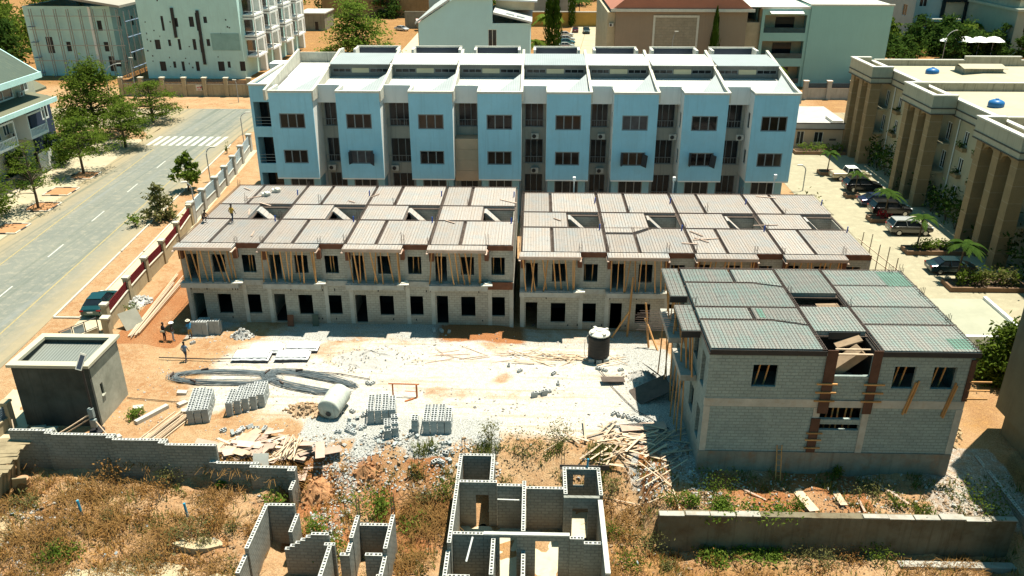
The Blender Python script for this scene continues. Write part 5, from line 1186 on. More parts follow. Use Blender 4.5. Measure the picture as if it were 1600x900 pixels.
q = MB(); q.box(-15.5, 30, -2.6, -11.3, 38.58, zf); q.build('floor_slab', mat('pale_floor', (.50,.46,.34)), r)
for a_ in ((-13.7, 38.9, .6, 1.4), (-11.2, 36.3, .9, 1.1)): q = MB(); starters(q, *a_); q.build('starter_bars', M_rebar, r)
r = thing('roofless_block_house', 'small narrow roofless block shell with a green creeper between the larger shells', 'ruin', (-9, 36.5, -2))
seg(r, 'y', -10.15, 36.0, 37.9, -2.8, 1.0); seg(r, 'y', -10.18, 35.2, 35.99, -2.8, .7); seg(r, 'x', 35.0, -10.5, -9.96, -2.8, .62, name='pillar')
seg(r, 'y', -8.1, 35.2, 38.0, -2.8, 1.0); seg(r, 'y', -8.12, 32.5, 35.19, -2.8, .5); seg(r, 'x', 37.6, -9.9, -8.12, -2.8, .5); seg(r, 'x', 35.0, -9.1, -8.14, -2.8, .65); seg(r, 'y', -8.45, 32, 34.6, -2.8, -.3)
q = MB(); q.box(-9.95, 30, -2.6, -8.1, 37.6, -2.15); q.build('floor_slab', mat('pale_floor', (.5,.46,.34)), r)
for a_ in ((-10.0, 38.0, .7, 1.6, .08), (-8.0, 38.1, .7, 1.6, .08)): q = MB(); starters(q, *a_); q.build('starter_bars', M_rebar, r)
# retaining wall on the right
M_ret = mat('stained_retaining_wall', (.17, .135, .08), var=.35, col2=(.20, .18, .125), sc=.5, bmp=.3, streak=.45, stain=(.09, .055, .025), stain_amt=.8)
r = thing('retaining_wall', 'long stained concrete retaining wall at lower right with pale uneven top', 'wall', (18, 39.7, -2.3))
q = MB(); n = 14
for i in range(n):
    a, c = 7.7+21.1*i/n, 7.7+21.1*(i+1)/n; h = .12+.1*nz(a, 0, .6); q.box(a, 39.45+.02*(i % 2), -3.4, c-.002, 39.95, h)
q.build('wall_body', M_ret, r); q = MB()
for i in (0, 1, 2, 3, 8, 9, 10, 11, 12, 13): a, c = 7.7+21.1*i/n, 7.7+21.1*(i+1)/n; h = .12+.1*nz(a, 0, .6); q.box(a+R.uniform(0,.1), 39.40, h+.003, c-.002, 39.75+.15*R.random(), h+.05+.02*(i % 3))
q.build('coping', M_conc, r)
q = MB(); q.box(22, 38.3, -2.9, 29, 38.8, -2.42); q.build('footing', M_conc, r)
r = thing('boundary_wall', 'hollow block wall running toward the viewer at the lower right corner', 'wall', (29, 36, -2))
seg(r, 'y', 29.4, 36.5, 46, -2.5, .1); seg(r, 'y', 29.42, 28, 36.48, -3, -.4)

# ------------------------------------------------------------------ sandcrete blocks
M_blk = mat('sandcrete', (.34, .37, .36), var=.15, sc=3, rnd=.14)
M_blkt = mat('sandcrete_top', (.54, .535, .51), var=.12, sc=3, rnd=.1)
def block_mesh():
    mb = MB(); L, T, H = .45, .225, .225
    mb.box(-L/2, -T/2, 0, L/2, T/2, H, skip='tb'); n0 = 0
    for s_ in (-1, 1):
        c = s_*.105; x0, x1, y0, y1 = c-.082, c+.082, -.082, .082; ox0, ox1 = (-L/2, 0) if s_ < 0 else (0, L/2)
        o = [(ox0,-T/2),(ox1,-T/2),(ox1,T/2),(ox0,T/2)]; h = [(x0,y0),(x1,y0),(x1,y1),(x0,y1)]
        for k in range(4):
            k2 = (k+1) % 4
            mb.face([(*o[k],H),(*o[k2],H),(*h[k2],H),(*h[k],H)], 1); mb.face([(*o[k2],0),(*o[k],0),(*h[k],0),(*h[k2],0)], 0)
            mb.face([(*h[k],H),(*h[k2],H),(*h[k2],0),(*h[k],0)], 0)
    me = bpy.data.meshes.new('sandcrete_block'); me.from_pydata(mb.v, [], mb.f); me.materials.append(M_blk); me.materials.append(M_blkt)
    me.polygons.foreach_set('material_index', mb.m); me.update(); return me, mb
ME_blk, MB_blk = block_mesh()
BLK = []       # (priority, position, rotation, label, group)
def stack(px, py, rz, cols, nz_, label, group, sx=.5, sy=.238, zb=None, miss=0):
    """cols: list of (first row, last row) for each column of blocks"""
    zb = gz(px, py)-.02 if zb is None else zb
    for i, (r0, r1) in enumerate(cols):
        for j in range(r0, r1):
            top = nz_ - (1 if R.random() < miss else 0)
            for k in range(top):
                front = j == r0; right = i == len(cols)-1 or not (cols[i+1][0] <= j < cols[i+1][1]); isup = k == top-1
                if not (front or right or isup): continue
                lx, ly = i*sx+R.uniform(-.012, .012), j*sy+R.uniform(-.01, .01)
                p = (px+lx*cos(rz)-ly*sin(rz), py+lx*sin(rz)+ly*cos(rz), zb+.226*k)
                BLK.append(((0 if isup else 1 if front else 2), p, (0, 0, rz+R.uniform(-.03, .03)), label, group))
stack(-24.0, 48.45, .20, [(0,13),(0,13),(0,12)], 5, 'grey hollow block in the leftmost tall stack beside the pale pole bundle', 'blocks of the leftmost stack')
stack(-21.6, 49.5, .12, [(0,8),(1,10),(2,11),(3,12),(4,12)], 5, 'grey hollow block in the staggered stack between the two steel coils', 'blocks of the staggered stack', sx=.52)
stack(-11.3, 48.8, .13, [(0,9),(0,9),(0,9),(0,8)], 5, 'grey hollow block in the large stack right of the fallen tank', 'blocks of the large stack beside the tank')
stack(-9.75, 46.7, .18, [(0,6),(1,7)], 5, 'grey hollow block in the small nearest stack in front of the large stack', 'blocks of the small nearest stack', miss=.25)
stack(-8.05, 47.75, .05, [(0,3)], 5, 'grey hollow block in the single narrow column of blocks left of the rightmost stack', 'blocks of the narrow column')
stack(-7.25, 47.7, .04, [(0,9),(0,9),(0,9),(0,7)], 5, 'grey hollow block in the rightmost front stack, square on to the viewer', 'blocks of the rightmost front stack')
stack(-29.2, 62.6, .0, [(0,2),(0,4),(0,4),(1,4),(1,4)], 6, 'grey hollow block in the shaded stack against the left terrace wall', 'blocks of the shaded stack', sx=.47, miss=.3)
stack(.2, 52.6, .35, [(0,1),(1,2),(0,1),(1,2)], 2, 'grey hollow block in the low cluster alone on the white dust', 'blocks of the low dusty cluster', sx=.4, miss=.5)
def loose(x, y, label, group, tip=True, dz=0): BLK.append((0, (x, y, gz(x, y)+dz), (R.choice((0, 1.57, 0, .4)) if tip else 0, R.choice((0, 0, 1.2)) if tip else 0, R.uniform(0, 6)), label, group))
for k in range(16): loose(-12.9+R.uniform(-.9, 1.2), 48.6+R.uniform(-1.2, 1.6), 'loose grey block tumbled between the fallen tank and the large stack', 'tumbled blocks by the tank')
for k in range(14): loose(-10.2+R.uniform(-.6, 2.4), 46.8+R.uniform(-.8, .8), 'loose grey block tumbled round the small nearest stack', 'tumbled blocks by the small stack')
for k in range(10): loose(-5.7+R.uniform(-1.2, 1.4), 45.6+R.uniform(-.8, .8), 'loose grey block fallen right of the rightmost front stack', 'tumbled blocks by the rightmost stack')
for k in range(18): loose(-20+R.uniform(-1.6, 1.8), 47.6+R.uniform(-1.1, .8), 'broken grey block in the heap below the staggered stack', 'broken blocks of the heap')
for k in range(9): loose(5.9+.42*k*.8, 50.4-.16*k, 'grey block laid in a crooked line beside the front right house', 'crooked line of blocks', tip=False)
for u, v in ((872,601),(945,578),(935,575),(812,580),(795,570),(575,600),(582,600),(865,585),(970,577),(300,530)): x, y = gp(u, v); loose(x, y, 'single grey block lying alone on the pale dust', 'single blocks on the dust', tip=False)
for u, v in ((678,517),(690,518),(703,519)): x, y = gp(u, v, -.5); loose(x, y, 'grey block set on end in the shade before the left terrace', 'blocks in the shade of the left terrace')
BLK.sort(key=lambda b: (b[0], b[1][1]))
for pr, p, e, lab, gr in BLK[:298]:
    o = bpy.data.objects.new('sandcrete_block', ME_blk); COL.objects.link(o); o.location = p; o.rotation_euler = e; tag(o, lab, 'block', gr)
from mathutils import Euler
q = MB()
for pr, p, e, lab, gr in BLK[298:]:
    M = Euler(e).to_matrix(); n = len(q.v); q.v += [tuple(M @ Vector(v)+Vector(p)) for v in MB_blk.v]
    q.f += [tuple(i+n for i in f) for f in MB_blk.f]; q.m += MB_blk.m
if q.f: tag(q.build('sandcrete_block', [M_blk, M_blkt]), 'remaining grey hollow blocks in the sunlit sides of the stacks', 'blocks', 'further stacked blocks', 'stuff')

# ------------------------------------------------------------------ planks and poles lying about
ME_plank = MB().box(-.5, -.07, 0, .5, .07, .03)
def plank_mesh(name, m):
    me = bpy.data.meshes.new(name); me.from_pydata(ME_plank.v, [], ME_plank.f); me.materials.append(m); me.update(); return me
PLm = [plank_mesh('plank', M_board), plank_mesh('plank', M_timberpale)]
def plank(x, y, a, L, label, group, dz=.03, pitch=0, wd=1.0, kind=0):
    o = bpy.data.objects.new('plank', PLm[kind]); COL.objects.link(o); o.location = (x, y, gz(x, y)+dz); o.rotation_euler = (0, pitch, a); o.scale = (L, wd, 1); return tag(o, label, 'plank', group)
for k in range(58):
    x, y = 6.3+R.gauss(0, 1.9), 46.6+R.gauss(0, 1.0)
    if x > 10.2: continue
    plank(x, y, R.gauss(.25, .6), R.uniform(1.2, 3.4), 'loose pale plank in the tangled timber scatter left of the front right house', 'planks scattered beside the front right house', R.uniform(.03, .35), R.uniform(-.08, .08), R.uniform(.5, 1.1), 1)
for k in range(34):
    x, y = 2.6+R.gauss(0, 1.6), 59.3+R.gauss(0, .6); plank(x, y, R.gauss(0, .5), R.uniform(1.5, 3.6), 'loose plank in the timber heap left of the black tank', 'planks left of the black tank', R.uniform(.03, .3), R.uniform(-.06, .06), R.uniform(.4, .9), 1)
for k in range(14):
    x, y = -5+R.uniform(-2.5, 3.5), 58.8+R.uniform(-1.0, 1.4); plank(x, y, R.gauss(-.1, .4), R.uniform(1.5, 3), 'thin rust brown stick lying on the pale dust before the left terrace', 'thin sticks on the dust', .03, 0, R.uniform(.3, .5), 0)
for k in range(12):
    x, y = 8.2+R.gauss(0, .8), 43.3+R.gauss(0, 1.6); plank(x, y, R.choice((-.9, .9, 1.2))+R.gauss(0, .3), R.uniform(1.5, 4), 'pale batten fallen on the slope at the end of the retaining wall', 'battens on the slope', .12, R.uniform(-.1, .15), .5, 1)
for k in range(84):
    x, y = -18.4+R.gauss(0, 2.0), 45.1+R.gauss(0, .75); plank(x, y, R.gauss(.25, .7), R.uniform(.8, 2.6), 'scrap board in the wide timber heap behind the stepped block wall', 'scrap boards behind the block wall', R.uniform(.05, .55), R.uniform(-.25, .25), R.uniform(.8, 5.5), 0 if k % 3 else 1)
for k in range(22):
    a = R.uniform(-.12, .12); x, y = -25.4+R.uniform(-.5, .5), 47.4+R.uniform(-.4, .4); L = R.uniform(3.2, 4.6)
    stick(ME_pole, 'pole', (x-.8+a, y-2.4, gz(x, y)+.1+.02*k), (x+.5+a*2, y+1.8, gz(x, y)+.08+.015*k), 'pale pole in the bundle lying left of the leftmost block stack', 'pole', 'poles of the bundle beside the leftmost stack')
for k in range(9):
    stick(ME_pole, 'pole', (gp(200, 528)[0]+.1*k, gp(200, 528)[1]+R.uniform(-.5, .8), .1+.02*k), (gp(270, 440)[0]+.16*k, gp(270, 440)[1]+R.uniform(-1.2, 1.2), .35), 'long pole in the bundle lying between the fence and the left terrace', 'pole', 'poles lying beside the fence')
for k in range(14):
    x, y = -19+.25*k, 43.2+R.uniform(-.1, .2)
    if k < 4: continue
    stick(ME_pole, 'pole', (-15.9+R.uniform(-1.2, .6), 43.9+R.uniform(-.3, .6), .25+.03*k), (-15.6+R.uniform(-1.2, .9), 45.6+R.uniform(-.3, .8), .35+.03*k), 'pole sticking out of the scrap heap end near the earth track', 'pole', 'poles at the end of the scrap heap')
for k, (x, y, a, L, wd, lab) in enumerate(((16.9, 41.4, 1.75, 2.6, 4.6, 'long pale grey plank on red soil behind the retaining wall'), (19.1, 41.7, 1.6, 1.8, 3.2, 'mint grey board beside the long pale plank behind the retaining wall'), (22.2, 42.2, 2.0, 3.4, 1.2, 'thin tan batten lying diagonally behind the retaining wall'), (20.2, 40.8, 1.5, 1.3, 1.0, 'short pale batten standing at the retaining wall top'), (13.6, 42.0, -.6, 2.3, .9, 'tan batten on gravel near the left end of the retaining wall'), (26.6, 44.3, -.9, 4.0, .6, 'long thin batten lying along the far right slope'))):
    plank(x, y, a, L, lab, None, .12, .1, wd, 0 if k > 1 else 1)
def sheet(name, x, y, sx, sy, rot, m, label, cat, dz=.3, th=.04, lift=0):
    q = MB().obox((x, y, gz(x, y)+dz), (sx, sy, th), rot); return tag(q.build(name, m, org=(x, y, gz(x, y)+dz)), label, cat)
sheet('form_board', 8.9, 53.0, 2.9, 1.9, (.1, -.35, .25), M_beamform, 'large dark form board leaning on rubble beside the front right house', 'board', .5)
sheet('form_board', 9.4, 55.2, 1.2, 2.0, (0, .7, .5), M_beamform, 'narrow dark board propped behind the large dark form board', 'board', .8)
sheet('form_board', 6.2, 54.8, 1.8, .7, (.05, .05, .1), M_beamform, 'dark board lying on blocks south of the black tank', 'board', .3)
sheet('form_board', 7.8, 48.6, 3.2, .8, (.04, 0, .15), M_board, 'broad tan board lying on the scattered planks', 'board', .25)
sheet('board', -34.9, 63.2, 1.7, 1.7, (.9, 0, .95), mat('grey_panel_board', (.26,.25,.20), var=.2), 'grey square panel leaning on the tan fence end', 'board', .65)
sheet('board', -26.5, 45.6, .9, 2.2, (.02, 0, -.6), M_whiteclean, 'white board lying beside the pale pole bundle', 'board', .15)
sheet('board', -17.4, 43.2, 1.0, 1.3, (1.1, 0, .05), M_whiteclean, 'white sheet hanging over the scrap heap edge above the block wall', 'board', .5)
sheet('board', -28.0, 45.4, 1.4, .9, (0, .05, -.3), M_concpale, 'pale slab lying by the block wall near the solar lamp post', 'board', .1)
for k, (x, y, a, col) in enumerate(((-21.4, 64.6, 0, M_rust), (-19.2, 64.7, .1, M_greentile))):
    sheet('board', x, y, .55, 1.5, (1.35, 0, a), col, ('rust brown board', 'green board')[k]+' leaning upright against the left terrace ground floor', 'board', .3)
sheet('concrete_beam', -27.2, 49.3, .35, 2.6, (0, 0, -.55), M_concpale, 'short pale concrete beam lying near the gatehouse', 'beam', .15, .3)
for k, (x, y, a) in enumerate(((-28.6, 50.2, .4), (-25.6, 50.8, 1.0), (-24.9, 49.8, .2), (-28.4, 46.3, .9), (-26.2, 52.3, .1))):
    sheet('concrete_lump', x, y, .7, .4, (.1, .1, a), M_concpale, 'broken pale concrete lump on the sandy ground between gatehouse and block stack', 'concrete lump', .12, .22)['group'] = 'concrete lumps by the gatehouse'

# ------------------------------------------------------------------ site objects
M_tarp = mat('white_tarp', (.72, .72, .71), var=.05, sc=1.5, bmp=.4, rough=.5)
def sack_stack(cx, cy, sx, sy, rz, label):
    r = thing('cement_stack', label, 'cement stack', (cx, cy, gz(cx, cy, False)), 'sheeted cement stacks')
    q = MB(); Z = gz(cx, cy)
    for i in range(5):
        for j in range(3):
            for k in range(2):
                lx, ly = (i-2)*sx/5, (j-1)*sy/3
                q.obox((cx+lx*cos(rz)-ly*sin(rz), cy+lx*sin(rz)+ly*cos(rz), Z+.14+.24*k), (sx/5*1.02, sy/3*1.0, .22), (R.uniform(-.04,.04), R.uniform(-.04,.04), rz+R.uniform(-.06,.06)))
    q.build('sacks', mat('dark_sacks', (.10,.10,.11), var=.3), r)
    n = 14; q = MB(); P = {}
    for i in range(n+1):
        for j in range(9):
            lx, ly = (i/n-.5)*(sx+.25), (j/8-.5)*(sy+.2); e = max(abs(i/n-.5), abs(j/8-.5))*2
            z = Z+.56+.05*nz(cx+lx*3, cy+ly*3, 1.2)-(.24*sstep(.9, 1.0, e)) ; P[i, j] = (cx+lx*cos(rz)-ly*sin(rz), cy+lx*sin(rz)+ly*cos(rz), z)
    for i in range(n):
        for j in range(8): q.face([P[i,j], P[i+1,j], P[i+1,j+1], P[i,j+1]])
    q.build('tarpaulin', M_tarp, r, smooth=True)
for (cx, cy, w_, d_, lab) in ((-22.0, 59.4, 2.5, 1.25, 'white sheeted cement stack, left one of the farther pair'), (-22.7, 57.9, 2.8, 1.3, 'white sheeted cement stack, left one of the nearer pair'), (-19.1, 59.9, 2.5, 1.2, 'white sheeted cement stack, right one of the farther pair, nearer the gravel heap'), (-19.4, 58.0, 2.5, 1.1, 'white sheeted cement stack, right one of the nearer pair, beside the gravel')): sack_stack(cx, cy, w_, d_, .03, lab)
def heap(name, cx, cy, rx, ry, h, m, label, n=26, stones=0, cat='heap'):
    q = MB(); Z = -.12; K = 8
    P = [[(cx+rx*k/K*cos(2*pi*i/n)*(1+.15*nz(i*.9, k, 1)), cy+ry*k/K*sin(2*pi*i/n)*(1+.15*nz(i*.9, k, 2)), gz(cx+rx*k/K*cos(2*pi*i/n), cy+ry*k/K*sin(2*pi*i/n))+Z*(k/K)+h*(1-sstep(0, 1, k/K))*(1+.25*nz(i*.7, k*.8, 3))) for i in range(n)] for k in range(K+1)]
    for k in range(K):
        for i in range(n): i2 = (i+1) % n; q.face([P[k][i], P[k+1][i], P[k+1][i2], P[k][i2]])
    for s_ in range(stones):
        a, d = R.uniform(0, 6.28), sqrt(R.random())*1.05; x, y = cx+rx*d*cos(a), cy+ry*d*sin(a); e = R.uniform(.03, .09) if m is M_grav else R.uniform(.05, .16)
        q.obox((x, y, gz(x, y)+h*(1-sstep(0, 1, min(1, d)))+e*.3), (e*R.uniform(.8, 2), e*R.uniform(.8, 1.6), e), (R.uniform(0, 3), R.uniform(0, 3), R.uniform(0, 3)))
    return tag(q.build(name, m, org=(cx, cy, 0)), label, cat)
M_grav = mat('crushed_gravel', (.44, .41, .37), var=.35, sc=7, bmp=.8, fine=6)
M_rub = mat('white_rubble', (.45, .44, .41), var=.25, sc=3, bmp=.3)
M_rubtan = mat('tan_rubble', (.45, .31, .19), var=.35, sc=2, bmp=.4)
heap('gravel_heap', -13.0, 58.2, 4.2, 2.4, .75, M_grav, 'low wide heap of pale gravel on the white dust in the site middle', stones=120)
heap('rubble_heap', -25.0, 62.4, 1.1, .7, .75, M_rub, 'small heap of white stones beside the shaded block stack', stones=90)
heap('rubble_heap', *gp(216, 474), 1.2, 1.5, .5, M_rub, 'white broken stone heap against the maroon louvre fence', stones=110)
heap('rubble_heap', -16.2, 50.3, 1.8, 1.0, .5, M_rubtan, 'orange brown rubble heap left of the fallen tank', stones=150)
heap('rubble_heap', 8.6, 55.6, 1.6, 1.2, .6, M_grav, 'dark rubble heap under the boards beside the front right house', stones=90)
heap('soil_heap', -13.9, 43.0, 1.5, 1.2, .9, M_laterite, 'steep red earth heap at the end of the stepped block wall', stones=40)
heap('soil_heap', -10.9, 44.2, 1.2, .7, .7, M_laterite, 'red earth mound just below the small nearest stack', stones=40)
heap('soil_heap', 28.3, 49.5, 1.6, 2.6, .7, mat('tan_soil', (.40,.30,.17), var=.3, sc=2, bmp=.5), 'tan stony soil mound right of the front right house', stones=140)
heap('soil_heap', -33.5, 38.4, 2.6, 2.0, .8, mat('tan_soil', (.40,.30,.17)), 'pale rubbly soil mound at the lower left edge', stones=120)
def rebar_coil(cx, cy, rx, ry, rz, label, n=34, gap=.5):
    r = thing('rebar_coil', label, 'steel bars', (cx, cy, 0))
    q = MB()
    for k in range(n):
        e = R.gauss(0, .5); f_ = R.uniform(.5, 1.22); pts = []
        for i in range(27):
            a = gap+(2*pi-2*gap)*i/26; c_, s_ = cos(a), sin(a)
            lx, ly = rx*abs(c_)**.9*(1 if c_ > 0 else -1)+e*.6, (ry*f_)*abs(s_)**.8*(1 if s_ > 0 else -1)
            x, y = cx+lx*cos(rz)-ly*sin(rz), cy+lx*sin(rz)+ly*cos(rz); pts.append((x, y, max(.05, gz(x, y)+.05)+.014*(k % 12)+.03*R.random()))
        q.tube(pts, .017, 4, cap=False)
    q.build('bent_bars', mat('blue_grey_steel', (.17,.20,.21), var=.3, sc=3, rough=.6), r)
    q = MB()
    for a in (2.0, 3.1, 4.2):
        lx, ly = rx*cos(a), ry*sin(a); x, y = cx+lx*cos(rz)-ly*sin(rz), cy+lx*sin(rz)+ly*cos(rz); q.obox((x, y, .2), (.09, .55, .34), (0, 0, rz+a))
    q.build('ties', M_rebar, r)
rebar_coil(-24.0, 54.6, 3.9, .95, .0, 'long loop of bent steel bars lying left behind the block stacks', gap=.15)
rebar_coil(-17.0, 54.1, 3.8, 1.15, -.30, 'darker hairpin bundle of steel bars ending at the fallen tank', gap=.45)
def tank(name, c, label, m, M, R_=.95, H=2.0, dome=True):
    r = thing(name, label, 'water tank', c)
    q = MB(); prof = [(R_*.9, 0), (R_, .08)]
    for k in range(6): z = .15+(H-.45)*k/6; prof += [(R_, z), (R_*.988, z+.06), (R_*.988, z+.1), (R_, z+.16)]
    prof += [(R_, H-.25), (R_*.9, H-.05), (R_*.55, H+.08), (R_*.3, H+.1)]
    q.lathe(prof, c, 28, M=M); q.build('tank_body', m, r, smooth=True)
    return r
x, y = gp(935, 556); r = tank('water_tank', (x, y, gz(x, y)+.55), 'upright black water tank with pale dusty lid raised on blocks in the site', mat('tank_black', (.014, .014, .014), rough=.6, var=.4, stain=(.05,.045,.04), stain_amt=.5), Matrix(), .88, 2.0)
q = MB(); q.lathe([(.86, 2.32+.0), (.84, 2.40), (.62, 2.55), (.3, 2.63), (.28, 2.7), (.02, 2.72)], (x, y, gz(x, y)+.2), 24)
for k in range(4): q.obox((x+.55*cos(k*1.57+.5), y+.55*sin(k*1.57+.5), gz(x, y)+2.74), (.5, .22, .16), (0, 0, k*1.57+.5))
q.build('dusty_lid', M_whiteclean, r)
q = MB()
for dx, dy in ((-.6,-.6),(.6,-.6),(-.6,.6),(.6,.6),(0,-.75),(0,0)): q.box(x+dx-.22, y+dy-.12, gz(x, y)-.1, x+dx+.22, y+dy+.12, gz(x, y)+.54)
tag(q.build('block_stand', M_blk, org=(x, y, 0)), 'grey block stand under the upright black tank', 'stand')
q = MB(); q.tube([(x-.9, y, 1.9), (x-1.15, y-.2, 1.6), (x-1.2, y-.3, .6), (x-1.1, y-.4, .05)], .03, 6); tag(q.build('hose', M_whiteclean, org=(x-1, y, 0)), 'thin white hose looping down beside the black tank', 'hose')
x, y = gp(512, 658); MX = Matrix.Rotation(radians(-86), 3, 'X'); MX = Matrix.Rotation(-.2, 3, 'Z') @ MX
r = tank('water_tank', (x+.05, y+.2, gz(x, y)+.78), 'pale weathered water tank lying on its side among rubble', mat('weathered_tank', (.46,.48,.42), var=.2, sc=1, streak=.3, stain=(.33,.27,.19), stain_amt=.7), MX, .82, 2.3)
q = MB(); d = MX @ Vector((0, 0, -1)); c_ = Vector((x+.05, y+.2, gz(x, y)+.78)); q.tube([c_+d*.01+Vector((.0,0,-.3)), c_+d*.05+Vector((0,0,-.3))], .2, 14); q.build('outlet_hole', M_black, r)
# orange rust frame on the dust
fx, fy = gp(632, 622); r = thing('steel_frame', 'rust orange rectangular frame lying half raised behind the large block stack', 'frame', (fx, fy, 0))
M_or = mat('rust_orange', (.45, .14, .045), var=.2); q = MB(); z_ = gz(fx, fy)
parts(r, 'upright', M_or, [(fx-.95, fy+.3, z_, fx-.85, fy+.4, z_+1.0), (fx+.85, fy+.1, z_, fx+.97, fy+.25, z_+1.1)]); q = MB(); q.tube([(fx-1.2, fy+.38, z_+1.02), (fx+1.1, fy+.2, z_+1.1)], .05, 5); q.tube([(fx+.1, fy-.5, z_+.06), (fx+.95, fy+.1, z_+.06)], .06, 5); q.tube([(fx, fy+.3, z_+.45), (fx+.9, fy+.2, z_+.45)], .03, 4); q.build('rails', M_or, r)
# rusty drum, and shack of old boards
dx_, dy_ = gp(40, 772, -1.35); r = thing('oil_drum', 'rusty oil drum standing in the dry scrub below the block wall', 'drum', (dx_, dy_, gz(dx_, dy_)))
M_drum = mat('rusty_drum', (.22, .11, .04), var=.35, sc=2, bmp=.2); q = MB(); Zd = gz(dx_, dy_); q.lathe([(.42, 0), (.45, .05), (.44, .35), (.47, .38), (.44, .41), (.44, .72), (.47, .75), (.44, .78), (.45, 1.05)], (dx_, dy_, Zd-.05), 20); q.build('drum_body', M_drum, r, smooth=False)
q = MB(); q.lathe([(.43, 1.02), (.40, 1.03)], (dx_, dy_, Zd-.02), 20); q.build('lid', mat('pale_rust_lid', (.45,.25,.14), var=.3), r)
r = thing('board_shack', 'low shack roof of overlapping old boards at the left edge below the gatehouse', 'shack', (-34.3, 42.2, -1))
q = MB()
for k in range(9): q.obox((-34.4+R.uniform(-.2,.2), 41.4+.36*k, .9+.05*k), (3.0, .42, .05), (.1, R.uniform(-.03,.03), .12+R.uniform(-.1,.1)))
q.build('roof_boards', mat('old_grey_boards', (.28,.22,.13), var=.4, sc=1.6), r); q = MB()
for k in range(8): q.obox((-33.3+R.uniform(-.1,.1), 40.9+.3*k, .1), (.1, .25, 1.6), (0, .2, .1))
q.obox((-32.5, 41.7, -.1), (.8, .08, 1.0), (.4, .2, .5)); q.build('side_boards', mat('old_grey_boards', (.28,.22,.13)), r)
# low fence continuing left of the gatehouse
q0 = [(-36.4, 47.6), (-37.0, 44.4)]
fence('boundary_fence', q0, 'short tan fence with blue grey louvres from the gatehouse corner to the left edge', M_fencetan, mat('slate_louvre', (.10,.14,.17), rough=.5), M_fencetan, h=.9, ph=2.0, lh=.9)
# site gate
gx, gy = gp(163, 520); r = thing('site_gate', 'open black framed site gate with grey panels beside the fence end pier', 'gate', (-36.6, 62, 0))
q = MB(); a0, a1 = Vector((-38.3, 58.2, 0)), Vector((-36.6, 60.9, 0)); d = a1-a0
for t_ in (0, .33, .66, 1): p = a0+d*t_; q.tube([p, p+Vector((0, 0, 2.0))], .05, 4)
for z in (.1, 1.1, 1.95): q.tube([a0+Vector((0, 0, z)), a1+Vector((0, 0, z))], .04, 4)
q.build('frame', M_black, r); q = MB()
for t_ in (.17, .5): c_ = a0+d*t_; q.obox((c_.x, c_.y, 1.5), (.85, .03, .7), (0, 0, atan2(d.y, d.x)))
q.build('panels', M_louvreblue, r); q = MB()
for t_ in (.17, .5, .83): c_ = a0+d*t_; q.obox((c_.x, c_.y, .58), (.95, .03, .85), (0, 0, atan2(d.y, d.x)))
q.build('lower_panels', M_fencetan, r)
r = thing('gate_pier', 'broken top tan gate pier beside the open site gate', 'pier', (-36.0, 61.2, 0)); q = MB(); q.box(-36.3, 60.95, 0, -35.75, 61.45, 1.7); q.build('pier', M_fencetan, r); q = MB(); q.obox((-36, 61.2, 1.8), (.7, .7, .14), (0, .06, .1)); q.build('pier_cap', M_capw, r)
# solar lamp on a black post in front of the gatehouse
r = thing('solar_lamp_post', 'slim black post carrying a tilted solar panel before the gatehouse corner', 'lamp post', (-30.2, 47.3, 0))
q = MB(); q.tube([(-30.2, 47.3, -.5), (-30.2, 47.3, 5.1)], .07, 8); q.build('post', M_black, r); q = MB(); q.obox((-30.15, 47.3, 5.55), (.42, .07, 1.15), (-.45, .3, 0)); q.build('solar_panel', M_whiteclean, r)
q = MB(); q.obox((-30.15, 47.265, 5.54), (.30, .03, .95), (-.45, .3, 0)); q.build('solar_cell', mat('solar_cell', (.06,.07,.09), rough=.2), r)
q = MB(); q.box(-30.45, 47.1, 1.2, -30.1, 47.35, 1.9); q.box(-30.4, 47.0, .5, -30.0, 47.25, 1.1); q.build('meter_box', mat('meter_grey', (.25,.29,.28)), r); q = MB(); q.lathe([(.5, 0), (.5, .15), (.3, .18)], (-30.2, 47.3, -.05), 14); q.build('tyre_base', M_black, r)
for k, (p, q_) in enumerate((((-30.3, 47.2, 1.5), (-33.6, 45.2, -.1)), ((-30.3, 47.2, 1.2), (-33.0, 45.6, -.1)), ((-30.0, 47.1, .9), (-26.8, 44.3, .1)), ((-35.2, 46.2, 1.6), (-34.2, 44.6, .2)))): stick(ME_pole, 'pole', p, q_, 'pale strut leaning near the solar lamp post in front of the gatehouse', 'pole', 'struts leaning by the solar lamp post')
q = MB(); q.obox((-33.6, 46.6, .2), (1.7, 1.0, .5), (.1, .1, .2)); q.obox((-33.0, 46.3, .45), (.9, .7, .35), (.2, .2, .8)); q.obox((-34.0, 46.9, .4), (.8, .6, .3), (-.2, .1, .4)); tag(q.build('sack_pile', mat('dirty_sack', (.28,.29,.24), var=.3, bmp=.5), org=(-33.5, 46.6, 0)), 'pile of dirty grey sacks in the gatehouse shade behind the wall', 'sacks')
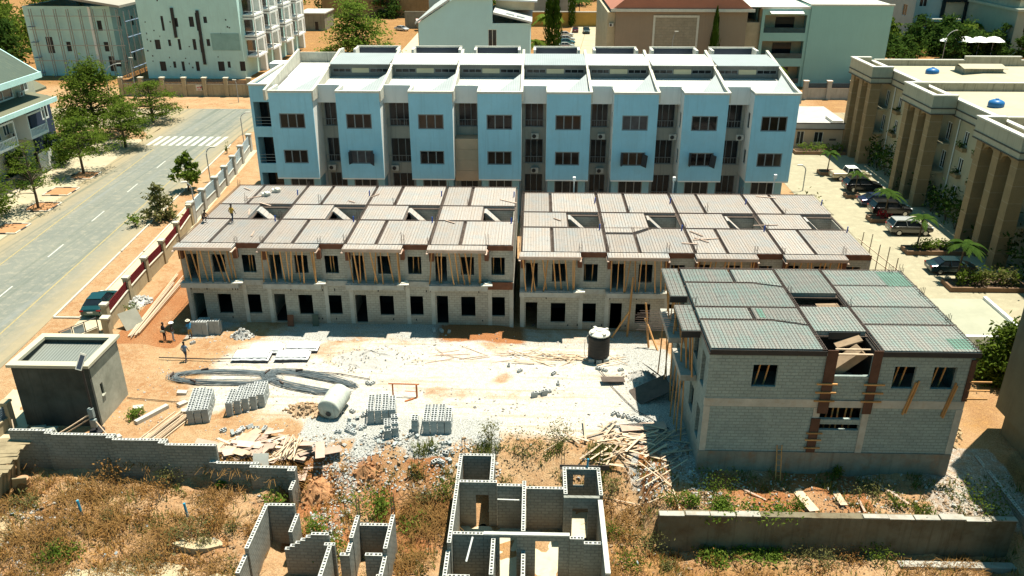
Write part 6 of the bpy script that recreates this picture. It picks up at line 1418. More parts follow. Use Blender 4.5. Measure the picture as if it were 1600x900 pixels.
# thin cables across the sand
q = MB(); q.tube([(-30, 51.5, .1), (-28, 51.3, .08), (-25.8, 51.0, .1)], .03, 4); tag(q.build('cable', M_black, org=(-28, 51, 0)), 'thin dark cable from the gatehouse to the leftmost stack', 'cable')
q = MB(); q.tube([(-30.2, 57.6, .08), (-26, 57.4, .1), (-23.4, 57.6, .08)], .05, 4); tag(q.build('cable', M_black, org=(-28, 57, 0)), 'straight dark hose lying left of the sheeted cement stacks', 'cable')
q = MB(); q.tube([(5.3, 56.8, .1), (6.2, 53.8, .1), (7.5, 50.9, .1), (9.6, 48.6, .1)], .035, 4); tag(q.build('cable', M_black, org=(6, 53, 0)), 'thin dark cable crossing the dust below the black tank', 'cable')
q = MB(); q.tube([(-18.2, 55.8, .08), (-15, 55.4, .1), (-12.5, 54.7, .08)], .035, 4); tag(q.build('cable', M_black, org=(-15, 55, 0)), 'thin dark bar stretched above the darker hairpin of steel', 'bar')
# blue pipe stubs in the scrub
for k, (u, v) in enumerate(((131,818),(295,820))):
    x, y = gp(u, v, -1.7); q = MB(); z_ = gz(x, y); q.tube([(x+.05, y, z_-.2), (x-.05, y+.05, z_+1.0)], .08, 10); tag(q.build('pipe_stub', mat('cyan_pvc', (.04,.28,.42)), org=(x, y, z_)), 'cyan pipe standing in dry scrub, %s' % ('left one of the two', 'right one of the two, by a dead stump')[k], 'pipe')
# concrete patches in the lower left scrub
for k, (x, y, sx, sy, a) in enumerate(((-22.5, 34.2, 5, 2.4, .2), (-17.8, 33.8, 2.2, 1.8, -.2), (-19.5, 37.6, 1.6, .5, .6))):
    n = 14; pts = [(x+sx*cos(2*pi*i/n+a)*(.8+.35*R.random()), y+sy*sin(2*pi*i/n+a)*(.8+.35*R.random())) for i in range(n)]
    zs = max(gz(*p) for p in pts); q = MB(); q.prism(pts, 'z', zs-.7, zs-.02); tag(q.build('concrete_patch', mat('old_floor', (.42,.34,.21), var=.2, stain=(.3,.2,.1)), org=(x, y, 0)), kind='structure')
# ------------------------------------------------------------------ people
M_skin = mat('skin', (.09, .05, .03), rough=.6, var=.1); M_hair = mat('dark_hair', (.012, .01, .01))
def person(x, y, z, rz, label, shirt, trousers, pose='stand', hat=None, bare_legs=False, seed=0):
    r = thing('person', label, 'person', (x, y, z)); r.rotation_euler = (0, 0, rz)
    rr = random.Random(seed); V = []; E = []; RA = []
    def add(p, rad, par=None):
        V.append(Vector(p)); RA.append(rad); i = len(V)-1
        if par is not None: E.append((par, i))
        return i
    sq = pose == 'crouch'; hz = .38 if sq else .93; lean = .32 if sq else .02
    pel = add((0, 0, hz), .125); wa = add((0, -lean*.35, hz+.17), .115, pel); ch = add((0, -lean*.9, hz+.38), .135, wa); nk = add((0, -lean*1.2, hz+.55), .06, ch)
    h1 = add((0, -lean*1.3-.01, hz+.66), .085, nk); h2 = add((0, -lean*1.4-.015, hz+.77), .08, h1)
    add((0, -lean*1.3-.105, hz+.665), .018, h1)                     # nose
    for s in (-1, 1):
        sh = add((s*.17, -lean*.95, hz+.46), .062, ch)
        if sq: el = add((s*.24, -lean*1.2-.12, hz+.26), .045, sh); wr = add((s*.15, -lean-.34, hz+.10), .032, el); fd = Vector((-s*.1, -.6, -.8))
        elif pose == 'hips': el = add((s*.34, .06, hz+.24), .045, sh); wr = add((s*.2, -.08, hz+.1), .032, el); fd = Vector((-s*.7, -.5, -.4))
        elif pose == 'walk': el = add((s*.22, s*.1, hz+.2), .045, sh); wr = add((s*.22, s*.08-.14, hz-.02), .032, el); fd = Vector((0, -.4, -.9))
        elif pose == 'carry': el = add((s*.23, -.04, hz+.2), .045, sh); wr = add((s*.12, -.25, hz+.2), .032, el); fd = Vector((-s*.8, -.5, .1))
        else: el = add((s*.225, .01, hz+.2), .045, sh); wr = add((s*.22, -.06, hz-.03), .032, el); fd = Vector((0, -.2, -1))
        fd.normalize(); pa = add(V[wr]+fd*.06, .034, wr); side = fd.cross(Vector((0, 1, .01))).normalized()
        for k in range(4):
            b0 = add(V[pa]+fd*.05+side*(k-1.5)*.019, .010, pa); add(V[b0]+fd*(.05+.008*(1.5-abs(k-1.5)))+Vector((0, -.02, 0)), .008, b0)
        add(V[pa]+fd*.02+side*.05*s+Vector((0, -.02, 0)), .011, pa)
        hp = add((s*.09, 0, hz-.04), .088, pel)
        if sq: kn = add((s*.17, -.34, hz+.06), .06, hp); an = add((s*.14, -.12, .07), .04, kn); toe = add((s*.16, -.3, .04), .035, an)
        elif pose == 'walk': kn = add((s*.1, -s*.14-.05, .5), .06, hp); an = add((s*.1, -s*.2+.08, .09), .042, kn); toe = add((s*.11, -s*.2-.1, .04), .036, an)
        else: kn = add((s*.11, -.03, .5), .06, hp); an = add((s*.12, .02, .08), .042, kn); toe = add((s*.14, -.15, .04), .036, an)
    me = bpy.data.meshes.new('body_cage'); me.from_pydata(V, E, []); o = bpy.data.objects.new('body_cage', me); COL.objects.link(o)
    sm = o.modifiers.new('skin', 'SKIN'); sm.use_smooth_shade = True; sv = me.skin_vertices[0].data
    for i, rad in enumerate(RA): sv[i].radius = (rad*(1.25 if i in (ch, wa, pel) else 1), rad)
    sv[pel].use_root = True
    ss = o.modifiers.new('sub', 'SUBSURF'); ss.levels = 1; ss.render_levels = 1
    dg = bpy.context.evaluated_depsgraph_get(); m2 = bpy.data.meshes.new_from_object(o.evaluated_get(dg)); bpy.data.objects.remove(o)
    m2.name = 'body'
    for m_ in (M_skin, shirt, trousers, M_black): m2.materials.append(m_)
    for p in m2.polygons:
        c = p.center
        if c.z > hz+.52 and abs(c.x) < .12: mi = 0
        elif c.z < .09: mi = 3
        elif (c.z < hz+.02 and abs(c.x) < .2 and not (abs(c.x) > .185 and c.z > .75)) and not (sq and c.y < -.42): mi = 0 if (bare_legs and c.z < .45) else 2
        elif abs(c.x) > .2 and c.z < hz+.28: mi = 0
        elif sq and c.y < -.36: mi = 0
        else: mi = 1
        p.material_index = mi; p.use_smooth = True
    b = bpy.data.objects.new('body', m2); COL.objects.link(b); b.parent = r
    hp_ = V[h2]
    q = MB()
    if hat:
        q.lathe([(.21, 0), (.2, .015), (.11, .03), (.105, .1), (.06, .125), (.01, .13)], (hp_.x, hp_.y, hp_.z+.02), 14); hn, hm = 'hat', hat
    else:
        q.lathe([(.088, -.05), (.098, 0), (.09, .05), (.05, .088), (.01, .095)], (hp_.x, hp_.y+.012, hp_.z), 12); hn, hm = 'hair', M_hair
    BASE[b.name] = (0, 0, 0); me = bpy.data.meshes.new(hn); me.from_pydata(q.v, [], q.f); me.materials.append(hm)
    ho = bpy.data.objects.new(hn, me); COL.objects.link(ho); ho.parent = r
    q = MB()
    for s in (-1, 1): q.obox((s*.032, V[h1].y-.083, V[h1].z+.03), (.03, .012, .016))
    q.obox((0, V[h1].y-.082, V[h1].z-.045), (.05, .01, .012))
    me = bpy.data.meshes.new('face_features'); me.from_pydata(q.v, [], q.f); me.materials.append(M_hair); fo = bpy.data.objects.new('face_features', me); COL.objects.link(fo); fo.parent = r
    return r
def cloth(n, c): return mat('cloth_'+n, c, var=.15, sc=5, fine=3)
W_ = M_whiteclean
x, y = gp(257, 527); person(x, y, gz(x, y), 2.6, 'person all in black with a pale waist pack, leftmost of three standing together', cloth('black', (.02,.02,.025)), cloth('black', (.02,.02,.025)), 'stand', seed=1)
q = MB(); q.obox((x, y-.17, gz(x, y)+1.02), (.34, .14, .16)); tag(q.build('waist_pack', cloth('khaki', (.35,.33,.24)), org=(x, y, gz(x, y)+1.02)), 'pale waist pack worn by the leftmost standing person', 'bag')
x, y = gp(270, 525); person(x, y, gz(x, y), 2.2, 'person in white hard hat, dark shirt and light jeans beside the fence', cloth('charcoal', (.03,.025,.025)), cloth('lightblue', (.35,.42,.48)), 'hips', hat=M_whitep, seed=2)
x, y = gp(297, 521); person(x, y, gz(x, y), -2.2, 'person in wide pale hat, blue shirt and tan shorts near the shaded block stack', cloth('blue', (.04,.22,.42)), cloth('tan', (.38,.24,.08)), 'carry', hat=cloth('straw', (.6,.52,.4)), bare_legs=True, seed=3)
x, y = gp(291, 563); person(x, y, gz(x, y), 3.0, 'person in blue grey shirt and dark trousers walking alone across the sand', cloth('bluegrey', (.16,.24,.34)), cloth('navy', (.05,.06,.09)), 'walk', seed=4)
x, y = gp(364, 348, 7.14); person(x, y, 7.14, 2.8, 'person in yellow top and dark trousers standing on the left terrace deck', cloth('yellow', (.50,.30,.05)), cloth('navy', (.05,.06,.09)), 'walk', seed=5)
x, y = gp(318, 346, 7.14); person(x, y, 7.14, .9, 'person in dark clothes crouching at the left edge of the terrace deck', cloth('black', (.02,.02,.025)), cloth('navy', (.05,.06,.09)), 'crouch', seed=6)

# ------------------------------------------------------------------ cars
def paint(n, c, metal=.3):
    nm = 'paint_'+n
    if nm in MATS: return MATS[nm]
    m, t, b = nodes(nm); b.inputs['Base Color'].default_value = (*c, 1); b.inputs['Roughness'].default_value = .28; b.inputs['Metallic'].default_value = metal
    b.inputs['Coat Weight'].default_value = .6; b.inputs['Coat Roughness'].default_value = .06; MATS[nm] = m; return m
M_carglass = glassmat('car_glass', (.008, .012, .016), .04); M_tyre = mat('tyre', (.018, .018, .018)); M_rim = mat('alloy_rim', (.45, .45, .45), rough=.3, metal=.8, var=.1)
M_tail = mat('tail_lamp', (.35, .01, .01), rough=.2); M_head = mat('head_lamp', (.7, .72, .72), rough=.15)
def car(kind, x, y, rz, label, pm, z=.02, trim=None):
    """local +x is the front"""
    r = thing('parked_car', label, 'pickup truck' if kind == 'pickup' else 'car', (x, y, z))
    P = dict(sedan=dict(L=4.7, W=1.8, st=[(-2.35,.45,.78,.80),(-2.28,.3,.92,.86),(-1.75,.26,1.0,.9),(-.9,.24,.98,.9),(.7,.24,.96,.9),(1.2,.24,.95,.9),(1.9,.26,.84,.88),(2.25,.3,.72,.82),(2.35,.4,.6,.74)], cab=(-1.75,1.15,-1.05,.35,1.44,.86,.62)),
             suv=dict(L=4.75, W=1.92, st=[(-2.37,.5,.95,.86),(-2.3,.38,1.12,.92),(-1.6,.34,1.16,.96),(0,.32,1.14,.96),(1.0,.32,1.12,.96),(1.35,.33,1.1,.95),(2.0,.36,1.0,.93),(2.3,.4,.85,.86),(2.38,.5,.7,.78)], cab=(-2.25,1.25,-1.85,.45,1.74,.92,.72)),
             pickup=dict(L=5.2, W=1.85, st=[(-2.6,.55,1.05,.88),(-2.55,.45,1.1,.9),(-.75,.42,1.1,.92),(0,.4,1.1,.92),(1.0,.4,1.1,.92),(1.4,.4,1.08,.92),(2.2,.42,1.0,.9),(2.5,.5,.85,.84),(2.6,.55,.75,.78)], cab=(-.75,1.35,-.55,.65,1.75,.88,.68)))[kind]
    q = MB(); rows = []
    for (t, zb, zt, w) in P['st']:
        half = [(w*.85, zb), (w, zb+.12), (w*1.0, (zb+zt)/2+.05), (w*.97, zt-.05), (w*.86, zt), (w*.4, zt+.025)]
        rows.append([(t, a, b) for a, b in half]+[(t, -a, b) for a, b in reversed(half)])
    for A, B in zip(rows, rows[1:]):
        n = len(A)
        for k in range(n): k2 = (k+1) % n; q.face([A[k], A[k2], B[k2], B[k]][::-1])
    q.face(rows[0]); q.face(rows[-1][::-1])
    def emb(mb, name, m, par, sm=False):
        me = bpy.data.meshes.new(name); me.from_pydata(mb.v, [], mb.f); me.materials.append(m)
        if sm: me.polygons.foreach_set('use_smooth', [True]*len(me.polygons))
        o = bpy.data.objects.new(name, me); COL.objects.link(o); o.parent = par; return o
    o = emb(q, 'body', pm, r)
    b0, b1, t0, t1, zr, wb, wt = P['cab']; zb = 1.0 if kind == 'sedan' else 1.12
    q = MB(); bot = [(b0, wb), (b1, wb), (b1, -wb), (b0, -wb)]; top = [(t0, wt), (t1, wt), (t1, -wt), (t0, -wt)]
    for k in range(4): k2 = (k+1) % 4; q.face([(*bot[k], zb-.06), (*bot[k2], zb-.06), (*top[k2], zr-.04), (*top[k], zr-.04)][::-1])
    emb(q, 'windows', M_carglass, r)
    q = MB(); q.prism([(t0-.06, wt+.02), (t1+.04, wt+.02), (t1+.04, -wt-.02), (t0-.06, -wt-.02)], 'z', zr-.05, zr)
    for s in (-1, 1):
        for bx_, tx_ in ((b0, t0), (b1, t1), ((b0+b1)/2-.1, (t0+t1)/2-.1)): q.tube([(bx_, s*(wb+.005), zb-.04), (tx_, s*(wt+.005), zr-.04)], .035, 4)
        if kind == 'suv': q.box(t0+.1, s*(wt-.02)-.02, zr+.003, t1-.1, s*(wt-.02)+.02, zr+.05)
    emb(q, 'roof', trim or pm, r)
    for wx in (-P['L']*.3, P['L']*.31):
        for s in (-1, 1):
            q = MB(); rad = .33 if kind == 'sedan' else .38; yy = s*(P['st'][3][3]-.1); MM = Matrix.Rotation(pi/2, 3, 'X')
            q.lathe([(rad*.8, -.115), (rad, -.08), (rad, .08), (rad*.8, .115)], (wx, yy, rad), 18, M=MM); w_ = emb(q, 'wheel', M_tyre, r)
            q = MB(); q.lathe([(rad*.62, -.125), (rad*.6, .125)], (wx, yy, rad), 10, M=MM); emb(q, 'rim', M_rim, w_)
    for s in (-1, 1):
        zz = P['st'][1][2]-.2; q = MB(); q.box(-P['L']/2-.0, s*.72-.16, zz, -P['L']/2+.09, s*.72+.16, zz+.15); emb(q, 'tail_light', M_tail, r)
        q = MB(); q.box(P['L']/2-.16, s*.62-.16, zz-.12, P['L']/2-.02, s*.62+.16, zz+.0); emb(q, 'headlight', M_head, r)
        q = MB(); q.box(b1-.35, s*(wb+.08)-.09, zb+.0, b1-.22, s*(wb+.08)+.09, zb+.14); emb(q, 'mirror', pm, r)
    if kind == 'pickup': q = MB(); q.box(-2.45, -.75, 1.115, -.85, .75, 1.13); emb(q, 'load_bed', M_beige, r)
    q = MB(); q.box(-P['L']/2-.015, -.24, .62, -P['L']/2+.02, .24, .74); emb(q, 'number_plate', M_whitep, r)
    r.rotation_euler = (0, 0, rz); return r
car('sedan', -39.3, 66.6, pi/2+.1, 'dark green sedan parked on the pavement against the maroon louvre fence', paint('green', (.008,.05,.05)))
PN = paint('black', (.012,.013,.016)); 
car('pickup', 42.4, 108.4, .05, 'pale beige pickup truck with white cab roof, farthest in the driveway row', paint('beige', (.42,.36,.24)), trim=M_whitep)
car('suv', 42.3, 103.6, .03, 'black estate with bluish rear glass parked next to the beige pickup', PN)
car('sedan', 42.2, 97.8, .04, 'dark blue sedan third in the driveway row', paint('blue', (.012,.025,.07)))
car('suv', 42.3, 94.4, .02, 'black SUV between the dark blue sedan and the silver topped SUV', PN)
car('suv', 42.0, 88.0, .0, 'grey SUV with silver roof rails by the small palm, nearest of the shaded row', paint('grey', (.10,.10,.09)), trim=paint('silver', (.5,.51,.5)))
car('sedan', 41.8, 77.2, .0, 'dark teal sedan parked alone near the long planter', paint('teal', (.012,.04,.05)))
for k, (u, v, kd, c_, rz, lab) in enumerate(((899,50,'sedan',('maroon',(.10,.01,.02)),1.5,'maroon car by the mustard wall in the far car park'),(916,52,'suv',('forest',(.02,.04,.035)),-1.57,'dark green SUV in the shade of the far car park'),(883,57,'sedan',('pearl',(.6,.6,.58)),.1,'white car half behind the palms in the far car park, farthest of the row'),(885,64,'sedan',('silver',(.5,.51,.5)),.1,'silver car second in the far car park row'),(885,69,'sedan',('aqua',(.02,.14,.18)),.1,'teal car third in the far car park row'),(884,75,'sedan',('pale',(.45,.48,.46)),.1,'pale grey car fourth in the far car park row'),(886,81,'sedan',('wine',(.18,.02,.05)),.1,'wine red car nearest in the far car park row'),(628,48,'sedan',('white2',(.62,.63,.62)),-.6,'white car beside the spreading tree in the side street'))):
    x, y = gp(u, v); car(kd, x, y, rz, lab, paint(*c_))

# ------------------------------------------------------------------ trees
L_mid = leafmat('leaf_mid', (.045, .085, .012), (.15, .205, .03), .45); L_dark = leafmat('leaf_dark', (.02, .05, .012), (.07, .12, .022))
L_bright = leafmat('leaf_bright', (.07, .13, .015), (.19, .26, .045), .45); L_dusty = leafmat('leaf_dusty', (.09, .095, .03), (.22, .21, .08), .4); L_dry = leafmat('leaf_dry', (.13, .06, .018), (.36, .19, .06), .15)
L_cyp = leafmat('leaf_cypress', (.02, .05, .008), (.07, .12, .015)); M_bark = mat('bark', (.11, .08, .05), var=.35, sc=4, bmp=.5)
def leaf(mb, c, s, rr, flat=.0, mi=0):
    n = Vector((rr.gauss(0, 1), rr.gauss(0, 1), rr.gauss(0, 1)+flat*2)).normalized(); a = n.orthogonal().normalized(); a.rotate(Matrix.Rotation(rr.uniform(0, 6.28), 3, n)); b = n.cross(a)
    k = len(mb.v); mb.v += [tuple(c-a*s), tuple(c+b*s*.42), tuple(c+a*s), tuple(c-b*s*.42)]; mb.f.append((k, k+1, k+2, k+3)); mb.m.append(mi)
def tree(name, label, cat, x, y, h, rad, lm, seed, layers=5, clumps=9, per=110, ls=.22, trunk=.14, low=.38, flat=.6, group=None, z=None, spread=.42, thick=.28):
    rr = random.Random(seed); z = gz(x, y, False) if z is None else z; r = thing(name, label, cat, (x, y, z), group)
    tr = MB(); top = Vector((x+rr.uniform(-.2, .2)*rad*.3, y+rr.uniform(-.2, .2)*rad*.3, z+h*.93))
    pts = [Vector((x, y, z-.2)), Vector((x+rr.uniform(-.1,.1), y+rr.uniform(-.1,.1), z+h*.2)), Vector((x, y, z+h*low)).lerp(top, .3), top]
    tr.tube(pts, [trunk*1.15, trunk, trunk*.75, trunk*.15], 8); cr = MB()
    for L in range(layers):
        f = L/max(1, layers-1); zz = z+h*(low+(.97-low)*f); rw = rad*(1-.72*f**1.6)*(1 if L else .9)
        for k in range(max(2, int(clumps*(1-.5*f)))):
            a = rr.uniform(0, 6.28); d = rw*sqrt(rr.uniform(.08, 1)); c = Vector((x+d*cos(a), y+d*sin(a), zz+rr.gauss(0, .05)*h-.05*h*(d/rad)))
            base = Vector((x, y, zz-h*.13)).lerp(top, .25*f); base.z = min(base.z, c.z-.02*h); tr.tube([base, base.lerp(c, .5)+Vector((0, 0, h*.02)), c], [trunk*.42*(1-.6*f), trunk*.24, trunk*.06], 5, cap=False)
            cs = rad*spread*rr.uniform(.6, 1.15)
            for _ in range(int(per*rr.uniform(.7, 1.2))):
                p = Vector((rr.gauss(0, .5), rr.gauss(0, .5), rr.gauss(0, .5)*thick/.42))*cs; leaf(cr, c+p, ls*rr.uniform(.6, 1.25), rr, flat)
    tr.build('trunk', M_bark, r); cr.build('crown', lm, r); return r
def palm(name, label, x, y, h, fl, seed, n=18, cat='palm tree', z=None, group=None, lm=None):
    rr = random.Random(seed); z = 0 if z is None else z; r = thing(name, label, cat, (x, y, z), group)
    q = MB(); q.tube([(x, y, z-.1), (x+.05, y, z+h*.5), (x+.08, y+.03, z+h)], [.1*max(1, h/3), .07*max(1, h/3), .07*max(1, h/3)], 8); q.build('trunk', M_bark, r); cr = MB(); T = Vector((x+.08, y+.03, z+h))
    for k in range(n):
        a = 6.28*k/n+rr.uniform(-.2, .2); up = rr.uniform(.15, .95); d = Vector((cos(a), sin(a), 0)); s_ = d.cross(Vector((0, 0, 1))); L = fl*rr.uniform(.8, 1.15); prev = T; m_ = 9
        for i in range(1, m_+1):
            t_ = i/m_; p = T+d*L*t_*(.55+.45*cos(up*.8))+Vector((0, 0, L*(up*t_-1.15*t_*t_*(.55+.4*up)))); w = fl*.17*sin(pi*min(1, t_*.9+.12)); dn = Vector((0, 0, -w*.35)); tip = (p-prev)*1.2
            for sg in (-1, 1): cr.face([prev, p, p+tip*.5+s_*sg*w+dn, prev+tip*.4+s_*sg*w*.95+dn])
            cr.m[-1] = 0; prev = p
    cr.build('fronds', lm or L_mid, r); return r
def cypress(x, y, h, rad, seed, label, z=0):
    rr = random.Random(seed); r = thing('cypress', label, 'tree', (x, y, z)); q = MB(); q.tube([(x, y, z-.2), (x, y, z+h*.95)], [.2, .04], 6); q.build('trunk', M_bark, r); cr = MB()
    for _ in range(int(420*h/6)):
        t_ = rr.random()**.8; a = rr.uniform(0, 6.28); w = rad*(sin(pi*min(1, .12+.9*t_))**.6)*(1-.5*t_)*sqrt(rr.uniform(.2, 1))*(1+.25*sin(t_*23+a*2)); c = Vector((x+w*cos(a), y+w*sin(a), z+h*t_*1.02)); k = len(cr.v); s_ = rr.uniform(.3, .65); sd = Vector((-sin(a), cos(a), 0))*.22
        cr.v += [tuple(c-sd), tuple(c+sd), tuple(c+Vector((cos(a)*.15, sin(a)*.15, s_*1.6)))]; cr.f.append((k, k+1, k+2)); cr.m.append(0)
    cr.build('crown', L_cyp, r)
def shrub(name, label, x, y, h, rad, lm, seed, n=170, ls=.14, cat='shrub', z=None, group=None):
    rr = random.Random(seed); z = gz(x, y) if z is None else z; r = thing(name, label, cat, (x, y, z), group); q = MB(); cr = MB()
    for k in range(6):
        a = rr.uniform(0, 6.28); p = Vector((x+cos(a)*rad*.6, y+sin(a)*rad*.6, z+h*rr.uniform(.6, .95))); q.tube([(x, y, z-.1), p], [.03, .012], 4, cap=False)
        for _ in range(n//6): leaf(cr, p+Vector((rr.gauss(0, .4)*rad, rr.gauss(0, .4)*rad, rr.gauss(-.1, .28)*h)), ls*rr.uniform(.6, 1.3), rr, .3)
    q.build('stems', M_bark, r); cr.build('leaves', lm, r); return r
# street trees at left (layered, spreading)
x, y = gp(60, 326); tree('street_tree', 'young open layered tree in the kerbed pit nearest the left edge, slim dark trunk', 'tree', x, y, 8.2, 3.6, L_mid, 11, 6, 8, 46, .17, .15, .42, .9, spread=.32, thick=.1)
x, y = gp(131, 271); tree('street_tree', 'layered dark green tree in the second kerbed pit by the white slat gate', 'tree', x, y, 7.2, 4.4, L_mid, 12, 5, 11, 95, .2, .17, .45, .9, spread=.34, thick=.12)
tree('street_tree', 'broad green crown overhanging the road bend at left', 'tree', -62.5, 122, 6.2, 4.6, L_mid, 13, 5, 12, 105, .22, .2, .35, .9, spread=.34, thick=.13)
tree('street_tree', 'tall dense dark tree behind the green roofed house', 'tree', -70, 128.5, 11, 5.6, L_mid, 14, 8, 14, 120, .27, .3, .3, .6, spread=.36, thick=.22)
tree('street_tree', 'lower spreading tree reaching toward the junction from the left', 'tree', -65.5, 139, 6.6, 5.6, L_mid, 15, 5, 12, 105, .24, .25, .3, .9, spread=.32, thick=.12)
x, y = gp(8, 352); tree('street_tree', 'dense green tree cut by the left edge beside the young open tree', 'tree', x-2.6, y+1, 8.4, 3.4, L_mid, 16, 7, 10, 110, .22, .18, .2, .6)
tree('street_tree', 'bushy green tree at the left edge between house and pavement', 'tree', -66.5, 90, 5.0, 3.0, L_dark, 17, 5, 9, 110, .22, .18, .25, .5)
for k in range(3): x = -67.3-.6*k; y = 103+9*k; tree('yard_tree', ('dark shrubby tree before the balcony of the green roofed house','dark bushy tree left of the white slat gate','dark tree behind the white slat gate')[k], 'tree', x, y, 4.2, 2.3, L_dark, 30+k, 5, 8, 90, .22, .12, .2, .4)
# verge trees with large leaves
x, y = gp(295, 298); tree('verge_tree', 'dark large leaved young tree on the road verge, farther of the two', 'tree', x, y, 4.6, 1.7, L_mid, 21, 5, 7, 26, .42, .11, .42, .1, spread=.38, thick=.3)
x, y = gp(258, 348); tree('verge_tree', 'pale dusty leaved tree leaning over the road verge, nearer of the two', 'tree', x-.8, y+.8, 3.9, 1.9, L_dusty, 22, 6, 7, 30, .3, .12, .12, .2, spread=.36, thick=.35)
shrub('shrub', 'little green shrub on the verge edge beside the road', *gp(213, 355), 1.2, .7, L_bright, 23, 120, .22, z=0)
x, y = gp(355, 240); shrub('shrub', 'small sapling on the verge near the crosswalk', x, y, 1.4, .3, L_mid, 24, 50, .16, z=0)
# trees beyond the blue terrace
x, y = gp(578, 84); tree('spreading_tree', 'bright layered spreading tree in the yard beyond the blue terrace', 'tree', x, y-14, 13, 8.5, L_bright, 41, 7, 15, 120, .42, .35, .12, .9, spread=.36, thick=.16)
for k, (u, v, h, rd) in enumerate(((868,80,15,1.7),(857,80,17,1.6),(893,42,17,1.5),(868,30,17,1.5),(880,14,17,1.5))): x, y = gp(u, v); cypress(x, y-(6 if k < 2 else 0), h, rd, 50+k, ('bright slender cypress nearest the blue terrace, right one of the close pair','bright slender cypress nearest the blue terrace, left one of the close pair','dark cypress in front of the mustard wall','dark cypress behind the palm in the far car park','farthest dark cypress at the top edge')[k])
cypress(34.2, 164.5, 15.6, 1.4, 56, 'tall slender cypress against the brown gable wall'); cypress(23.9, 163, 6.0, 1.1, 57, 'short cypress below the framed panel of the brown gable')
x, y = gp(862, 70); palm('date_palm', 'yellow green palm spreading behind the close cypress pair', x-1, y, 7, 5.5, 60, 22, lm=L_bright); x, y = gp(838, 82); palm('date_palm', 'low palm beside the light blue house', x, y-6, 3.5, 3.6, 61, 16)
palm('date_palm', 'dark feathery palm rising behind the right end of the blue terrace', 42.6, 158, 6.5, 5.0, 62, 20); palm('date_palm', 'smaller dark palm left of the other palm beside the brown house', 38.5, 156, 4.5, 4.0, 63, 16)
x, y = gp(925, 26); palm('date_palm', 'dark palm over the mustard wall', x-4, y+8, 5, 5, 64, 14, lm=L_dark); 
# wood and gardens at the top right
rr = random.Random(5); n_ = 0
for k in range(60):
    u, v = rr.uniform(1385, 1530), rr.uniform(10, 95)
    if k >= 40: u, v = rr.uniform(1420, 1600), rr.uniform(62, 96)
    x, y = gp(u, v)
    if 101 < x < 142 and y > 238: continue
    if x > 116 and y > 212: continue
    tree('garden_tree', 'dark leafy tree crowding the garden at the top right', 'tree', x, y, rr.uniform(4, 8), rr.uniform(2.2, 3.6), L_dark, 100+k, 5, 7, 40, .5, .2, .15, .3, group='crowded garden trees at the top right')
for k in range(8):
    x, y = gp(rr.uniform(1455, 1535), rr.uniform(58, 92)); palm('garden_palm', 'bushy palm in the crowded garden at the top right', x, y, rr.uniform(3, 6), 3.2, 140+k, 13, group='palms in the top right garden', lm=L_mid)
for k in range(4):
    x, y = gp(1480+22*k, 95-6*k*0-3); q = MB(); r = thing('garden_canopy', 'white pyramid canopy standing in a row in the top right garden', 'canopy', (x, y, 0), 'white garden canopies')
    q.lathe([(2.6, 4.2), (1.3, 5.0), (.1, 5.3)], (x, y, 0), 8); q.build('canopy_roof', M_whitep, r); q = MB(); q.tube([(x, y, 0), (x, y, 4.6)], .08, 6); q.build('post', M_pole, r)
x, y = gp(1468, 66); r = thing('gatehouse', 'tiny cream gate lodge among the top right garden trees', 'building', (x, y, 0)); q = MB(); q.box(x-2, y, 0, x+3, y+4, 5.5); q.build('wall', M_beige, r); q = MB(); q.box(x-3.5, y-1, 5.503, x+4, y+5, 6.2); q.build('roof', M_whiteclean, r)
x, y = gp(1380, 90); shrub('shrub', 'round dark bush behind the turquoise block corner', x-4, y-18, 5, 3, L_dark, 150, 260, .5, z=0)
for k in range(6): x, y = gp(1385+10*k, 75+2*k); shrub('hedge_shrub', 'bright clipped shrub along the lane at the top right', x, y, 1.6, 2.2, L_bright, 160+k, 130, .4, z=0, group='shrubs along the lane')
# background vegetation on the horizon band
far = [(-124,196,9),(-130,204,11),(-118,206,8),(-136,214,11),(-126,218,10),(-142,226,12),(-134,240,11),(-145,250,12),(-122,258,10),(-150,275,12),(-112,236,9),(-118,246,8),(-126,232,8),(-104,262,9),(-132,252,10),(-88,290,10),(-70,300,11),(-58,296,10),(-50,290,9),(-26,300,10),(-16,310,11),(16,330,12),(30,320,11),(46,300,11),(58,290,10),(72,280,10),(82,270,9),(92,300,12),(130,330,14),(150,320,14),(165,300,13),(120,345,14),(20,350,12),(-95,330,11),(60,330,12),(-140,300,12),(100,275,9),(85,245,8),(78,232,7),(92,228,7)]
for k, (x, y, h) in enumerate(far): tree('far_tree', 'hazy green tree among the far rooftops along the top edge', 'tree', x, y, h, h*.55, (L_dark, L_mid)[k % 2], 200+k, 5, 8, 55, .6, .3, .15, .4, group='far trees along the top edge')
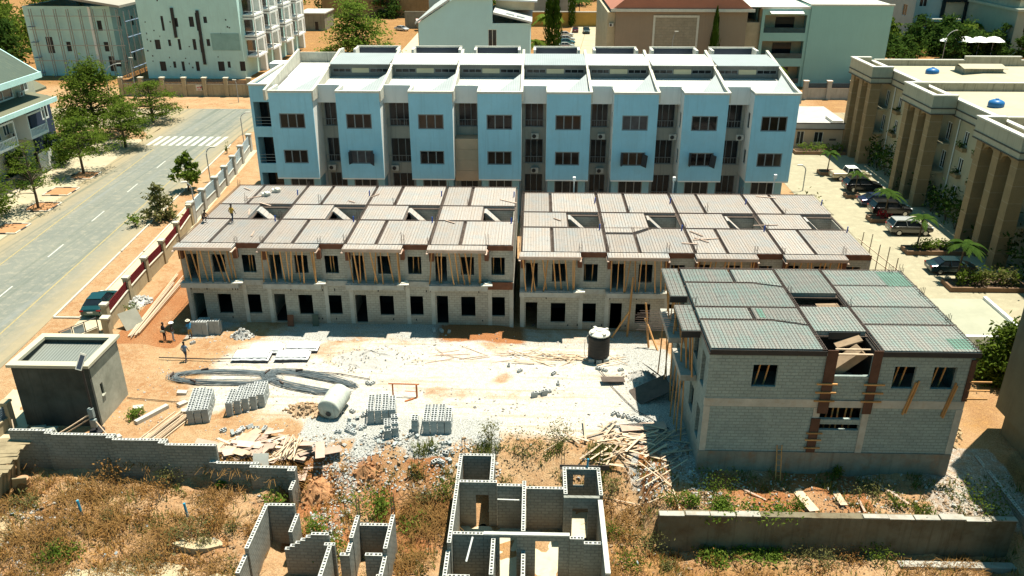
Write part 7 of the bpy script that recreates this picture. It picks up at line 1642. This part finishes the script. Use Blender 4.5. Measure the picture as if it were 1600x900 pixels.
# driveway planters
for k, (x0, y0, x1, y1, lab) in enumerate(((39.2,81.4,45.6,83.2,'brown edged planter bed with bright green shrubs beside the grey SUV'),(39.6,72.2,47,74.4,'long brown planter with yellow green plants in front of the teal sedan'),(38.6,120.6,46.6,122.2,'far planter strip before the guard house'),(39.0,91.2,41.2,92.9,'small brown planter with red flowers between two SUVs'),(39.2,100.1,41.0,101.4,'small brown planter between black estate and blue sedan'),(39.0,110.0,41.2,111.6,'small brown planter at the end of the driveway row'))):
    r = thing('planter_bed', lab, 'planter', (x0, y0, 0)); q = MB()
    for a in ((x0,y0,x1,y0+.2),(x0,y1-.2,x1,y1),(x0,y0+.203,x0+.2,y1-.203),(x1-.2,y0+.203,x1,y1-.203)): q.box(a[0], a[1], 0, a[2], a[3], .5)
    q.build('kerb', mat('planter_brown', (.20,.12,.07), var=.25), r); q = MB(); q.box(x0+.203, y0+.203, 0, x1-.203, y1-.203, .4); q.build('soil', mat('dark_soil', (.10,.065,.04), var=.3), r)
for k, (u, v, h) in enumerate(((1289,272,2.6),(1331,307,2.6),(1377,345,3.0),(1428,391,3.2),(1490,440,3.6))):
    x, y = gp(u, v); palm('young_palm', ('young palm in the end planter beside the beige pickup','young palm between the black estate and the blue sedan','young palm rising from the red flower planter','young palm at the bright shrub planter corner','young palm over the dark teal sedan')[k], x+.3, y+.2, h, (1.9,1.5,2.1,2.0,2.3)[k], 300+k, (9,8,12,11,14)[k], z=.3, lm=L_dark)
rs = random.Random(3)
for k in range(6): shrub('planter_shrub', 'bright green shrub in the planter bed beside the grey SUV', 40.6+.6*k, 82.3+rs.uniform(-.3,.3), .8, .5, L_bright, 310+k, 110, .16, z=.4, group='bright shrubs in the planter')
for k in range(9): shrub('planter_shrub', 'yellow green plant in the long planter before the teal sedan', 41+.62*k, 73.3+rs.uniform(-.4,.4), 1.3, .6, (L_mid, L_dusty)[k % 2], 320+k, 120, .2, z=.4, group='plants in the long planter')
for k in range(4): shrub('planter_shrub', 'low green shrub in the far planter strip', 40+1.7*k, 121.4, .9, .8, L_bright, 330+k, 90, .2, z=.4, group='shrubs of the far planter strip')
shrub('planter_shrub', 'red flowering shrub below the third driveway palm', 40.6, 92.0, .8, .6, leafmat('leaf_red', (.25,.01,.02), (.4,.03,.04)), 336, 110, .15, z=.4)
for k in range(15):
    y = 68+3.5*k+rs.uniform(-.6, .6)
    if k == 4: continue
    shrub('facade_shrub', 'dark shrub growing in the shade along the cream facade', 48.2+rs.uniform(-.6, -.1), y, rs.uniform(2, 3.6), 1.3, L_dark, 340+k, 190, .3, z=0, group='dark shrubs along the cream facade')
for (p0, p1) in PORT[:3]:
    for dy in (-2.5, -6.3):
        for z in (5.3, 8.4): shrub('window_plant', 'dark trailing plant in a window flower box of the cream building', 48.9, p0+dy, .5, .55, L_dark, int(p0*7+z), 70, .16, z=z-.2, group='window box plants')
x, y = gp(1561, 588); tree('garden_tree', 'dense round mango like tree at the right behind the front right house', 'tree', x, y-.5, 4.6, 2.1, L_mid, 401, 6, 10, 130, .2, .14, .15, .4, spread=.4, thick=.4)
shrub('shrub', 'pale bush at the blue terrace right end by the driveway', 31.6, 92, 2.6, 1.5, L_dusty, 402, 200, .22, z=0)
# white wall and lower roof between driveway and front right house
r = thing('low_building', 'flat grey roof with white parapet corner right of the front right house', 'building', (38, 66, 0))
q = MB(); q.box(31.8, 61.6, -.5, 41.0, 69.2, .75); q.build('roof_slab', mat('pale_flat_roof', (.32,.32,.24), var=.12, sc=.4), r); q = MB(); q.box(31.8, 61.3, -.5, 41.3, 61.6, 1.0, 1); q.box(41.0, 61.603, -.5, 41.3, 69.2, 1.0, 1); q.build('parapet', [M_whiteclean, M_whitep], r)
r = thing('boundary_wall', 'drab garden wall below the round tree at the right', 'wall', (34, 57, 0)); q = MB(); q.box(30.6, 57.0, -1, 40, 57.3, 1.7); q.build('wall_panel', mat('drab_render', (.155,.15,.10)), r); q = MB(); q.box(32.5, 56.9, 1.703, 36.5, 57.4, 1.85); q.build('coping', M_concpale, r)
# bamboo rail beside the right terrace end
for k in range(5): stick(ME_pole, 'pole', (30.3+.17*k, 72.0-1.55*k, 1.0), (30.35+.17*k, 72.0-1.55*k, 6.1+.4*(k % 2)), 'upright pole of the rail beside the right terrace end', 'pole', 'rail poles at the right terrace end')
stick(ME_pole, 'pole', (30.1, 72.6, 4.4), (31.2, 65.4, 4.5), 'long sloping rail pole beside the right terrace end', 'pole', None); stick(ME_pole, 'pole', (30.1, 72.4, 5.3), (31.2, 65.6, 5.0), 'upper long rail pole beside the right terrace end', 'pole', None)
r = thing('ramp_wall', 'dark grey low wall sloping along the right terrace end', 'wall', (30, 70, 0)); q = MB(); q.prism([(62, -.8), (80, -.8), (80, 2.8), (62, 2.2)], 'x', 29.9, 30.15); q.build('wall', M_conc, r)

# ------------------------------------------------------------------ scrub on the waste ground
def bush_spot(u, v, z): x, y = gp(u, v, z); return x, y
B = [(270,755,1.1,.9,L_dusty,'grey green weed clump against the block wall'),(250,785,.9,1.2,L_dry,'brown dried bush in the lower left scrub'),(180,750,1.3,.8,L_dry,'tall bleached dry weed below the block wall'),(345,762,.4,.3,L_bright,'small bright green sprig at the foot of the block wall'),(437,782,.7,1.0,L_bright,'bright green weed patch behind the left block shell'),(515,870,1.2,.9,L_bright,'lush green creeper beside the left block shell, lower one'),(500,835,1.3,.7,L_bright,'green climbing weed between the left shells'),(580,810,1.9,1.1,L_bright,'tall bright green creeper growing in the narrow block shell'),(598,785,1.5,.5,L_bright,'thin green creeper stem above the narrow block shell'),(665,770,.8,.6,L_dusty,'olive tuft on the slope left of the large shell'),(690,765,1.0,.7,L_mid,'dark green bush on the slope beside the large shell'),(650,815,.6,1.0,L_bright,'light green weed on the slope below the olive tuft'),(765,690,1.3,.6,L_dusty,'dusty weed at the slope top behind the large shell'),(820,700,1.0,1.4,L_dusty,'broad olive weed patch behind the middle of the large shell'),(880,690,1.0,1.2,L_dusty,'olive weed patch behind the right room of the large shell'),(955,765,.9,.7,L_dusty,'olive weed right of the large shell'),(958,835,.8,.6,L_mid,'green weed close right of the large shell'),(1050,785,.8,.6,L_mid,'dark green bush at the left end of the retaining wall top'),(1120,765,1.1,1.1,L_mid,'green bush on gravel behind the retaining wall'),(1135,790,.6,.6,L_bright,'small bright weed at the edge of the retaining wall top'),(1245,790,.7,.5,L_mid,'green tuft on red soil behind the retaining wall'),(1302,747,.6,.4,L_mid,'small green sprig below the front right house'),(1360,775,.8,.9,L_dusty,'olive weed behind the retaining wall under the battens'),(1403,790,.7,.5,L_mid,'narrow green weed behind the retaining wall'),(1445,800,.6,.6,L_mid,'green weed near the right part of the retaining wall'),(1530,775,1.2,1.3,L_mid,'large green weed clump at the far right slope'),(1545,800,1.0,1.0,L_mid,'green weed clump beside the corner block wall'),(1010,860,1.1,1.0,L_dusty,'olive scrub in front of the retaining wall left end'),(1075,830,.6,.5,L_bright,'bright weed under the retaining wall'),(985,880,.9,.8,L_mid,'green scrub at the bottom right of the large shell'),(1280,870,.9,1.0,L_dusty,'olive grass clump in the bottom right foreground'),(1375,870,.7,.9,L_mid,'green weeds under the retaining wall middle'),(85,880,.8,.9,L_mid,'green weed in the lower left corner'),(100,878,.5,.8,L_bright,'bright weed strip near the lower left concrete patch'),(40,805,.8,.8,L_dusty,'grey green weed on the pale soil mound'),(205,615,.0,.0,None,''),(210,653,.6,.5,L_bright,'little green weed beside the gatehouse side wall'),(205,488,.7,.6,L_mid,'small green bush at the tan fence foot'),(300,860,1.0,1.2,L_dusty,'olive scrub clump right of the lower left concrete patch'),(330,830,.9,1.0,L_dry,'dry brown brush left of the left block shell')]
for k, (u, v, h, rd, lm, lab) in enumerate(B):
    if lm is None: continue
    zz = -1.7 if v > 800 else -1.0
    if 1030 < u and v < 810: zz = -.1
    if v < 710: zz = 0
    if u > 1000 and v > 815: zz = -2.4
    x, y = gp(u, v, zz); shrub('shrub' if lm is not L_dry else 'dry_bush', lab, x, y, h, rd, lm, 500+k, int(190+170*rd), .085 if lm is not L_bright else .12)
for k in range(46):
    x, y = rs.uniform(-33, -16.3), rs.uniform(34, 42)
    if k > 30: x, y = rs.choice((rs.uniform(-10.5, -5), rs.uniform(5.2, 20))), rs.uniform(34.5, 42.5)
    if x > 7.4 and y > 39: y = 38.5
    shrub('dry_bush', 'brown dried low bush in the waste ground scrub', x, y, rs.uniform(.3, .75), rs.uniform(.4, .85), L_dry if k % 4 else L_dusty, 600+k, 230, .07, group='low dried bushes of the waste ground')
for k in range(13):
    x, y = gp(1130+rs.uniform(-25, 90), 853+rs.uniform(-8, 22), -2.5); shrub('leafy_weed', 'bright green leafy weed in the patch under the retaining wall', x, y, .45, .8, L_bright, 560+k, 190, .13, group='bright green weed patch under the retaining wall')
def scatter(name, m, regions, per, size, label_kind, fn):
    q = MB(); rr = random.Random(9)
    for (cx, cy, sx, sy, w_) in regions:
        for _ in range(int(per*w_)):
            x, y = rr.uniform(cx-sx, cx+sx), rr.uniform(cy-sy, cy+sy)
            if y > 47.5 or not fn(x, y, rr): continue
            size(q, x, y, gz(x, y), rr)
    return tag(q.build(name, m), kind='stuff')
def in_wall(x, y):
    if -4.7 < x < 4.4 and y < 43.4: return True
    if -15.8 < x < -11.2 and y < 38.8: return True
    if -10.3 < x < -7.9 and y < 38: return True
    if 7.6 < x < 28.9 and 39.3 < y < 40.05: return True
    if x > 10.6 and y > 43.9: return True
    if -24.5 < x < -20 and y < 35.5: return True
    return abs(y-(44.2-(x+34)*.12)) < .35 and x < -15
def blade(q, x, y, z, rr):
    for _ in range(4):
        a = rr.uniform(0, 6.28); h = rr.uniform(.18, .6); w_ = rr.uniform(.02, .045); l = rr.uniform(.1, .45); k = len(q.v); dx, dy = cos(a), sin(a); ox, oy = rr.gauss(0, .12), rr.gauss(0, .12)
        q.v += [(x+ox-dy*w_, y+oy+dx*w_, z-.03), (x+ox+dy*w_, y+oy-dx*w_, z-.03), (x+ox+dx*l, y+oy+dy*l, z+h)]; q.f.append((k, k+1, k+2)); q.m.append(0)
def clumpy(x, y, rr, s=.4, th=.0): return not in_wall(x, y) and nz(x, y, s, 8)+.4*nz(x, y, 1.3, 3) > th+rr.uniform(-.25, .25)
REG = [(-25, 38, 10, 6.5, 1.0), (-11, 40, 5.5, 4.5, .45), (6, 37, 3.5, 8, .35), (19, 35, 12, 4.3, .5)]
scatter('dry_grass', leafmat('dry_blades', (.20,.09,.024), (.50,.275,.085), .2), REG, 3000, blade, None, lambda x, y, rr: clumpy(x, y, rr, .5, .14))
scatter('green_grass', leafmat('olive_blades', (.07,.09,.02), (.18,.19,.05), .3), REG+[(19, 42, 9, 2, .3), (-1, 44.6, 7, 1.8, .9), (31, 44, 2, 4, .3)], 3000, blade, None, lambda x, y, rr: clumpy(x, y, rr, .55, .22))
def brush(q, x, y, z, rr):
    for _ in range(5):
        a = rr.uniform(0, 6.28); L = rr.uniform(.4, 1.1); h = rr.uniform(.15, .6); w_ = .014; dx, dy = cos(a), sin(a); k = len(q.v); ox, oy = rr.gauss(0, .15), rr.gauss(0, .15)
        for t_ in (0, .5, 1): q.v += [(x+ox+dx*L*t_-dy*w_, y+oy+dy*L*t_+dx*w_, z+h*sin(pi*(.15+.75*t_))), (x+ox+dx*L*t_+dy*w_, y+oy+dy*L*t_-dx*w_, z+h*sin(pi*(.15+.75*t_)))]
        q.f += [(k, k+1, k+3, k+2), (k+2, k+3, k+5, k+4)]; q.m += [0, 0]
scatter('dead_brush', leafmat('dead_twigs', (.10,.05,.018), (.30,.17,.06), .1), [(-25, 39, 10, 5.5, 1.0), (5.8, 39, 2.5, 5, .2), (17, 36, 10, 3, .35), (-6.5, 40, 1.6, 3.5, .2)], 3300, brush, None, lambda x, y, rr: clumpy(x, y, rr, .33, .08))
def stone(q, x, y, z, rr):
    e = rr.uniform(.03, .13)*(1.7 if rr.random() < .08 else 1); n = len(q.v); M = Matrix.Rotation(rr.uniform(0, 6.28), 3, (rr.random(), rr.random(), rr.random()+.1))
    for p in ((1,.1,0),(-1,0,.1),(.1,.8,0),(0,-.9,.1),(0,.1,.6),(.1,0,-.5)): q.v.append(tuple(Vector((x, y, z+e*.25))+(M @ Vector(p))*e))
    for f in ((0,2,4),(2,1,4),(1,3,4),(3,0,4),(2,0,5),(1,2,5),(3,1,5),(0,3,5)): q.f.append(tuple(n+i for i in f)); q.m.append(0)
scatter('loose_stones', mat('loose_stone', (.31,.21,.125), var=.5, sc=1.5), REG+[(0, 44, 18, 3.4, .8), (19, 41.8, 9, 1.8, .5)], 4200, stone, None, lambda x, y, rr: not in_wall(x, y) and nz(x, y, .5, 1) > rr.uniform(-.3, .5))
scatter('white_rubble', M_rub, [(-8.5, 45.2, 6.5, 2.2, 1.6), (-12.6, 42.5, 1.1, 3.6, .9), (-30.5, 37, 2.6, 4, .45), (9.2, 44.5, 2.2, 3, .6), (19, 42, 9, 2, .5)], 1300, stone, None, lambda x, y, rr: not in_wall(x, y) and nz(x, y, .6, 6) > rr.uniform(-.5, .3))
q = MB(); rr = random.Random(12)
for _ in range(2600):
    x, y = rr.uniform(-30, 10), rr.uniform(46, 64)
    if nz(x, y, .3, 5) < rr.uniform(-.4, .5): continue
    stone(q, x, y, gz(x, y)-.02, rr)
tag(q.build('site_pebbles', M_grav), kind='stuff')
q = MB()
for _ in range(120):
    x, y = rr.uniform(-33, 8), rr.uniform(32, 46)
    if in_wall(x, y): continue
    q.obox((x, y, gz(x, y)+.05), (rr.uniform(.08,.3), rr.uniform(.06,.2), .05), (rr.uniform(0,1), rr.uniform(0,1), rr.uniform(0,3)))
tag(q.build('litter', mat('plastic_litter', (.62,.66,.66), var=.3, sc=.4, col2=(.35,.5,.58))), kind='stuff')

# ------------------------------------------------------------------ street lamps
def lamp(x, y, h, reach, label, rz=0, head=True):
    r = thing('street_lamp', label, 'street lamp', (x, y, 0)); q = MB(); d = Vector((cos(rz), sin(rz), 0))
    q.tube([(x, y, 0), (x, y, h*.8)]+[tuple(Vector((x, y, h*.8))+d*reach*(1-cos(t_))+Vector((0, 0, h*.2*sin(t_)))) for t_ in (.4, .8, 1.2, 1.57)], .07, 6); q.build('pole', M_pole, r)
    c = Vector((x, y, h))+d*reach; q = MB(); q.obox(tuple(c), (.7, .25, .12), (0, 0, rz)); q.build('lamp_head', M_whiteclean, r)
x, y = gp(216, 163); lamp(x, y, 8.5, .2, 'plain utility pole at the tan wall corner across the junction')
x, y = gp(178, 182); lamp(x, y, 9, 2.4, 'tall curved street lamp in front of the dark trees at left', .3)
x, y = gp(373, 160); lamp(x, y, 4.2, .3, 'short lamp post on the sandy verge below the tan wall', pi)
x, y = gp(381, 222); lamp(x, y, 4.6, 1.2, 'curved lamp beside the blue terrace left end', .2)
x, y = gp(329, 283); lamp(x, y, 4.6, .9, 'pale curved lamp inside the grey fence', .3)
x, y = gp(308, 346); lamp(x, y, 4.8, -.7, 'dark brown curved post at the meeting of grey and tan fences', .3)
x, y = gp(1254, 298); lamp(x, y, 3.4, -.8, 'thin curved lamp on the driveway near the blue terrace', 0)
for k, (u, v, z0) in enumerate(((897, 300, 6.5), (1053, 300, 6.5), (1211, 296, 6.5))):
    x, y = gp(u, v, z0); q = MB(); q.box(x-.06, y+.6, 0, x+.06, y+.72, 7.6); q.obox((x, y+.5, 7.75), (.28, .3, .4)); tag(q.build('floodlight', M_whitep, org=(x, y, 0)), 'small white floodlight on a post between the terraces, %s of three' % ('left', 'middle', 'right')[k], 'floodlight')
x, y = gp(1034, 75); q = MB(); q.tube([(x-.5, 160, 0), (x-.5, 160, 9)], .06, 5); q.obox((25.6, 160, 9.1), (1.2, .4, .25)); 
lamp(25.5, 160, 12.5, .6, 'slim white lamp in front of the framed brown gable'); lamp(-20.5, 150, 11, .3, 'lamp post in the yard by the spreading tree'); lamp(90, 190, 9, 2.5, 'curved lamp over the lane at the top right', .4); x, y = gp(1575, 95); lamp(x-2, y-30, 13, 3, 'curved white lamp above the cream roof at the right edge', .2)
for o in list(COL.objects):
    if o.type == 'MESH' and not o.data.materials: o.data.materials.append(M_conc)
